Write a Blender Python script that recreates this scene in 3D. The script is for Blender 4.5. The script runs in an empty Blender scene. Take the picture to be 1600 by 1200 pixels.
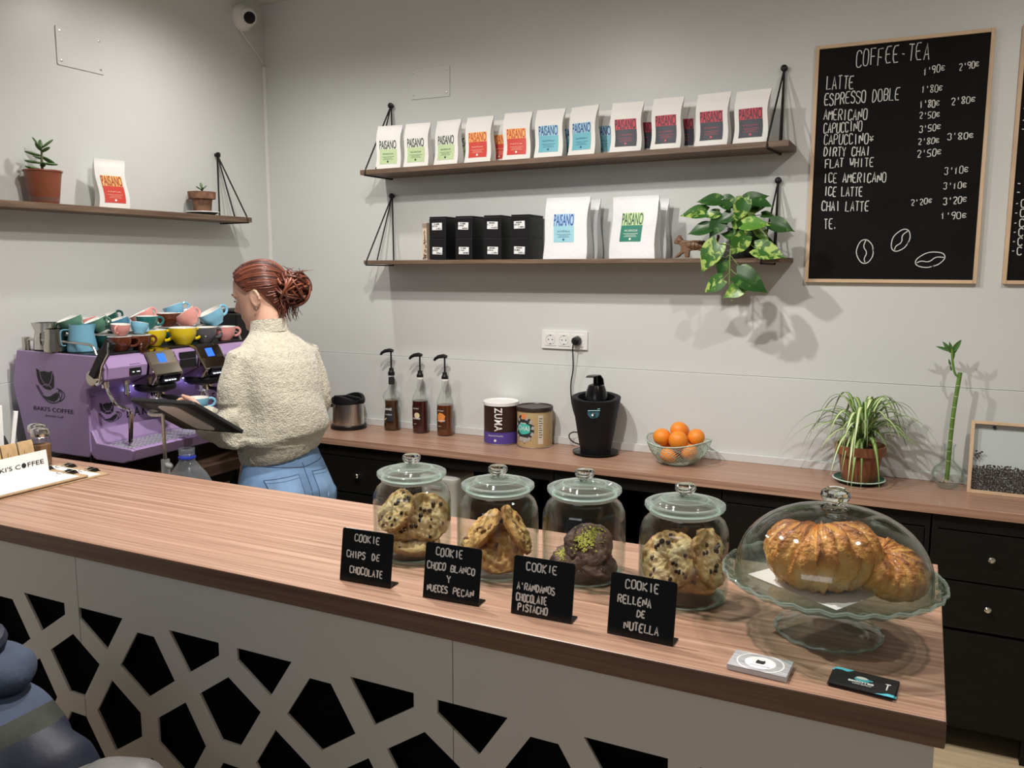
import bpy, bmesh, math, random
from mathutils import Vector, Matrix, Euler, noise
random.seed(7)
SC = bpy.context.scene
COL = SC.collection
PI = math.pi

# ------------------------------------------------------------------ camera, world, lights, exposure
cam_d = bpy.data.cameras.new('camera')
cam_d.sensor_width = 36.0
cam_d.lens = 1328.06 * 36 / 1600
cam_d.clip_start = 0.02
cam = bpy.data.objects.new('camera', cam_d)
COL.objects.link(cam)
yaw, pitch, roll = 0.451271, 0.138386, 0.001984
fwd = Vector((-math.sin(yaw) * math.cos(pitch), math.cos(yaw) * math.cos(pitch), -math.sin(pitch)))
rgt = Vector((math.cos(yaw), math.sin(yaw), 0))
upv = rgt.cross(fwd)
r2 = rgt * math.cos(roll) + upv * math.sin(roll)
u2 = -rgt * math.sin(roll) + upv * math.cos(roll)
mw = Matrix((r2, u2, -fwd)).transposed().to_4x4()
mw.translation = Vector((0, 0, 1.71))
cam.matrix_world = mw
SC.camera = cam

SC.view_settings.view_transform = 'Standard'
SC.view_settings.look = 'None'
SC.view_settings.gamma = 1.0
SC.view_settings.use_curve_mapping = False
SC.view_settings.exposure = 0.0
SC.cycles.use_denoising = True
SC.cycles.max_bounces = 10
SC.cycles.transparent_max_bounces = 24
SC.cycles.diffuse_bounces = 4
SC.cycles.caustics_reflective = False
SC.cycles.caustics_refractive = False
SC.cycles.sample_clamp_indirect = 6.0

world = bpy.data.worlds.new('world')
SC.world = world
world.use_nodes = True
world.node_tree.nodes['Background'].inputs[0].default_value = (0.86, 0.93, 1.0, 1)
world.node_tree.nodes['Background'].inputs[1].default_value = 0.17

def spot(x, y, z, tx, ty, tz, power, col=(1.0, 0.945, 0.88), size=166, blend=0.9, rad=0.035):
    d = bpy.data.lights.new('ceiling_spot_light', 'SPOT')
    d.energy = power; d.color = col; d.spot_size = math.radians(size); d.spot_blend = blend
    d.shadow_soft_size = rad
    o = bpy.data.objects.new('ceiling_spot_light', d); COL.objects.link(o)
    o.location = (x, y, z)
    o.rotation_euler = (Vector((tx, ty, tz)) - Vector((x, y, z))).to_track_quat('-Z', 'Y').to_euler()
    return o
spot(-1.60, 1.95, 2.92, -1.5, 2.2, 0.9, 108)
spot(-1.05, 1.50, 2.92, -1.0, 1.6, 0.9, 128)
spot(0.42, 1.72, 2.92, 0.3, 2.2, 0.9, 56)
spot(-2.50, 2.75, 2.92, -2.6, 2.6, 0.9, 34)
def area(x, y, z, tx, ty, tz, sx, sy, power, col):
    d = bpy.data.lights.new('added_fill_light', 'AREA')
    d.shape = 'RECTANGLE'; d.size = sx; d.size_y = sy; d.energy = power; d.color = col
    o = bpy.data.objects.new('added_fill_light', d); COL.objects.link(o)
    o.location = (x, y, z)
    o.rotation_euler = (Vector((tx, ty, tz)) - Vector((x, y, z))).to_track_quat('-Z', 'Y').to_euler()
    return o
area(-0.9, -1.6, 2.9, -1.2, 1.5, 1.0, 2.2, 0.8, 14, (0.95, 0.97, 1.0))  # soft fill added from behind the camera, not a fixture of the room

# ------------------------------------------------------------------ materials
MATS = {}
def nodes_of(m):
    m.use_nodes = True
    nt = m.node_tree
    return nt, nt.nodes['Principled BSDF']
def mat(name, col, rough=0.5, metal=0.0, var=0.0, vscale=8.0, bump=0.0, bscale=60.0, bdist=0.002,
        coat=0.0, sheen=0.0, emit=None, estr=1.0, trans=0.0, ior=1.45, sss=0.0, spec=None, stretch=None):
    if name in MATS: return MATS[name]
    m = bpy.data.materials.new(name); nt, p = nodes_of(m)
    p.inputs['Base Color'].default_value = (*col, 1)
    p.inputs['Roughness'].default_value = rough
    p.inputs['Metallic'].default_value = metal
    p.inputs['IOR'].default_value = ior
    if coat: p.inputs['Coat Weight'].default_value = coat; p.inputs['Coat Roughness'].default_value = 0.08
    if sheen: p.inputs['Sheen Weight'].default_value = sheen; p.inputs['Sheen Roughness'].default_value = 0.5
    if trans: p.inputs['Transmission Weight'].default_value = trans
    if sss: p.inputs['Subsurface Weight'].default_value = sss; p.inputs['Subsurface Radius'].default_value = (0.01, 0.004, 0.002)
    if spec is not None: p.inputs['Specular IOR Level'].default_value = spec
    if emit: p.inputs['Emission Color'].default_value = (*emit, 1); p.inputs['Emission Strength'].default_value = estr
    tc = nt.nodes.new('ShaderNodeTexCoord'); src = tc.outputs['Object']
    if stretch:
        mp = nt.nodes.new('ShaderNodeMapping'); mp.inputs['Scale'].default_value = stretch
        nt.links.new(src, mp.inputs[0]); src = mp.outputs[0]
    if var:
        n = nt.nodes.new('ShaderNodeTexNoise'); n.inputs['Scale'].default_value = vscale; n.inputs['Detail'].default_value = 5
        nt.links.new(src, n.inputs['Vector'])
        r = nt.nodes.new('ShaderNodeValToRGB')
        r.color_ramp.elements[0].position = 0.3; r.color_ramp.elements[1].position = 0.7
        r.color_ramp.elements[0].color = (*[max(0, c * (1 - var)) for c in col], 1)
        r.color_ramp.elements[1].color = (*[min(1, c * (1 + var)) for c in col], 1)
        nt.links.new(n.outputs[0], r.inputs[0]); nt.links.new(r.outputs[0], p.inputs['Base Color'])
    if bump:
        n = nt.nodes.new('ShaderNodeTexNoise'); n.inputs['Scale'].default_value = bscale; n.inputs['Detail'].default_value = 4
        nt.links.new(src, n.inputs['Vector'])
        b = nt.nodes.new('ShaderNodeBump'); b.inputs['Strength'].default_value = bump; b.inputs['Distance'].default_value = bdist
        nt.links.new(n.outputs[0], b.inputs['Height']); nt.links.new(b.outputs[0], p.inputs['Normal'])
    MATS[name] = m
    return m
def wood(name, cols, scale, rough=0.35, sc2=3.0, bump=0.15):
    m = bpy.data.materials.new(name); nt, p = nodes_of(m)
    tc = nt.nodes.new('ShaderNodeTexCoord')
    mp = nt.nodes.new('ShaderNodeMapping'); mp.inputs['Scale'].default_value = scale
    nt.links.new(tc.outputs['Object'], mp.inputs[0])
    n = nt.nodes.new('ShaderNodeTexNoise'); n.inputs['Scale'].default_value = sc2; n.inputs['Detail'].default_value = 6
    n.inputs['Roughness'].default_value = 0.65; n.inputs['Distortion'].default_value = 0.25
    nt.links.new(mp.outputs[0], n.inputs['Vector'])
    r = nt.nodes.new('ShaderNodeValToRGB')
    el = r.color_ramp.elements
    el[0].position = 0.33; el[1].position = 0.68
    el[0].color = (*cols[0], 1); el[1].color = (*cols[2], 1)
    e = el.new(0.5); e.color = (*cols[1], 1)
    nt.links.new(n.outputs[0], r.inputs[0]); nt.links.new(r.outputs[0], p.inputs['Base Color'])
    p.inputs['Roughness'].default_value = rough
    b = nt.nodes.new('ShaderNodeBump'); b.inputs['Strength'].default_value = bump; b.inputs['Distance'].default_value = 0.001
    nt.links.new(n.outputs[0], b.inputs['Height']); nt.links.new(b.outputs[0], p.inputs['Normal'])
    return m
def thin_glass(name, tint=(0.975, 0.985, 0.98), edge=(0.78, 0.87, 0.84), refl=0.75, rough=0.045, milk=0.0, milkcol=(0.75, 0.88, 0.84)):
    """a thin clear wall: what passes is tinted more where the sheet is seen edge-on, the rest is mirrored (Schlick), milk adds a little scatter"""
    m = bpy.data.materials.new(name); m.use_nodes = True; nt = m.node_tree
    nt.nodes.clear()
    out = nt.nodes.new('ShaderNodeOutputMaterial')
    tr = nt.nodes.new('ShaderNodeBsdfTransparent'); gl = nt.nodes.new('ShaderNodeBsdfGlossy')
    gl.inputs['Roughness'].default_value = rough
    lw = nt.nodes.new('ShaderNodeLayerWeight'); lw.inputs[0].default_value = 0.5
    rp = nt.nodes.new('ShaderNodeValToRGB')
    rp.color_ramp.elements[0].position = 0.30; rp.color_ramp.elements[0].color = (*tint, 1)
    rp.color_ramp.elements[1].position = 0.98; rp.color_ramp.elements[1].color = (*edge, 1)
    nt.links.new(lw.outputs['Facing'], rp.inputs[0]); nt.links.new(rp.outputs[0], tr.inputs[0])
    pw = nt.nodes.new('ShaderNodeMath'); pw.operation = 'POWER'; pw.inputs[1].default_value = 4.0
    nt.links.new(lw.outputs['Facing'], pw.inputs[0])
    ma = nt.nodes.new('ShaderNodeMath'); ma.operation = 'MULTIPLY_ADD'; ma.inputs[1].default_value = refl; ma.inputs[2].default_value = 0.04
    nt.links.new(pw.outputs[0], ma.inputs[0])
    mx = nt.nodes.new('ShaderNodeMixShader')
    nt.links.new(ma.outputs[0], mx.inputs[0]); nt.links.new(tr.outputs[0], mx.inputs[1]); nt.links.new(gl.outputs[0], mx.inputs[2])
    last = mx
    if milk:
        df = nt.nodes.new('ShaderNodeBsdfDiffuse'); df.inputs[0].default_value = (*milkcol, 1)
        tl = nt.nodes.new('ShaderNodeBsdfTranslucent'); tl.inputs[0].default_value = (*milkcol, 1)
        m3 = nt.nodes.new('ShaderNodeMixShader'); m3.inputs[0].default_value = 0.5
        nt.links.new(df.outputs[0], m3.inputs[1]); nt.links.new(tl.outputs[0], m3.inputs[2])
        m2 = nt.nodes.new('ShaderNodeMixShader'); m2.inputs[0].default_value = milk
        nt.links.new(mx.outputs[0], m2.inputs[1]); nt.links.new(m3.outputs[0], m2.inputs[2]); last = m2
    nt.links.new(last.outputs[0], out.inputs[0])
    return m
def attr_mat(name, ramp, rough=0.5, attr='shade', noise_amt=0.25, nscale=40, coat=0.0, bump=0.3, bscale=90, bdist=0.002, sss=0.0, sheen=0.0):
    """colour ramp driven by a per-vertex 'shade' value written by the builder plus noise"""
    m = bpy.data.materials.new(name); nt, p = nodes_of(m)
    a = nt.nodes.new('ShaderNodeAttribute'); a.attribute_name = attr
    tc = nt.nodes.new('ShaderNodeTexCoord')
    n = nt.nodes.new('ShaderNodeTexNoise'); n.inputs['Scale'].default_value = nscale; n.inputs['Detail'].default_value = 6
    nt.links.new(tc.outputs['Object'], n.inputs['Vector'])
    s = nt.nodes.new('ShaderNodeMath'); s.operation = 'SUBTRACT'; s.inputs[1].default_value = 0.5
    nt.links.new(n.outputs[0], s.inputs[0])
    k = nt.nodes.new('ShaderNodeMath'); k.operation = 'MULTIPLY_ADD'; k.inputs[1].default_value = noise_amt * 2
    nt.links.new(s.outputs[0], k.inputs[0]); nt.links.new(a.outputs['Fac'], k.inputs[2])
    r = nt.nodes.new('ShaderNodeValToRGB'); cr = r.color_ramp
    cr.elements[0].position, cr.elements[0].color = ramp[0][0], (*ramp[0][1], 1)
    cr.elements[1].position, cr.elements[1].color = ramp[-1][0], (*ramp[-1][1], 1)
    for pos, c in ramp[1:-1]:
        e = cr.elements.new(pos); e.color = (*c, 1)
    nt.links.new(k.outputs[0], r.inputs[0]); nt.links.new(r.outputs[0], p.inputs['Base Color'])
    p.inputs['Roughness'].default_value = rough
    if coat: p.inputs['Coat Weight'].default_value = coat; p.inputs['Coat Roughness'].default_value = 0.15
    if sss: p.inputs['Subsurface Weight'].default_value = sss; p.inputs['Subsurface Radius'].default_value = (0.008, 0.004, 0.002)
    if sheen: p.inputs['Sheen Weight'].default_value = sheen
    if bump:
        n2 = nt.nodes.new('ShaderNodeTexNoise'); n2.inputs['Scale'].default_value = bscale; n2.inputs['Detail'].default_value = 6
        nt.links.new(tc.outputs['Object'], n2.inputs['Vector'])
        b = nt.nodes.new('ShaderNodeBump'); b.inputs['Strength'].default_value = bump; b.inputs['Distance'].default_value = bdist
        nt.links.new(n2.outputs[0], b.inputs['Height']); nt.links.new(b.outputs[0], p.inputs['Normal'])
    return m

M_wall = mat('white_wall_paint', (0.662, 0.685, 0.675), 0.36, var=0.03, vscale=1.5, bump=0.06, bscale=14, bdist=0.004)
M_ceil = mat('ceiling_paint', (0.74, 0.73, 0.70), 0.7)
M_floor = wood('pale_oak_floor', [(0.55, 0.42, 0.26), (0.66, 0.52, 0.34), (0.74, 0.60, 0.41)], (1, 14, 1), 0.4)
M_top = wood('walnut_laminate', [(0.255, 0.138, 0.092), (0.38, 0.225, 0.158), (0.52, 0.34, 0.25)], (0.40, 34, 34), 0.36)
M_edge = wood('walnut_laminate_edge', [(0.10, 0.050, 0.032), (0.15, 0.08, 0.052), (0.20, 0.11, 0.072)], (0.7, 20, 40), 0.4)
M_shelf = wood('brown_stained_pine', [(0.10, 0.062, 0.04), (0.15, 0.095, 0.062), (0.205, 0.14, 0.095)], (1.4, 22, 22), 0.55)
M_panel = mat('white_lacquer_panel', (0.60, 0.575, 0.54), 0.5)
M_blackcab = mat('black_brown_cabinet', (0.008, 0.0076, 0.0065), 0.5, spec=0.2, var=0.2, vscale=12, stretch=(1, 1, 8))
M_darkvoid = mat('black_backing_board', (0.002, 0.002, 0.002), 0.9, spec=0.1)
M_black = mat('black_plastic', (0.008, 0.008, 0.009), 0.4, spec=0.35)
M_blackgloss = mat('glossy_black', (0.005, 0.005, 0.006), 0.16, spec=0.35)
M_rope = mat('black_rope', (0.012, 0.012, 0.012), 0.8, bump=0.6, bscale=400)
M_chrome = mat('chrome', (0.78, 0.77, 0.75), 0.12, 1.0)
M_steel = mat('brushed_steel', (0.62, 0.60, 0.57), 0.3, 1.0, var=0.15, vscale=6, stretch=(30, 30, 1))
M_white = mat('white_plastic', (0.82, 0.82, 0.80), 0.35)
M_paper = mat('white_paper', (0.80, 0.81, 0.82), 0.7)
M_chalk = mat('chalk', (0.72, 0.72, 0.70), 0.9)
M_chalkpen = mat('white_chalk_pen', (0.86, 0.86, 0.84), 0.7)
M_ink = mat('black_ink', (0.015, 0.015, 0.018), 0.6)
M_oak = wood('light_oak_frame', [(0.56, 0.39, 0.24), (0.66, 0.48, 0.31), (0.74, 0.56, 0.38)], (9, 9, 1.2), 0.5)
M_oakh = wood('light_oak_frame_rail', [(0.56, 0.39, 0.24), (0.66, 0.48, 0.31), (0.74, 0.56, 0.38)], (1.2, 9, 9), 0.5)
M_board = mat('blackboard', (0.006, 0.006, 0.006), 0.7, spec=0.15, var=0.3, vscale=5)
M_purple = mat('lilac_lacquer', (0.36, 0.25, 0.47), 0.3, coat=0.15)
M_glass = thin_glass('clear_glass')
M_glassdome = thin_glass('dome_glass', (0.965, 0.972, 0.965), (0.72, 0.79, 0.76), 0.8)
M_glassplate = thin_glass('pressed_glass', (0.86, 0.91, 0.89), (0.60, 0.76, 0.71), 0.9, milk=0.025)
M_knobglass = mat('crystal_glass', (0.93, 0.98, 0.96), 0.02, trans=1.0, ior=1.45)
M_glassthick = thin_glass('solid_clear_glass', (0.86, 0.90, 0.89), (0.45, 0.52, 0.52), 1.0, milk=0.03)
M_glassgreen = thin_glass('green_glass_edge', (0.88, 0.95, 0.93), (0.62, 0.78, 0.73), 0.9, milk=0.22, milkcol=(0.80, 0.90, 0.87))

# ------------------------------------------------------------------ building helpers
ROOT = {}
def tag(o, label=None, cat=None, group=None, kind=None):
    if label: o['label'] = label
    if cat: o['category'] = cat
    if group: o['group'] = group
    if kind: o['kind'] = kind
    return o
def thing(name, label, cat, loc=(0, 0, 0), rz=0.0, group=None, rot=None):
    o = bpy.data.objects.new(name, None); COL.objects.link(o)
    o.empty_display_size = 0.05
    o.location = loc
    o.rotation_euler = rot if rot else (0, 0, rz)
    ROOT[o.name] = Matrix.Translation(loc) @ Euler(rot if rot else (0, 0, rz)).to_matrix().to_4x4()
    return tag(o, label, cat, group)
def finish(me, name, m, parent=None, w=False, smooth=True, ang=35, bevel=0.0, seg=2):
    if smooth:
        me.shade_smooth()
        me.set_sharp_from_angle(angle=math.radians(ang))
    if m is not None:
        for mm in (m if isinstance(m, (list, tuple)) else [m]): me.materials.append(mm)
    o = bpy.data.objects.new(name, me); COL.objects.link(o)
    me.name = name
    if parent:
        o.parent = parent
        R = ROOT.get(parent.name, Matrix.Identity(4)); ROOT[o.name] = R
        if w: me.transform(R.inverted())
    if bevel:
        b = o.modifiers.new('bevel', 'BEVEL'); b.width = bevel; b.segments = seg; b.limit_method = 'ANGLE'; b.angle_limit = math.radians(50)
        b.harden_normals = False
    return o
class B:
    def __init__(s): s.bm = bmesh.new()
    def box(s, x0, x1, y0, y1, z0, z1, mtx=None, mi=0):
        vs = [s.bm.verts.new((x, y, z)) for x in (x0, x1) for y in (y0, y1) for z in (z0, z1)]
        if mtx:
            for v in vs: v.co = mtx @ v.co
        for q in ((0, 1, 3, 2), (4, 6, 7, 5), (0, 4, 5, 1), (2, 3, 7, 6), (0, 2, 6, 4), (1, 5, 7, 3)):
            f = s.bm.faces.new([vs[i] for i in q]); f.material_index = mi
        return s
    def prism(s, pts, a, b, axis='y', mtx=None):
        def P(p, t):
            if axis == 'y': return Vector((p[0], t, p[1]))
            if axis == 'x': return Vector((t, p[0], p[1]))
            return Vector((p[0], p[1], t))
        A = [s.bm.verts.new(P(p, a)) for p in pts]; Bv = [s.bm.verts.new(P(p, b)) for p in pts]
        if mtx:
            for v in A + Bv: v.co = mtx @ v.co
        n = len(pts)
        s.bm.faces.new(A); s.bm.faces.new(Bv[::-1])
        for i in range(n):
            j = (i + 1) % n
            s.bm.faces.new((A[j], A[i], Bv[i], Bv[j]))
        bmesh.ops.recalc_face_normals(s.bm, faces=s.bm.faces[:])
        return s
    def tube(s, pts, r, n=8, caps=True, flat=1.0):
        pts = [Vector(p) for p in pts]; m = len(pts)
        rs = r if isinstance(r, (list, tuple)) else [r] * m
        rings = []; prev = None
        for i, p in enumerate(pts):
            d = (pts[min(i + 1, m - 1)] - pts[max(i - 1, 0)]).normalized()
            if prev is None:
                a = Vector((0, 0, 1)) if abs(d.z) < 0.9 else Vector((1, 0, 0))
                prev = d.cross(a).normalized()
            prev = (prev - d * prev.dot(d)).normalized()
            q = d.cross(prev)
            rings.append([s.bm.verts.new(p + (prev * math.cos(2 * PI * k / n) + q * flat * math.sin(2 * PI * k / n)) * rs[i]) for k in range(n)])
        for i in range(m - 1):
            for k in range(n):
                s.bm.faces.new((rings[i][k], rings[i][(k + 1) % n], rings[i + 1][(k + 1) % n], rings[i + 1][k]))
        if caps:
            s.bm.faces.new(rings[0][::-1]); s.bm.faces.new(rings[-1])
        return s
    def lathe(s, prof, c=(0, 0, 0), n=32, mtx=None, closed=False, wob=None):
        c = Vector(c); rings = []
        for r, z in prof:
            if r < 1e-6:
                rings.append([s.bm.verts.new(c + Vector((0, 0, z)))])
            else:
                rings.append([s.bm.verts.new(c + Vector((r * math.cos(2 * PI * k / n), r * math.sin(2 * PI * k / n), z)) * 1.0) for k in range(n)])
        if mtx:
            for R in rings:
                for v in R: v.co = mtx @ v.co
        idx = list(range(len(rings) - 1)) + ([len(rings) - 1] if closed else [])
        for i in idx:
            a = rings[i]; b = rings[(i + 1) % len(rings)]
            for k in range(n):
                k2 = (k + 1) % n
                if len(a) == 1 and len(b) == 1: continue
                if len(a) == 1: s.bm.faces.new((a[0], b[k2], b[k]))
                elif len(b) == 1: s.bm.faces.new((a[k], a[k2], b[0]))
                else: s.bm.faces.new((a[k], a[k2], b[k2], b[k]))
        return s
    def ell(s, c, rad, nu=20, nv=12, mtx=None):
        prof = [(math.sin(PI * i / nv), -math.cos(PI * i / nv)) for i in range(nv + 1)]
        prof[0] = (0, -1); prof[-1] = (0, 1)
        M = Matrix.Translation(c) @ (mtx if mtx else Matrix.Identity(4)) @ Matrix.Diagonal((*rad, 1))
        return s.lathe(prof, n=nu, mtx=M)
    def loft(s, rings, caps=True):
        R = [[s.bm.verts.new(p) for p in r] for r in rings]; n = len(R[0])
        for i in range(len(R) - 1):
            for k in range(n):
                s.bm.faces.new((R[i][k], R[i][(k + 1) % n], R[i + 1][(k + 1) % n], R[i + 1][k]))
        if caps:
            s.bm.faces.new(R[0][::-1]); s.bm.faces.new(R[-1])
        return s
    def grid(s, nu, nv, f, uv=False):
        V = [[s.bm.verts.new(f(i / nu, j / nv)) for j in range(nv + 1)] for i in range(nu + 1)]
        L = s.bm.loops.layers.uv.verify() if uv else None
        for i in range(nu):
            for j in range(nv):
                fc = s.bm.faces.new((V[i][j], V[i + 1][j], V[i + 1][j + 1], V[i][j + 1]))
                if uv:
                    for lp, (a, b) in zip(fc.loops, ((i, j), (i + 1, j), (i + 1, j + 1), (i, j + 1))):
                        lp[L].uv = (a / nu, b / nv)
        return s
    def tf(s, mtx):
        for v in s.bm.verts: v.co = mtx @ v.co
        return s
    def obj(s, name, m, parent=None, w=False, smooth=True, ang=35, bevel=0.0, seg=2, recalc=True):
        if recalc: bmesh.ops.recalc_face_normals(s.bm, faces=s.bm.faces[:])
        me = bpy.data.meshes.new(name); s.bm.to_mesh(me); s.bm.free()
        return finish(me, name, m, parent, w, smooth, ang, bevel, seg)
def kids(o): return [c for c in ALLOBJ() if c.parent == o]
def ALLOBJ(): return list(COL.objects)
def dup(o, label=None, group=None, parent=None, loc=None, rot=None, scale=None):
    ch = [c for c in o.children]
    c = o.copy(); COL.objects.link(c)
    c.parent = parent
    if label: c['label'] = label
    if group: c['group'] = group
    if loc is not None: c.location = loc
    if rot is not None: c.rotation_euler = rot
    if scale is not None: c.scale = scale
    for k in ch: dup(k, parent=c)
    return c
def bake(o, remove=True):
    bpy.context.view_layer.update()
    dg = bpy.context.evaluated_depsgraph_get()
    me = bpy.data.meshes.new_from_object(o.evaluated_get(dg), depsgraph=dg)
    if remove: bpy.data.objects.remove(o)
    return me
def rrect(w, h, r, n=4):
    pts = []
    for cx, cy, a0 in ((w / 2 - r, h / 2 - r, 0), (-w / 2 + r, h / 2 - r, 90), (-w / 2 + r, -h / 2 + r, 180), (w / 2 - r, -h / 2 + r, 270)):
        for i in range(n + 1):
            a = math.radians(a0 + 90 * i / n); pts.append((cx + r * math.cos(a), cy + r * math.sin(a)))
    return pts
def smoothpath(pts, it=2, closed=False):
    pts = [Vector(p) for p in pts]
    for _ in range(it):
        q = [] if closed else [pts[0]]
        n = len(pts)
        for i in range(n if closed else n - 1):
            a, b = pts[i], pts[(i + 1) % n]
            q += [a * 0.75 + b * 0.25, a * 0.25 + b * 0.75]
        if not closed: q.append(pts[-1])
        pts = q
    return pts

# lettering: typeset words become flat meshes in the XZ plane (facing -Y); hand lettering is drawn from single strokes
def type_mesh(body, h, wfac=1.0, bold=0.0, space=1.0, extrude=0.0004, width=None, shear=0.0):
    cu = bpy.data.curves.new('lettering', 'FONT'); cu.body = body; cu.size = 1.0
    cu.offset = bold; cu.space_character = space; cu.resolution_u = 3; cu.shear = shear
    cu.extrude = 0
    o = bpy.data.objects.new('lettering', cu); COL.objects.link(o)
    me = bake(o)
    xs = [v.co.x for v in me.vertices]; ys = [v.co.y for v in me.vertices]
    x0, x1, y0, y1 = min(xs), max(xs), min(ys), max(ys)
    sy = h / (y1 - y0)
    sx = (width / (x1 - x0)) if width else sy * wfac
    for v in me.vertices:
        v.co = Vector(((v.co.x - (x0 + x1) / 2) * sx, -extrude, (v.co.y - (y0 + y1) / 2) * sy))
    return me
def put_me(me, name, m, parent, mtx=None, w=False):
    if mtx: me.transform(mtx)
    return finish(me, name, m, parent, w, smooth=False)
GL = {'A': '00 26 40;12 32', 'B': '00 06 36 45 44 33 03;33 42 41 30 00', 'C': '45 36 16 05 01 10 30 41', 'D': '00 06 26 44 42 20 00',
 'E': '46 06 00 40;03 33', 'F': '46 06 00;03 33', 'G': '45 36 16 05 01 10 30 42 22', 'H': '00 06;40 46;03 43', 'I': '20 26', 'J': '46 41 30 10 01',
 'K': '00 06;46 03 40', 'L': '06 00 40', 'M': '00 06 22 46 40', 'N': '00 06 40 46', 'O': '16 05 01 10 30 41 45 36 16', 'P': '00 06 36 45 44 33 03',
 'Q': '16 05 01 10 30 41 45 36 16;21 40', 'R': '00 06 36 45 44 33 03;23 40', 'S': '45 36 16 05 04 33 42 41 30 10 01', 'T': '06 46;26 20', 'U': '06 01 10 30 41 46',
 'V': '06 20 46', 'W': '06 10 24 30 46', 'X': '00 46;06 40', 'Y': '06 23 46;23 20', 'Z': '06 46 00 40', '0': '16 05 01 10 30 41 45 36 16', '1': '14 26 20',
 '2': '05 16 36 45 44 00 40', '3': '05 16 36 45 33 42 41 30 10 01', '5': '46 06 03 33 42 41 30 00', '8': '23 05 16 36 45 23 01 10 30 41 23', '9': '44 23 13 04 05 16 36 45 44 30 20',
 "'": '26 24', '€': '45 36 16 05 01 10 30 41;03 33', '-': '13 33', '*': '24 20;05 41;45 01', '.': '10 11', 'n': '00 03 23 32 30', '/': '00 46', '7': '06 46 10', '6': '46 05 01 10 30 41 42 23 03', '4': '36 02 42;30 36'}
def hand(b, text, x, z, width, height, rise=0.0, y=0.0, stroke=0.004, jit=0.05, rnd=None):
    """flat brush strokes in the XZ plane at depth y facing -Y"""
    rnd = rnd or random.Random(len(text) * 7 + int(abs(x) * 1000))
    n = len(text); adv = width / max(1, n); lw = adv * 0.70
    if n == 1: lw = width
    for i, ch in enumerate(text):
        if ch == ' ' or ch.upper() not in GL and ch not in GL: continue
        g = GL.get(ch, GL.get(ch.upper()))
        sw, sh, bo = lw, height, 0
        if ch in '€*': sh = height * 0.6; bo = height * 0.2
        jx, jz = rnd.uniform(-jit, jit) * lw, rnd.uniform(-jit, jit) * height
        lean = rnd.uniform(-0.08, 0.12)
        for st in g.split(';'):
            P = []
            for t in st.split():
                u, v = int(t[0]) / 4, int(t[1]) / 6
                u += rnd.uniform(-jit, jit); v += rnd.uniform(-jit, jit) * 0.6
                P.append(Vector((x + i * adv + jx + (u + lean * v) * sw, y, z + bo + jz + v * sh + rise * (i / max(1, n - 1) if n > 1 else 0))))
            if len(P) > 3: P = smoothpath(P, 1)
            ribbon(b, P, stroke * rnd.uniform(0.85, 1.15))
def ribbon(b, P, w):
    L = []; R = []
    for i, p in enumerate(P):
        d = P[min(i + 1, len(P) - 1)] - P[max(i - 1, 0)]
        d.normalize() if d.length > 0 else None
        nrm = Vector((-d.z, 0, d.x)) * (w / 2)
        L.append(b.bm.verts.new(p + nrm)); R.append(b.bm.verts.new(p - nrm))
    for i in range(len(P) - 1):
        try: b.bm.faces.new((L[i], L[i + 1], R[i + 1], R[i]))
        except ValueError: pass
# ------------------------------------------------------------------ the room
XL, YB, ZC = -3.15, 3.556, 3.03
def struct(o): o['kind'] = 'structure'; return o
GZ = 1.262
b = B(); b.box(XL - 0.1, 3.2, YB, YB + 0.12, GZ, ZC); b.box(XL - 0.1, 3.2, YB - 0.004, YB + 0.12, -0.02, GZ - 0.0012)
struct(b.obj('wall_back', M_wall, smooth=False, bevel=0.0015))
b = B(); b.box(XL - 0.12, XL, -3.0, YB + 0.1, GZ, ZC); b.box(XL - 0.12, XL + 0.004, -3.0, YB + 0.1, -0.02, GZ - 0.0012)
struct(b.obj('wall_left', M_wall, smooth=False, bevel=0.0015))
b = B(); b.box(3.2, 3.3, -3.0, YB + 0.1, -0.02, ZC)
struct(b.obj('wall_right', M_wall, smooth=False))
b = B(); b.box(XL - 0.12, 3.3, -3.0, YB + 0.1, -0.12, 0)
struct(b.obj('floor', M_floor, smooth=False))
b = B(); b.box(XL - 0.12, 3.3, -3.0, YB + 0.1, ZC, ZC + 0.1)
struct(b.obj('ceiling', M_ceil, smooth=False))
b = B(); b.box(-2.75, 1.4, YB - 0.019, YB - 0.007, 0.90, 0.935)
struct(b.obj('baseboard_counter', M_wall, smooth=False, bevel=0.002))
# cable duct in the corner
b = B(); b.box(XL, XL + 0.014, YB - 0.016, YB, 1.27, 2.72)
tag(b.obj('cable_duct', M_white, smooth=False, bevel=0.002), 'thin white cable duct running down the corner of the two walls', 'cable duct')

def cover_plate(label, axis, c, w, h):
    t = thing('cover_plate', label, 'wall plate', c)
    b = B(); b.prism(rrect(w, h, 0.006), -0.004, 0.0, 'y')
    if axis == 'x': b.tf(Matrix.Rotation(PI / 2, 4, 'Z'))
    b.obj('plate', M_wall, t, bevel=0.001)
    for sx in (-1, 1):
        for sz in (-1, 1):
            b = B(); b.lathe([(0, 0), (0.0045, 0), (0.0045, 0.0015), (0, 0.0022)], n=10, mtx=Matrix.Translation((sx * (w / 2 - 0.018), -0.004, sz * (h / 2 - 0.018))) @ Matrix.Rotation(PI / 2, 4, 'X'))
            if axis == 'x': b.tf(Matrix.Rotation(PI / 2, 4, 'Z'))
            b.obj('screw', M_steel, t)
cover_plate('square white cover plate on the back wall above the coffee bag shelf', 'y', (-2.153, YB, 2.558), 0.215, 0.140)
cover_plate('square white cover plate on the left wall above the plant shelf', 'x', (XL, 2.475, 2.57), 0.215, 0.150)

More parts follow.
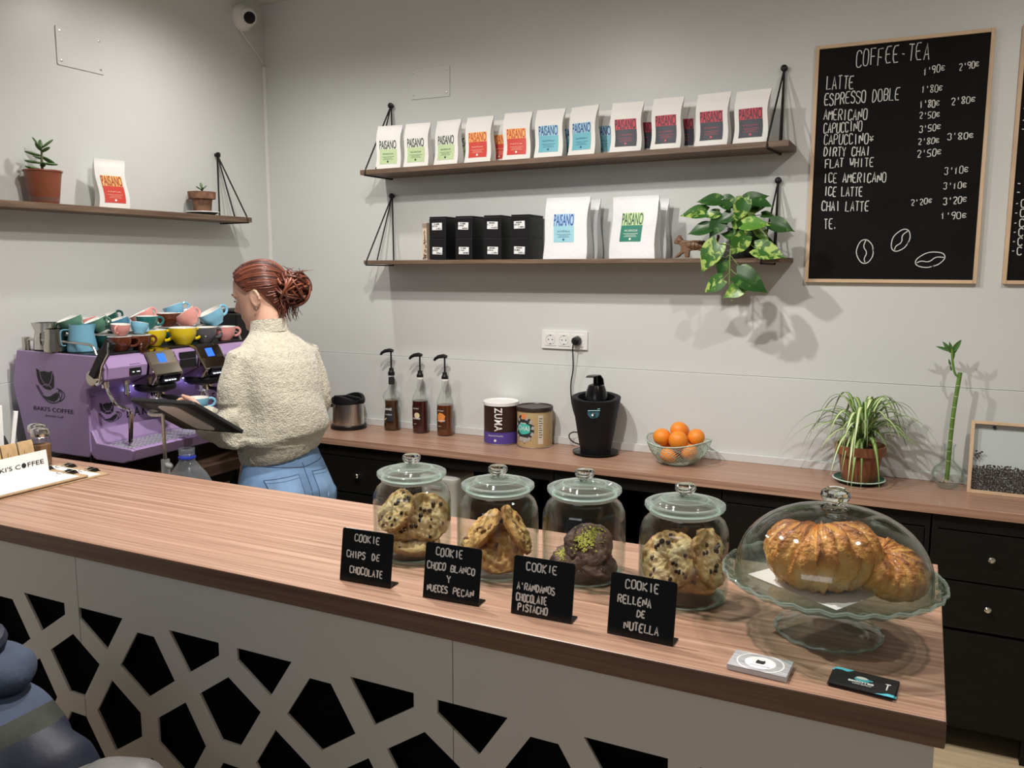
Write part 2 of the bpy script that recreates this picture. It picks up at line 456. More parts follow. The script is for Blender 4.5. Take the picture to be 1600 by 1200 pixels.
# dome security camera
t = thing('security_camera', 'small white dome security camera fixed high on the left wall by the corner', 'camera', (XL, 3.40, 2.925))
d = Vector((0.80, -0.52, -0.30)).normalized()
b = B(); b.lathe([(0, 0), (0.062, 0), (0.064, 0.012), (0.056, 0.030), (0.046, 0.042), (0, 0.042)], n=36, mtx=Matrix.Rotation(PI / 2, 4, 'Y')); b.obj('base', M_white, t)
b = B(); b.ell((0.045, 0, 0), (0.045, 0.045, 0.045), 32, 18); bo = b.obj('dome', M_white, t)
Q = d.to_track_quat('Z', 'Y').to_matrix().to_4x4()
b = B(); b.lathe([(0.0, 0.046), (0.017, 0.046), (0.024, 0.0445), (0.028, 0.040), (0.028, 0.032), (0, 0.032)], n=28, mtx=Matrix.Translation((0.045, 0, 0)) @ Q); l = b.obj('lens_ring', M_blackgloss, t)
b = B(); b.ell((0, 0, 0), (0.012, 0.012, 0.006), 18, 10, mtx=Matrix.Identity(4)); b.tf(Matrix.Translation(Vector((0.045, 0, 0)) + d * 0.045) @ Q); b.obj('lens', M_blackgloss, l)
b = B(); b.tube(smoothpath([(0.012, -0.02, -0.06), (0.006, 0.03, -0.10), (0.006, 0.09, -0.14), (0.006, 0.145, -0.19)]), 0.0035, 6); b.obj('cable', M_white, t)

# ------------------------------------------------------------------ wall shelves hung in rope
def knob_mb(c, axis):
    b = B(); m = Matrix.Translation(c) @ (Matrix.Rotation(PI / 2, 4, 'X') if axis == 'y' else Matrix.Rotation(PI / 2, 4, 'Y'))
    b.lathe([(0, 0), (0.009, 0), (0.009, 0.010), (0.013, 0.012), (0.013, 0.020), (0.008, 0.023), (0, 0.023)], n=18, mtx=m)
    return b
def wall_shelf(label, x0, x1, z, th, zr, anchors, zt):
    t = thing('wall_shelf', label, 'shelf', ((x0 + x1) / 2, YB - 0.1, z))
    tilt = (zr - z)
    def zz(x): return z + tilt * (x - x0) / (x1 - x0)
    b = B(); b.prism([(x0, z - th), (x1, zr - th), (x1, zr), (x0, z)], YB - 0.206, YB - 0.006, 'y')
    b.obj('board', M_shelf, t, w=True, smooth=False, bevel=0.0015)
    for ax in anchors:
        zb = zz(ax); top = Vector((ax, YB - 0.012, zt))
        yf, yk = YB - 0.212, YB - 0.012
        b = B()
        b.tube([top, (ax - 0.02, yf + 0.01, zb + 0.004), (ax - 0.02, yf - 0.001, zb - th - 0.004), (ax - 0.0, yk, zb - th - 0.006), (ax, yk + 0.004, zb), top + Vector((0, 0.002, 0))], 0.0036, 6)
        b.tube([top, (ax + 0.02, yf + 0.035, zb + 0.002)], 0.0036, 6)
        r = b.obj('rope', M_rope, t, w=True)
        knob_mb((ax, YB - 0.001, zt), 'y').obj('wall_knob', M_black, t, w=True)
    return t
wall_shelf('upper brown wooden rope-hung shelf holding the row of white coffee bags', -2.415, -0.490, 2.150, 0.022, 2.172, (-2.365, -0.548), 2.468)
wall_shelf('lower brown wooden rope-hung shelf with black boxes and trailing plant', -2.405, -0.482, 1.733, 0.018, 1.742, (-2.368, -0.552), 2.044)
t = thing('wall_shelf', 'brown wooden rope-hung shelf on the left wall with potted succulents', 'shelf', (XL, 2.2, 1.94))
b = B(); b.box(XL + 0.008, -2.99, 1.15, 3.25, 1.916, 1.94); b.obj('board', M_shelf if False else wood('brown_stained_pine_long', [(0.10, 0.062, 0.04), (0.15, 0.095, 0.062), (0.205, 0.14, 0.095)], (22, 1.4, 22), 0.55), t, w=True, smooth=False, bevel=0.0015)
for ay in (1.30, 3.19):
    b = B(); top = Vector((XL + 0.012, ay, 2.239))
    b.tube([top, (-2.995, ay + 0.03, 1.944), (-2.984, ay + 0.03, 1.914), (-3.138, ay, 1.911), (-3.140, ay, 1.94), top], 0.0036, 6)
    b.tube([top, (-3.02, ay - 0.025, 1.942)], 0.0036, 6)
    b.obj('rope', M_rope, t, w=True)
    knob_mb((XL + 0.001, ay, 2.239), 'x').obj('wall_knob', M_black, t, w=True)

# ------------------------------------------------------------------ blackboards
def blackboard(label, x0, x1, z0, z1):
    t = thing('menu_board', label, 'blackboard', ((x0 + x1) / 2, YB, z0))
    yb, yf, fw = YB - 0.001, YB - 0.022, 0.013
    b = B(); b.box(x0 + 0.006, x1 - 0.006, yf + 0.008, yb, z0 + 0.006, z1 - 0.006); b.obj('board', M_board, t, w=True, smooth=False)
    for a in ((x0, x0 + fw), (x1 - fw, x1)):
        b = B(); b.box(a[0], a[1], yf, yb, z0, z1); b.obj('frame_rail', M_oak, t, w=True, smooth=False, bevel=0.001)
    for a in ((z0, z0 + fw), (z1 - fw, z1)):
        b = B(); b.box(x0 + fw, x1 - fw, yf + 0.0005, yb, a[0], a[1]); b.obj('frame_rail', M_oakh, t, w=True, smooth=False, bevel=0.001)
    return t, yf + 0.0072
t, yc = blackboard('large oak framed blackboard headed COFFEE-TEA with drink prices', -0.434, 0.162, 1.648, 2.537)
TX = [('COFFEE-TEA', -0.29, 2.447, 0.254, 0.059, 0.006), ('LATTE', -0.389, 2.375, 0.1, 0.047, -0.003), ('ESPRESSO DOBLE', -0.395, 2.317, 0.265, 0.043, 0.002), ('AMERICANO', -0.394, 2.263, 0.157, 0.039, -0.008), ('CAPUCCINO', -0.392, 2.213, 0.139, 0.037, 0.001), ('CAPUCCINO*', -0.389, 2.171, 0.18, 0.037, -0.004), ('DIRTY CHAI', -0.387, 2.128, 0.167, 0.033, -0.004), ('FLAT WHITE', -0.379, 2.085, 0.175, 0.032, -0.004), ('ICE AMERICANO', -0.382, 2.029, 0.224, 0.035, -0.007), ('ICE LATTE', -0.378, 1.979, 0.141, 0.034, -0.006), ('CHAI LATTE', -0.384, 1.922, 0.172, 0.036, -0.004), ('TE.', -0.372, 1.854, 0.053, 0.038, -0.001), ("1'90€", -0.059, 2.398, 0.072, 0.026, 0.007), ("2'90€", 0.056, 2.404, 0.065, 0.023, 0.004), ("1'80€", -0.061, 2.335, 0.071, 0.025, -0.0), ("1'80€", -0.064, 2.284, 0.068, 0.025, -0.001), ("2'80€", 0.039, 2.286, 0.079, 0.023, 0.002), ("2'50€", -0.062, 2.245, 0.069, 0.022, -0.001), ("3'50€", -0.06, 2.196, 0.073, 0.023, 0.004), ("2'80€", -0.061, 2.152, 0.073, 0.021, 0.002), ("3'80€", 0.034, 2.165, 0.088, 0.022, -0.001), ("2'50€", -0.061, 2.106, 0.082, 0.025, 0.004), ("3'10€", 0.032, 2.041, 0.081, 0.025, 0.003), ("3'10€", 0.032, 1.989, 0.079, 0.023, 0.001), ("2'20€", -0.071, 1.933, 0.072, 0.021, 0.006), ("3'20€", 0.035, 1.934, 0.08, 0.024, 0.004), ("1'90€", 0.031, 1.882, 0.086, 0.024, -0.0)]
for tx, x, z, w_, h_, rz_ in TX:
    b = B(); hand(b, tx, x, z, w_, h_, rz_, yc, 0.0034 if h_ > 0.03 else 0.0028, 0.05)
    b.obj('chalk_lettering', M_chalk, t, w=True, smooth=False, recalc=False)
for cx, cz, a, c, rot in ((-0.221, 1.766, 0.029, 0.045, 4), (-0.099, 1.807, 0.027, 0.044, -28), (0.005, 1.735, 0.026, 0.050, -75)):
    b = B(); R = Matrix.Rotation(math.radians(-rot), 4, 'Y')
    def tr(x, z): return Vector((cx, yc, cz)) + (R @ Vector((x, 0, z)))
    ribbon(b, [tr(a * math.cos(k * PI / 14) * (1 + 0.04 * math.sin(k)), c * math.sin(k * PI / 14)) for k in range(30)], 0.0032)
    ribbon(b, smoothpath([tr(0.004, c * 0.92), tr(-0.006, c * 0.4), tr(0.009, -c * 0.1), tr(-0.004, -c * 0.6), tr(0.0, -c * 0.9)], 2), 0.0032)
    b.obj('chalk_bean_drawing', M_chalk, t, w=True, smooth=False, recalc=False)
t, yc = blackboard('second oak framed blackboard at the right edge of the picture', 0.243, 0.839, 1.648, 2.537)
for i, z in enumerate((2.36, 2.32, 2.28, 2.25, 2.21, 2.18)):
    b = B(); hand(b, '-', 0.262, z, 0.016, 0.012, 0, yc, 0.003, 0.05); b.obj('chalk_lettering', M_chalk, t, w=True, smooth=False, recalc=False)
for i, z in enumerate((1.985, 1.955, 1.918, 1.885, 1.850, 1.818, 1.785, 1.752)):
    b = B(); hand(b, '-C' if i > 1 else '-', 0.262, z, 0.040 if i > 1 else 0.018, 0.028, 0, yc, 0.0032, 0.05); b.obj('chalk_lettering', M_chalk, t, w=True, smooth=False, recalc=False)

# ------------------------------------------------------------------ sockets
t = thing('wall_socket', 'white triple wall socket on the back wall with a black plug in its right outlet', 'socket', (-1.457, YB, 1.378))
b = B(); b.prism(rrect(0.223, 0.083, 0.004), -0.011, 0.0, 'y'); b.obj('frame', M_white, t, bevel=0.0015)
for sx in (-0.0665, 0.0, 0.0665):
    b = B(); b.prism(rrect(0.056, 0.056, 0.003), -0.0135, -0.010, 'y', Matrix.Translation((sx, 0, 0))); o = b.obj('outlet', M_white, t, bevel=0.0008)
    b = B(); b.lathe([(0.0205, 0.0), (0.0225, 0.0), (0.0225, 0.002), (0.0205, 0.0022)], n=28, closed=True, mtx=Matrix.Translation((sx, -0.0125, 0)) @ Matrix.Rotation(PI / 2, 4, 'X'))
    b.obj('socket_ring', mat('socket_grey', (0.55, 0.55, 0.54), 0.4), o)
    b = B()
    for k in (-0.0095, 0.0095): b.lathe([(0, 0), (0.0028, 0), (0.0028, 0.001), (0, 0.001)], n=10, mtx=Matrix.Translation((sx + k, -0.0135, 0)) @ Matrix.Rotation(PI / 2, 4, 'X'))
    for k in (-0.019, 0.019): b.box(sx - 0.003, sx + 0.003, -0.0145, -0.0135, k - 0.002, k + 0.002)
    b.obj('contacts', M_ink, o)
t = thing('power_cord', 'black power cord with a round plug leading down to the juicer', 'cord', (-1.39, YB - 0.02, 1.378))
b = B(); b.lathe([(0, 0), (0.019, 0), (0.020, 0.01), (0.018, 0.03), (0.010, 0.036), (0, 0.036)], n=24, mtx=Matrix.Translation((-1.3905, YB - 0.0155, 1.378)) @ Matrix.Rotation(PI / 2, 4, 'X')); b.obj('plug', M_black, t, w=True)
b = B(); b.tube(smoothpath([(-1.395, 3.512, 1.378), (-1.402, 3.510, 1.35), (-1.403, 3.52, 1.302), (-1.405, 3.53, 1.245), (-1.417, 3.53, 1.187), (-1.415, 3.53, 1.129), (-1.405, 3.53, 1.072), (-1.375, 3.525, 1.0), (-1.365, 3.52, 0.965), (-1.40, 3.515, 0.968), (-1.415, 3.50, 0.95), (-1.39, 3.49, 0.925), (-1.34, 3.49, 0.915)], 2), 0.0030, 7); b.obj('cable', M_black, t, w=True)
# ------------------------------------------------------------------ back counter
t = thing('back_worktop', 'long walnut laminate worktop along the back wall', 'worktop', (-0.7, 3.37, 0.87))
b = B(); b.box(-2.78, 1.4, 3.183, YB - 0.008, 0.868, 0.90); b.obj('board', M_top, t, w=True, smooth=False, bevel=0.002)

YF = 3.205
def drawer_front(t, x0, x1, z0, z1, knob=True, name='drawer'):
    b = B(); b.box(x0 + 0.002, x1 - 0.002, YF, YF + 0.018, z0 + 0.002, z1 - 0.002)
    d = b.obj(name, M_blackcab, t, w=True, smooth=False, bevel=0.0012)
    if knob:
        kx = (x0 + x1) / 2 if knob is True else knob
        b = B(); b.lathe([(0, -0.001), (0.006, 0), (0.005, 0.008), (0.010, 0.016), (0.011, 0.021), (0.007, 0.025), (0, 0.026)], n=18, mtx=Matrix.Translation((kx, YF, (z0 + z1) / 2 + 0.004)) @ Matrix.Rotation(PI / 2, 4, 'X'))
        b.obj('knob', M_chrome, d, w=True)
def carcass(t, x0, x1, back=True, shelf=None, top=True):
    for a in (x0, x1 - 0.018):
        b = B(); b.box(a, a + 0.018, YF + 0.0, 3.53, 0.10, 0.866); b.obj('side_panel', M_blackcab, t, w=True, smooth=False)
    b = B(); b.box(x0 + 0.018, x1 - 0.018, 3.515, 3.53, 0.10, 0.866); b.obj('back_panel', M_darkvoid, t, w=True, smooth=False)
    b = B(); b.box(x0 + 0.018, x1 - 0.018, YF + 0.003, 3.515, 0.10, 0.118); b.obj('bottom_panel', M_blackcab, t, w=True, smooth=False)
    if top: b = B(); b.box(x0 + 0.018, x1 - 0.018, YF + 0.001, YF + 0.03, 0.815, 0.866); b.obj('top_rail', M_blackcab, t, w=True, smooth=False)
    if shelf:
        b = B(); b.box(x0 + 0.019, x1 - 0.019, YF + 0.01, 3.514, shelf, shelf + 0.018); b.obj('shelf', M_blackcab, t, w=True, smooth=False)
    for a in (x0 + 0.03, x1 - 0.07):
        for c in (YF + 0.02, 3.46):
            b = B(); b.box(a, a + 0.04, c, c + 0.04, 0.0, 0.10); b.obj('leg', M_blackcab, t, w=True, smooth=False)
t = thing('drawer_cabinet', 'black brown cabinet with two knobbed drawers under the right end of the worktop', 'cabinet', (0.2, 3.36, 0))
carcass(t, 0.068, 0.46)
drawer_front(t, 0.083, 0.447, 0.636, 0.812, 0.255); drawer_front(t, 0.083, 0.447, 0.462, 0.634, 0.255); drawer_front(t, 0.083, 0.447, 0.105, 0.455, False, 'door')
t = thing('drawer_cabinet', 'black cabinet beyond the right edge under the worktop', 'cabinet', (0.7, 3.36, 0))
carcass(t, 0.464, 1.2); drawer_front(t, 0.48, 0.83, 0.12, 0.812, 0.5, 'door'); drawer_front(t, 0.834, 1.185, 0.12, 0.812, 1.15, 'door')
t = thing('drawer_cabinet', 'black cabinet with drawers beside the woman in jeans', 'cabinet', (-2.3, 3.36, 0))
carcass(t, -2.75, -2.05)
drawer_front(t, -2.735, -2.065, 0.64, 0.812, -2.356); drawer_front(t, -2.735, -2.065, 0.455, 0.636, -2.356); drawer_front(t, -2.735, -2.065, 0.105, 0.45, -2.356)
t = thing('open_cabinet', 'open black shelf cabinet behind the second glass cookie jar', 'cabinet', (-1.7, 3.36, 0))
carcass(t, -2.045, -1.36, shelf=0.46)
t = thing('open_cabinet', 'open black shelf cabinet behind the third glass cookie jar', 'cabinet', (-1.0, 3.36, 0))
carcass(t, -1.355, -0.66, shelf=0.46)
t = thing('drawer_cabinet', 'black cabinet with a plain door behind the glass cake dome', 'cabinet', (-0.3, 3.36, 0))
carcass(t, -0.655, 0.062)
drawer_front(t, -0.64, -0.300, 0.105, 0.812, -0.35, 'door'); drawer_front(t, -0.296, 0.05, 0.105, 0.812, False, 'door')
# pale bin in the open cabinet
t = thing('storage_bin', 'pale grey bin standing in the open cabinet behind the first cookie jar', 'bin', (-1.93, 3.30, 0.478))
b = B()
b.loft([[Vector((p[0], p[1], z)) for p in rrect(0.19 * s, 0.19 * s, 0.03)] for z, s in ((0.0, 0.86), (0.10, 0.92), (0.26, 1.0), (0.27, 1.04), (0.285, 1.04), (0.292, 0.9))])
b.obj('body', mat('pale_grey_plastic', (0.50, 0.51, 0.47), 0.45), t, bevel=0.002)
b = B(); b.box(-0.03, 0.03, -0.102, -0.096, 0.235, 0.25); b.obj('handle', mat('grey_plastic', (0.35, 0.35, 0.34), 0.45), t, bevel=0.002)

# ------------------------------------------------------------------ front counter
CX0, CX1, CY0, CY1, CZ = XL + 0.012, 0.059, 1.185, 1.700, 1.12
t = thing('bar_worktop', 'wide walnut laminate bar top carrying the cookie jars and cake stand', 'worktop', (-1.5, 1.44, 1.08))
b = B(); b.box(CX0, CX1, CY0, CY1, CZ - 0.040, CZ)
o = b.obj('board', [M_top, M_edge], t, w=True, smooth=False, bevel=0.0025)
for p in o.data.polygons:
    if abs(p.normal.y) > 0.5 or abs(p.normal.x) > 0.5: p.material_index = 1
b = B(); b.box(-0.16, CX1 - 0.004, CY1 + 0.002, CY1 + 0.155, CZ - 0.030, CZ - 0.004); b.obj('end_flap', M_top, t, w=True, smooth=False, bevel=0.002)

t = thing('service_counter', 'white counter front of panels cut with dark angular openings', 'counter', (-1.5, 1.22, 0))
PX0, PX1, PZ0, PZ1, PY = CX0, 0.047, 0.08, 1.079, 1.195
cells = [[(0, .962), (.138, .962), (.138, .935), (.053, .880)], [(.186, .961), (.323, .961), (.268, .879), (.186, .936)],
 [(-.094, .938), (-.044, .938), (.010, .852), (-.071, .797), (-.152, .852)], [(.160, .894), (.241, .839), (.184, .752), (.134, .752), (.079, .840)],
 [(.038, .811), (.089, .727), (.038, .645), (-.047, .700), (-.047, .755)], [(.277, .811), (.361, .755), (.361, .700), (.275, .645), (.223, .727)]]
mir = [[(x, 1.455 - z) for x, z in c[::-1]] for c in cells[:4]]
holes = []
for k in range(-4, 3):
    ox = -0.909 + 0.459 * k
    for c in cells + mir:
        P = [(x + ox, z) for x, z in c]
        if max(p[0] for p in P) < PX1 - 0.045 and min(p[0] for p in P) > PX0 + 0.03: holes.append(P)
cu = bpy.data.curves.new('front', 'CURVE'); cu.dimensions = '2D'; cu.fill_mode = 'BOTH'; cu.extrude = 0.0025
for P in [[(PX0, PZ0), (PX1, PZ0), (PX1, PZ1), (PX0, PZ1)]] + holes:
    s = cu.splines.new('POLY'); s.points.add(len(P) - 1); s.use_cyclic_u = True
    for q, (x, z) in zip(s.points, P): q.co = (x, z, 0, 1)
o = bpy.data.objects.new('front', cu); COL.objects.link(o)
me = bake(o); me.transform(Matrix.Translation((0, PY + 0.0025, 0)) @ Matrix.Rotation(PI / 2, 4, 'X'))
seams = [PX0 - 0.01, -2.593, -1.642, -0.691, PX1 + 0.01]
for i in range(4):
    bm = bmesh.new(); bm.from_mesh(me)
    for xx, sg in ((seams[i] + 0.0006, -1), (seams[i + 1] - 0.0006, 1)):
        r = bmesh.ops.bisect_plane(bm, geom=bm.verts[:] + bm.edges[:] + bm.faces[:], plane_co=(xx, 0, 0), plane_no=(sg, 0, 0), clear_outer=True, clear_inner=False)
    m2 = bpy.data.meshes.new('panel'); bm.to_mesh(m2); bm.free()
    finish(m2, 'panel', M_panel, t, w=True, smooth=False)
b = B(); b.box(PX0, PX1 - 0.02, PY + 0.03, PY + 0.036, PZ0, PZ1); b.obj('backing_board', M_darkvoid, t, w=True, smooth=False)
b = B(); b.box(PX1 - 0.014, PX1, PY + 0.0125, 1.66, 0.02, PZ1); b.obj('end_panel', M_panel, t, w=True, smooth=False)
b = B(); b.box(PX0, PX1 - 0.02, PY + 0.02, PY + 0.20, 0.0, 0.08); b.obj('plinth', M_blackcab, t, w=True, smooth=False)
b = B(); b.box(-2.40, -1.2, 1.30, 2.02, 0.825, 0.85); b.obj('inner_shelf', M_blackcab, t, w=True, smooth=False)

# ------------------------------------------------------------------ coffee bags
def front_d(xn, t, d0):           # half depth of a bag at height fraction t, x fraction xn (-1..1)
    d = 0.004 + (d0 - 0.004) * max(0.0, 1 - t / 0.93) ** 0.62
    return d * (1 - 0.22 * xn * xn) if t < 0.93 else 0.003
def bag_body(w, h, d0, wave, nz=16, nx=10):
    rings = []
    for i in range(nz + 1):
        t = i / nz; ring = []
        hw = w / 2 * (1 - 0.05 * math.sin(PI * min(1, t)) ) * (0.985 if t < 0.02 else 1)
        ys = wave * math.sin(2.2 * PI * t)
        for k in range(nx + 1):
            xn = -1 + 2 * k / nx; ring.append(Vector((xn * hw + ys, -front_d(xn, t, d0), t * h)))
        dd = front_d(1, t, d0)
        ring.append(Vector((hw * (0.97 if dd > 0.01 else 1) + ys, 0, t * h)))
        for k in range(nx, -1, -1):
            xn = -1 + 2 * k / nx; ring.append(Vector((xn * hw + ys, front_d(xn, t, d0), t * h)))
        ring.append(Vector((-hw * (0.97 if dd > 0.01 else 1) + ys, 0, t * h)))
        rings.append(ring)
    return B().loft(rings)
def label_patch(w, h, d0, wave, x0, x1, t0, t1, off):
    def f(u, v):
        t = t0 + (t1 - t0) * v; x = x0 + (x1 - x0) * u
        ys = wave * math.sin(2.2 * PI * t)
        return Vector((x + ys, -front_d(x / (w / 2), t, d0) - off, t * h))
    return B().grid(6, 6, f)
def wrap_me(me, w, h, d0, wave, cx, cz, off):
    for v in me.vertices:
        x = v.co.x + cx; z = v.co.z + cz; t = z / h
        v.co = Vector((x + wave * math.sin(2.2 * PI * t), -front_d(x / (w / 2), t, d0) - off, z))
    return me
M_bag = mat('white_kraft_bag', (0.80, 0.80, 0.77), 0.55, bump=0.25, bscale=55, bdist=0.003)
M_bagbig = mat('matte_white_foil_bag', (0.74, 0.76, 0.78), 0.42, bump=0.5, bscale=16, bdist=0.008)
def coffee_bag(label, style, w=0.131, h=0.20, d0=0.032, wave=0.002, body=None, group=None):
    t = thing('coffee_bag', label, 'coffee bag', group=group)
    bag_body(w, h, d0, wave).obj('pouch', body or M_bag, t, ang=50)
    top, low, ink, small, name = {
        'green': (None, (0.50, 0.64, 0.36), (0.02, 0.04, 0.03), (0.03, 0.05, 0.03), 'NICARAGUA'),
        'red': ((0.86, 0.46, 0.12), (0.62, 0.05, 0.035), (0.58, 0.05, 0.03), (0.85, 0.6, 0.45), 'PAPÚA'),
        'redl': ((0.84, 0.50, 0.16), (0.62, 0.06, 0.04), (0.42, 0.05, 0.03), (0.85, 0.6, 0.45), 'PAPÚA'),
        'blue': ((0.36, 0.62, 0.74), (0.16, 0.48, 0.58), (0.02, 0.06, 0.28), (0.02, 0.10, 0.22), 'GUATEMALA'),
        'dark': ((0.55, 0.04, 0.07), (0.030, 0.035, 0.055), (0.06, 0.01, 0.03), (0.55, 0.06, 0.10), 'ETIOPÍA'),
        'bigblue': ((0.38, 0.62, 0.78), (0.30, 0.58, 0.68), (0.02, 0.06, 0.34), (0.02, 0.10, 0.22), 'GUATEMALA'),
        'biggreen': ((0.55, 0.72, 0.36), (0.02, 0.20, 0.14), (0.02, 0.10, 0.07), (0.75, 0.85, 0.75), 'NICARAGUA')}[style]
    lw = w * 0.68; x0, x1 = -lw / 2, lw / 2
    if style.startswith('big'): lw = w * 0.46; x0, x1 = -lw / 2 - 0.006, lw / 2 - 0.006; tA, tB, tC = 0.27, 0.53, 0.73
    else: tA, tB, tC = 0.11, 0.45, 0.66
    cx = (x0 + x1) / 2
    label_patch(w, h, d0, wave, x0, x1, tA, tB, 0.0008).obj('label', mat('label_low_' + style, low, 0.5), t, smooth=False)
    if top: label_patch(w, h, d0, wave, x0, x1, tB, tC, 0.0008).obj('label_band', mat('label_top_' + style, top, 0.5), t, smooth=False)
    mi = mat('label_ink_' + style, ink, 0.5); ms = mat('label_small_' + style, small, 0.5)
    me = type_mesh('PAISANO', (tC - tB) * h * 0.97, width=lw * 0.98, bold=0.012)
    put_me(wrap_me(me, w, h, d0, wave, cx, (tB + tC) / 2 * h, 0.0015), 'lettering', mi, t)
    me = type_mesh(name, h * 0.034, width=lw * 0.62)
    put_me(wrap_me(me, w, h, d0, wave, cx, (tA + (tB - tA) * 0.68) * h, 0.0015), 'lettering', ms, t)
    b = B()
    for k, ww in enumerate((0.7, 0.5, 0.6)):
        zz = (tA + (tB - tA) * (0.48 - 0.09 * k)); 
        b2 = label_patch(w, h, d0, wave, cx - lw * ww / 2, cx + lw * ww / 2, zz, zz + 0.006, 0.0015)
        b2.obj('print_line', ms, t, smooth=False)
    def f(u, v):
        a = 2 * PI * u; r = 0.0045 * (0.05 + v); x = cx + r * math.cos(a); z = (tA + (tB - tA) * 0.16) * h + r * math.sin(a); tt = z / h
        return Vector((x + wave * math.sin(2.2 * PI * tt), -front_d(x / (w / 2), tt, d0) - 0.0016, z))
    B().grid(14, 1, f).obj('round_emblem', ms if style not in ('red', 'redl') else M_white, t, smooth=False)
    return t
SY = 3.412
front = [(-2.288, 'green', 'leftmost of the three white coffee bags with pale green labels', 0.10), (-2.135, 'green', 'second white coffee bag from the left end, pale green label', 0.02),
 (-1.975, 'green', 'third white coffee bag from the left, green label beside the first red one', -0.12), (-1.815, 'red', 'white coffee bag with red and orange label beside the green labelled bags', -0.04),
 (-1.627, 'red', 'white coffee bag with red and orange label beside the blue labelled bags', 0.05), (-1.477, 'blue', 'white coffee bag with blue label beside the red labelled bags', 0.0),
 (-1.323, 'blue', 'white coffee bag with blue label, the right one of the two small blue ones', -0.20), (-1.137, 'dark', 'leftmost of four white coffee bags with crimson and black labels', 0.03),
 (-0.969, 'dark', 'second from left of four white coffee bags with crimson and black labels', -0.06), (-0.788, 'dark', 'third from left of four white coffee bags with crimson and black labels', -0.10),
 (-0.638, 'dark', 'rightmost white coffee bag with crimson and black label on the upper shelf', -0.14)]
protos = {}
rb = random.Random(3)
for i, (x, st, lab, rz) in enumerate(front):
    z = 2.1505 + 0.022 * (x + 2.415) / 1.925
    if st not in protos: o = protos[st] = coffee_bag(lab, st, wave=0.004); o['group'] = 'coffee bags on the upper shelf'
    else: o = dup(protos[st], lab, 'coffee bags on the upper shelf')
    o.location = (x, SY, z); o.rotation_euler = (-0.03 + rb.uniform(-0.02, 0.02), 0, rz); o.scale = (rb.uniform(0.96, 1.03), 1, rb.uniform(0.99, 1.025))
for x, st, lab in ((-1.905, 'green', 'green labelled coffee bag half hidden behind the third bag from the left'), (-1.735, 'red', 'plain edge of a red labelled coffee bag behind the first red one'),
                   (-1.405, 'blue', 'blue labelled coffee bag showing behind the left small blue one'), (-1.255, 'blue', 'blue labelled coffee bag showing behind the right small blue one'),
                   (-0.905, 'dark', 'crimson labelled coffee bag in the back row behind the second of four'), (-1.075, 'dark', 'crimson labelled coffee bag in the back row behind the leftmost of four')):
    o = dup(protos[st], lab, 'coffee bags on the upper shelf'); o.location = (x - 0.018, 3.498, 2.1505 + 0.022 * (x + 2.415) / 1.925); o.rotation_euler = (-0.02, 0, rb.uniform(-0.06, 0.06)); o.scale = (1, 0.95, 0.97)
o = coffee_bag('large silvery white coffee bag with a blue label on the lower shelf', 'bigblue', 0.205, 0.258, 0.045, 0.003, M_bagbig, 'large coffee bags on the lower shelf'); o.location = (-1.387, 3.405, 1.7385); o.rotation_euler = (0, 0, -0.05); pb = o
o = dup(pb, 'second large silvery bag standing behind the blue labelled large bag', 'large coffee bags on the lower shelf', loc=(-1.376, 3.498, 1.7385)); o.scale = (1, 0.95, 0.98)
o = coffee_bag('large silvery white coffee bag with a dark green label on the lower shelf', 'biggreen', 0.205, 0.252, 0.045, -0.003, M_bagbig, 'large coffee bags on the lower shelf'); o.location = (-1.088, 3.405, 1.7400); o.rotation_euler = (0, 0, -0.12)
o = dup(pb, 'large silvery bag half hidden behind the dark green labelled large bag', 'large coffee bags on the lower shelf', loc=(-1.074, 3.500, 1.7402)); o.scale = (0.97, 0.9, 0.95)
o = coffee_bag('white coffee bag with red and orange label on the left wall shelf', 'redl', 0.128, 0.20, 0.032, 0.005); o.location = (-3.065, 2.512, 1.9405); o.rotation_euler = (-0.02, 0, PI / 2 - 0.25)

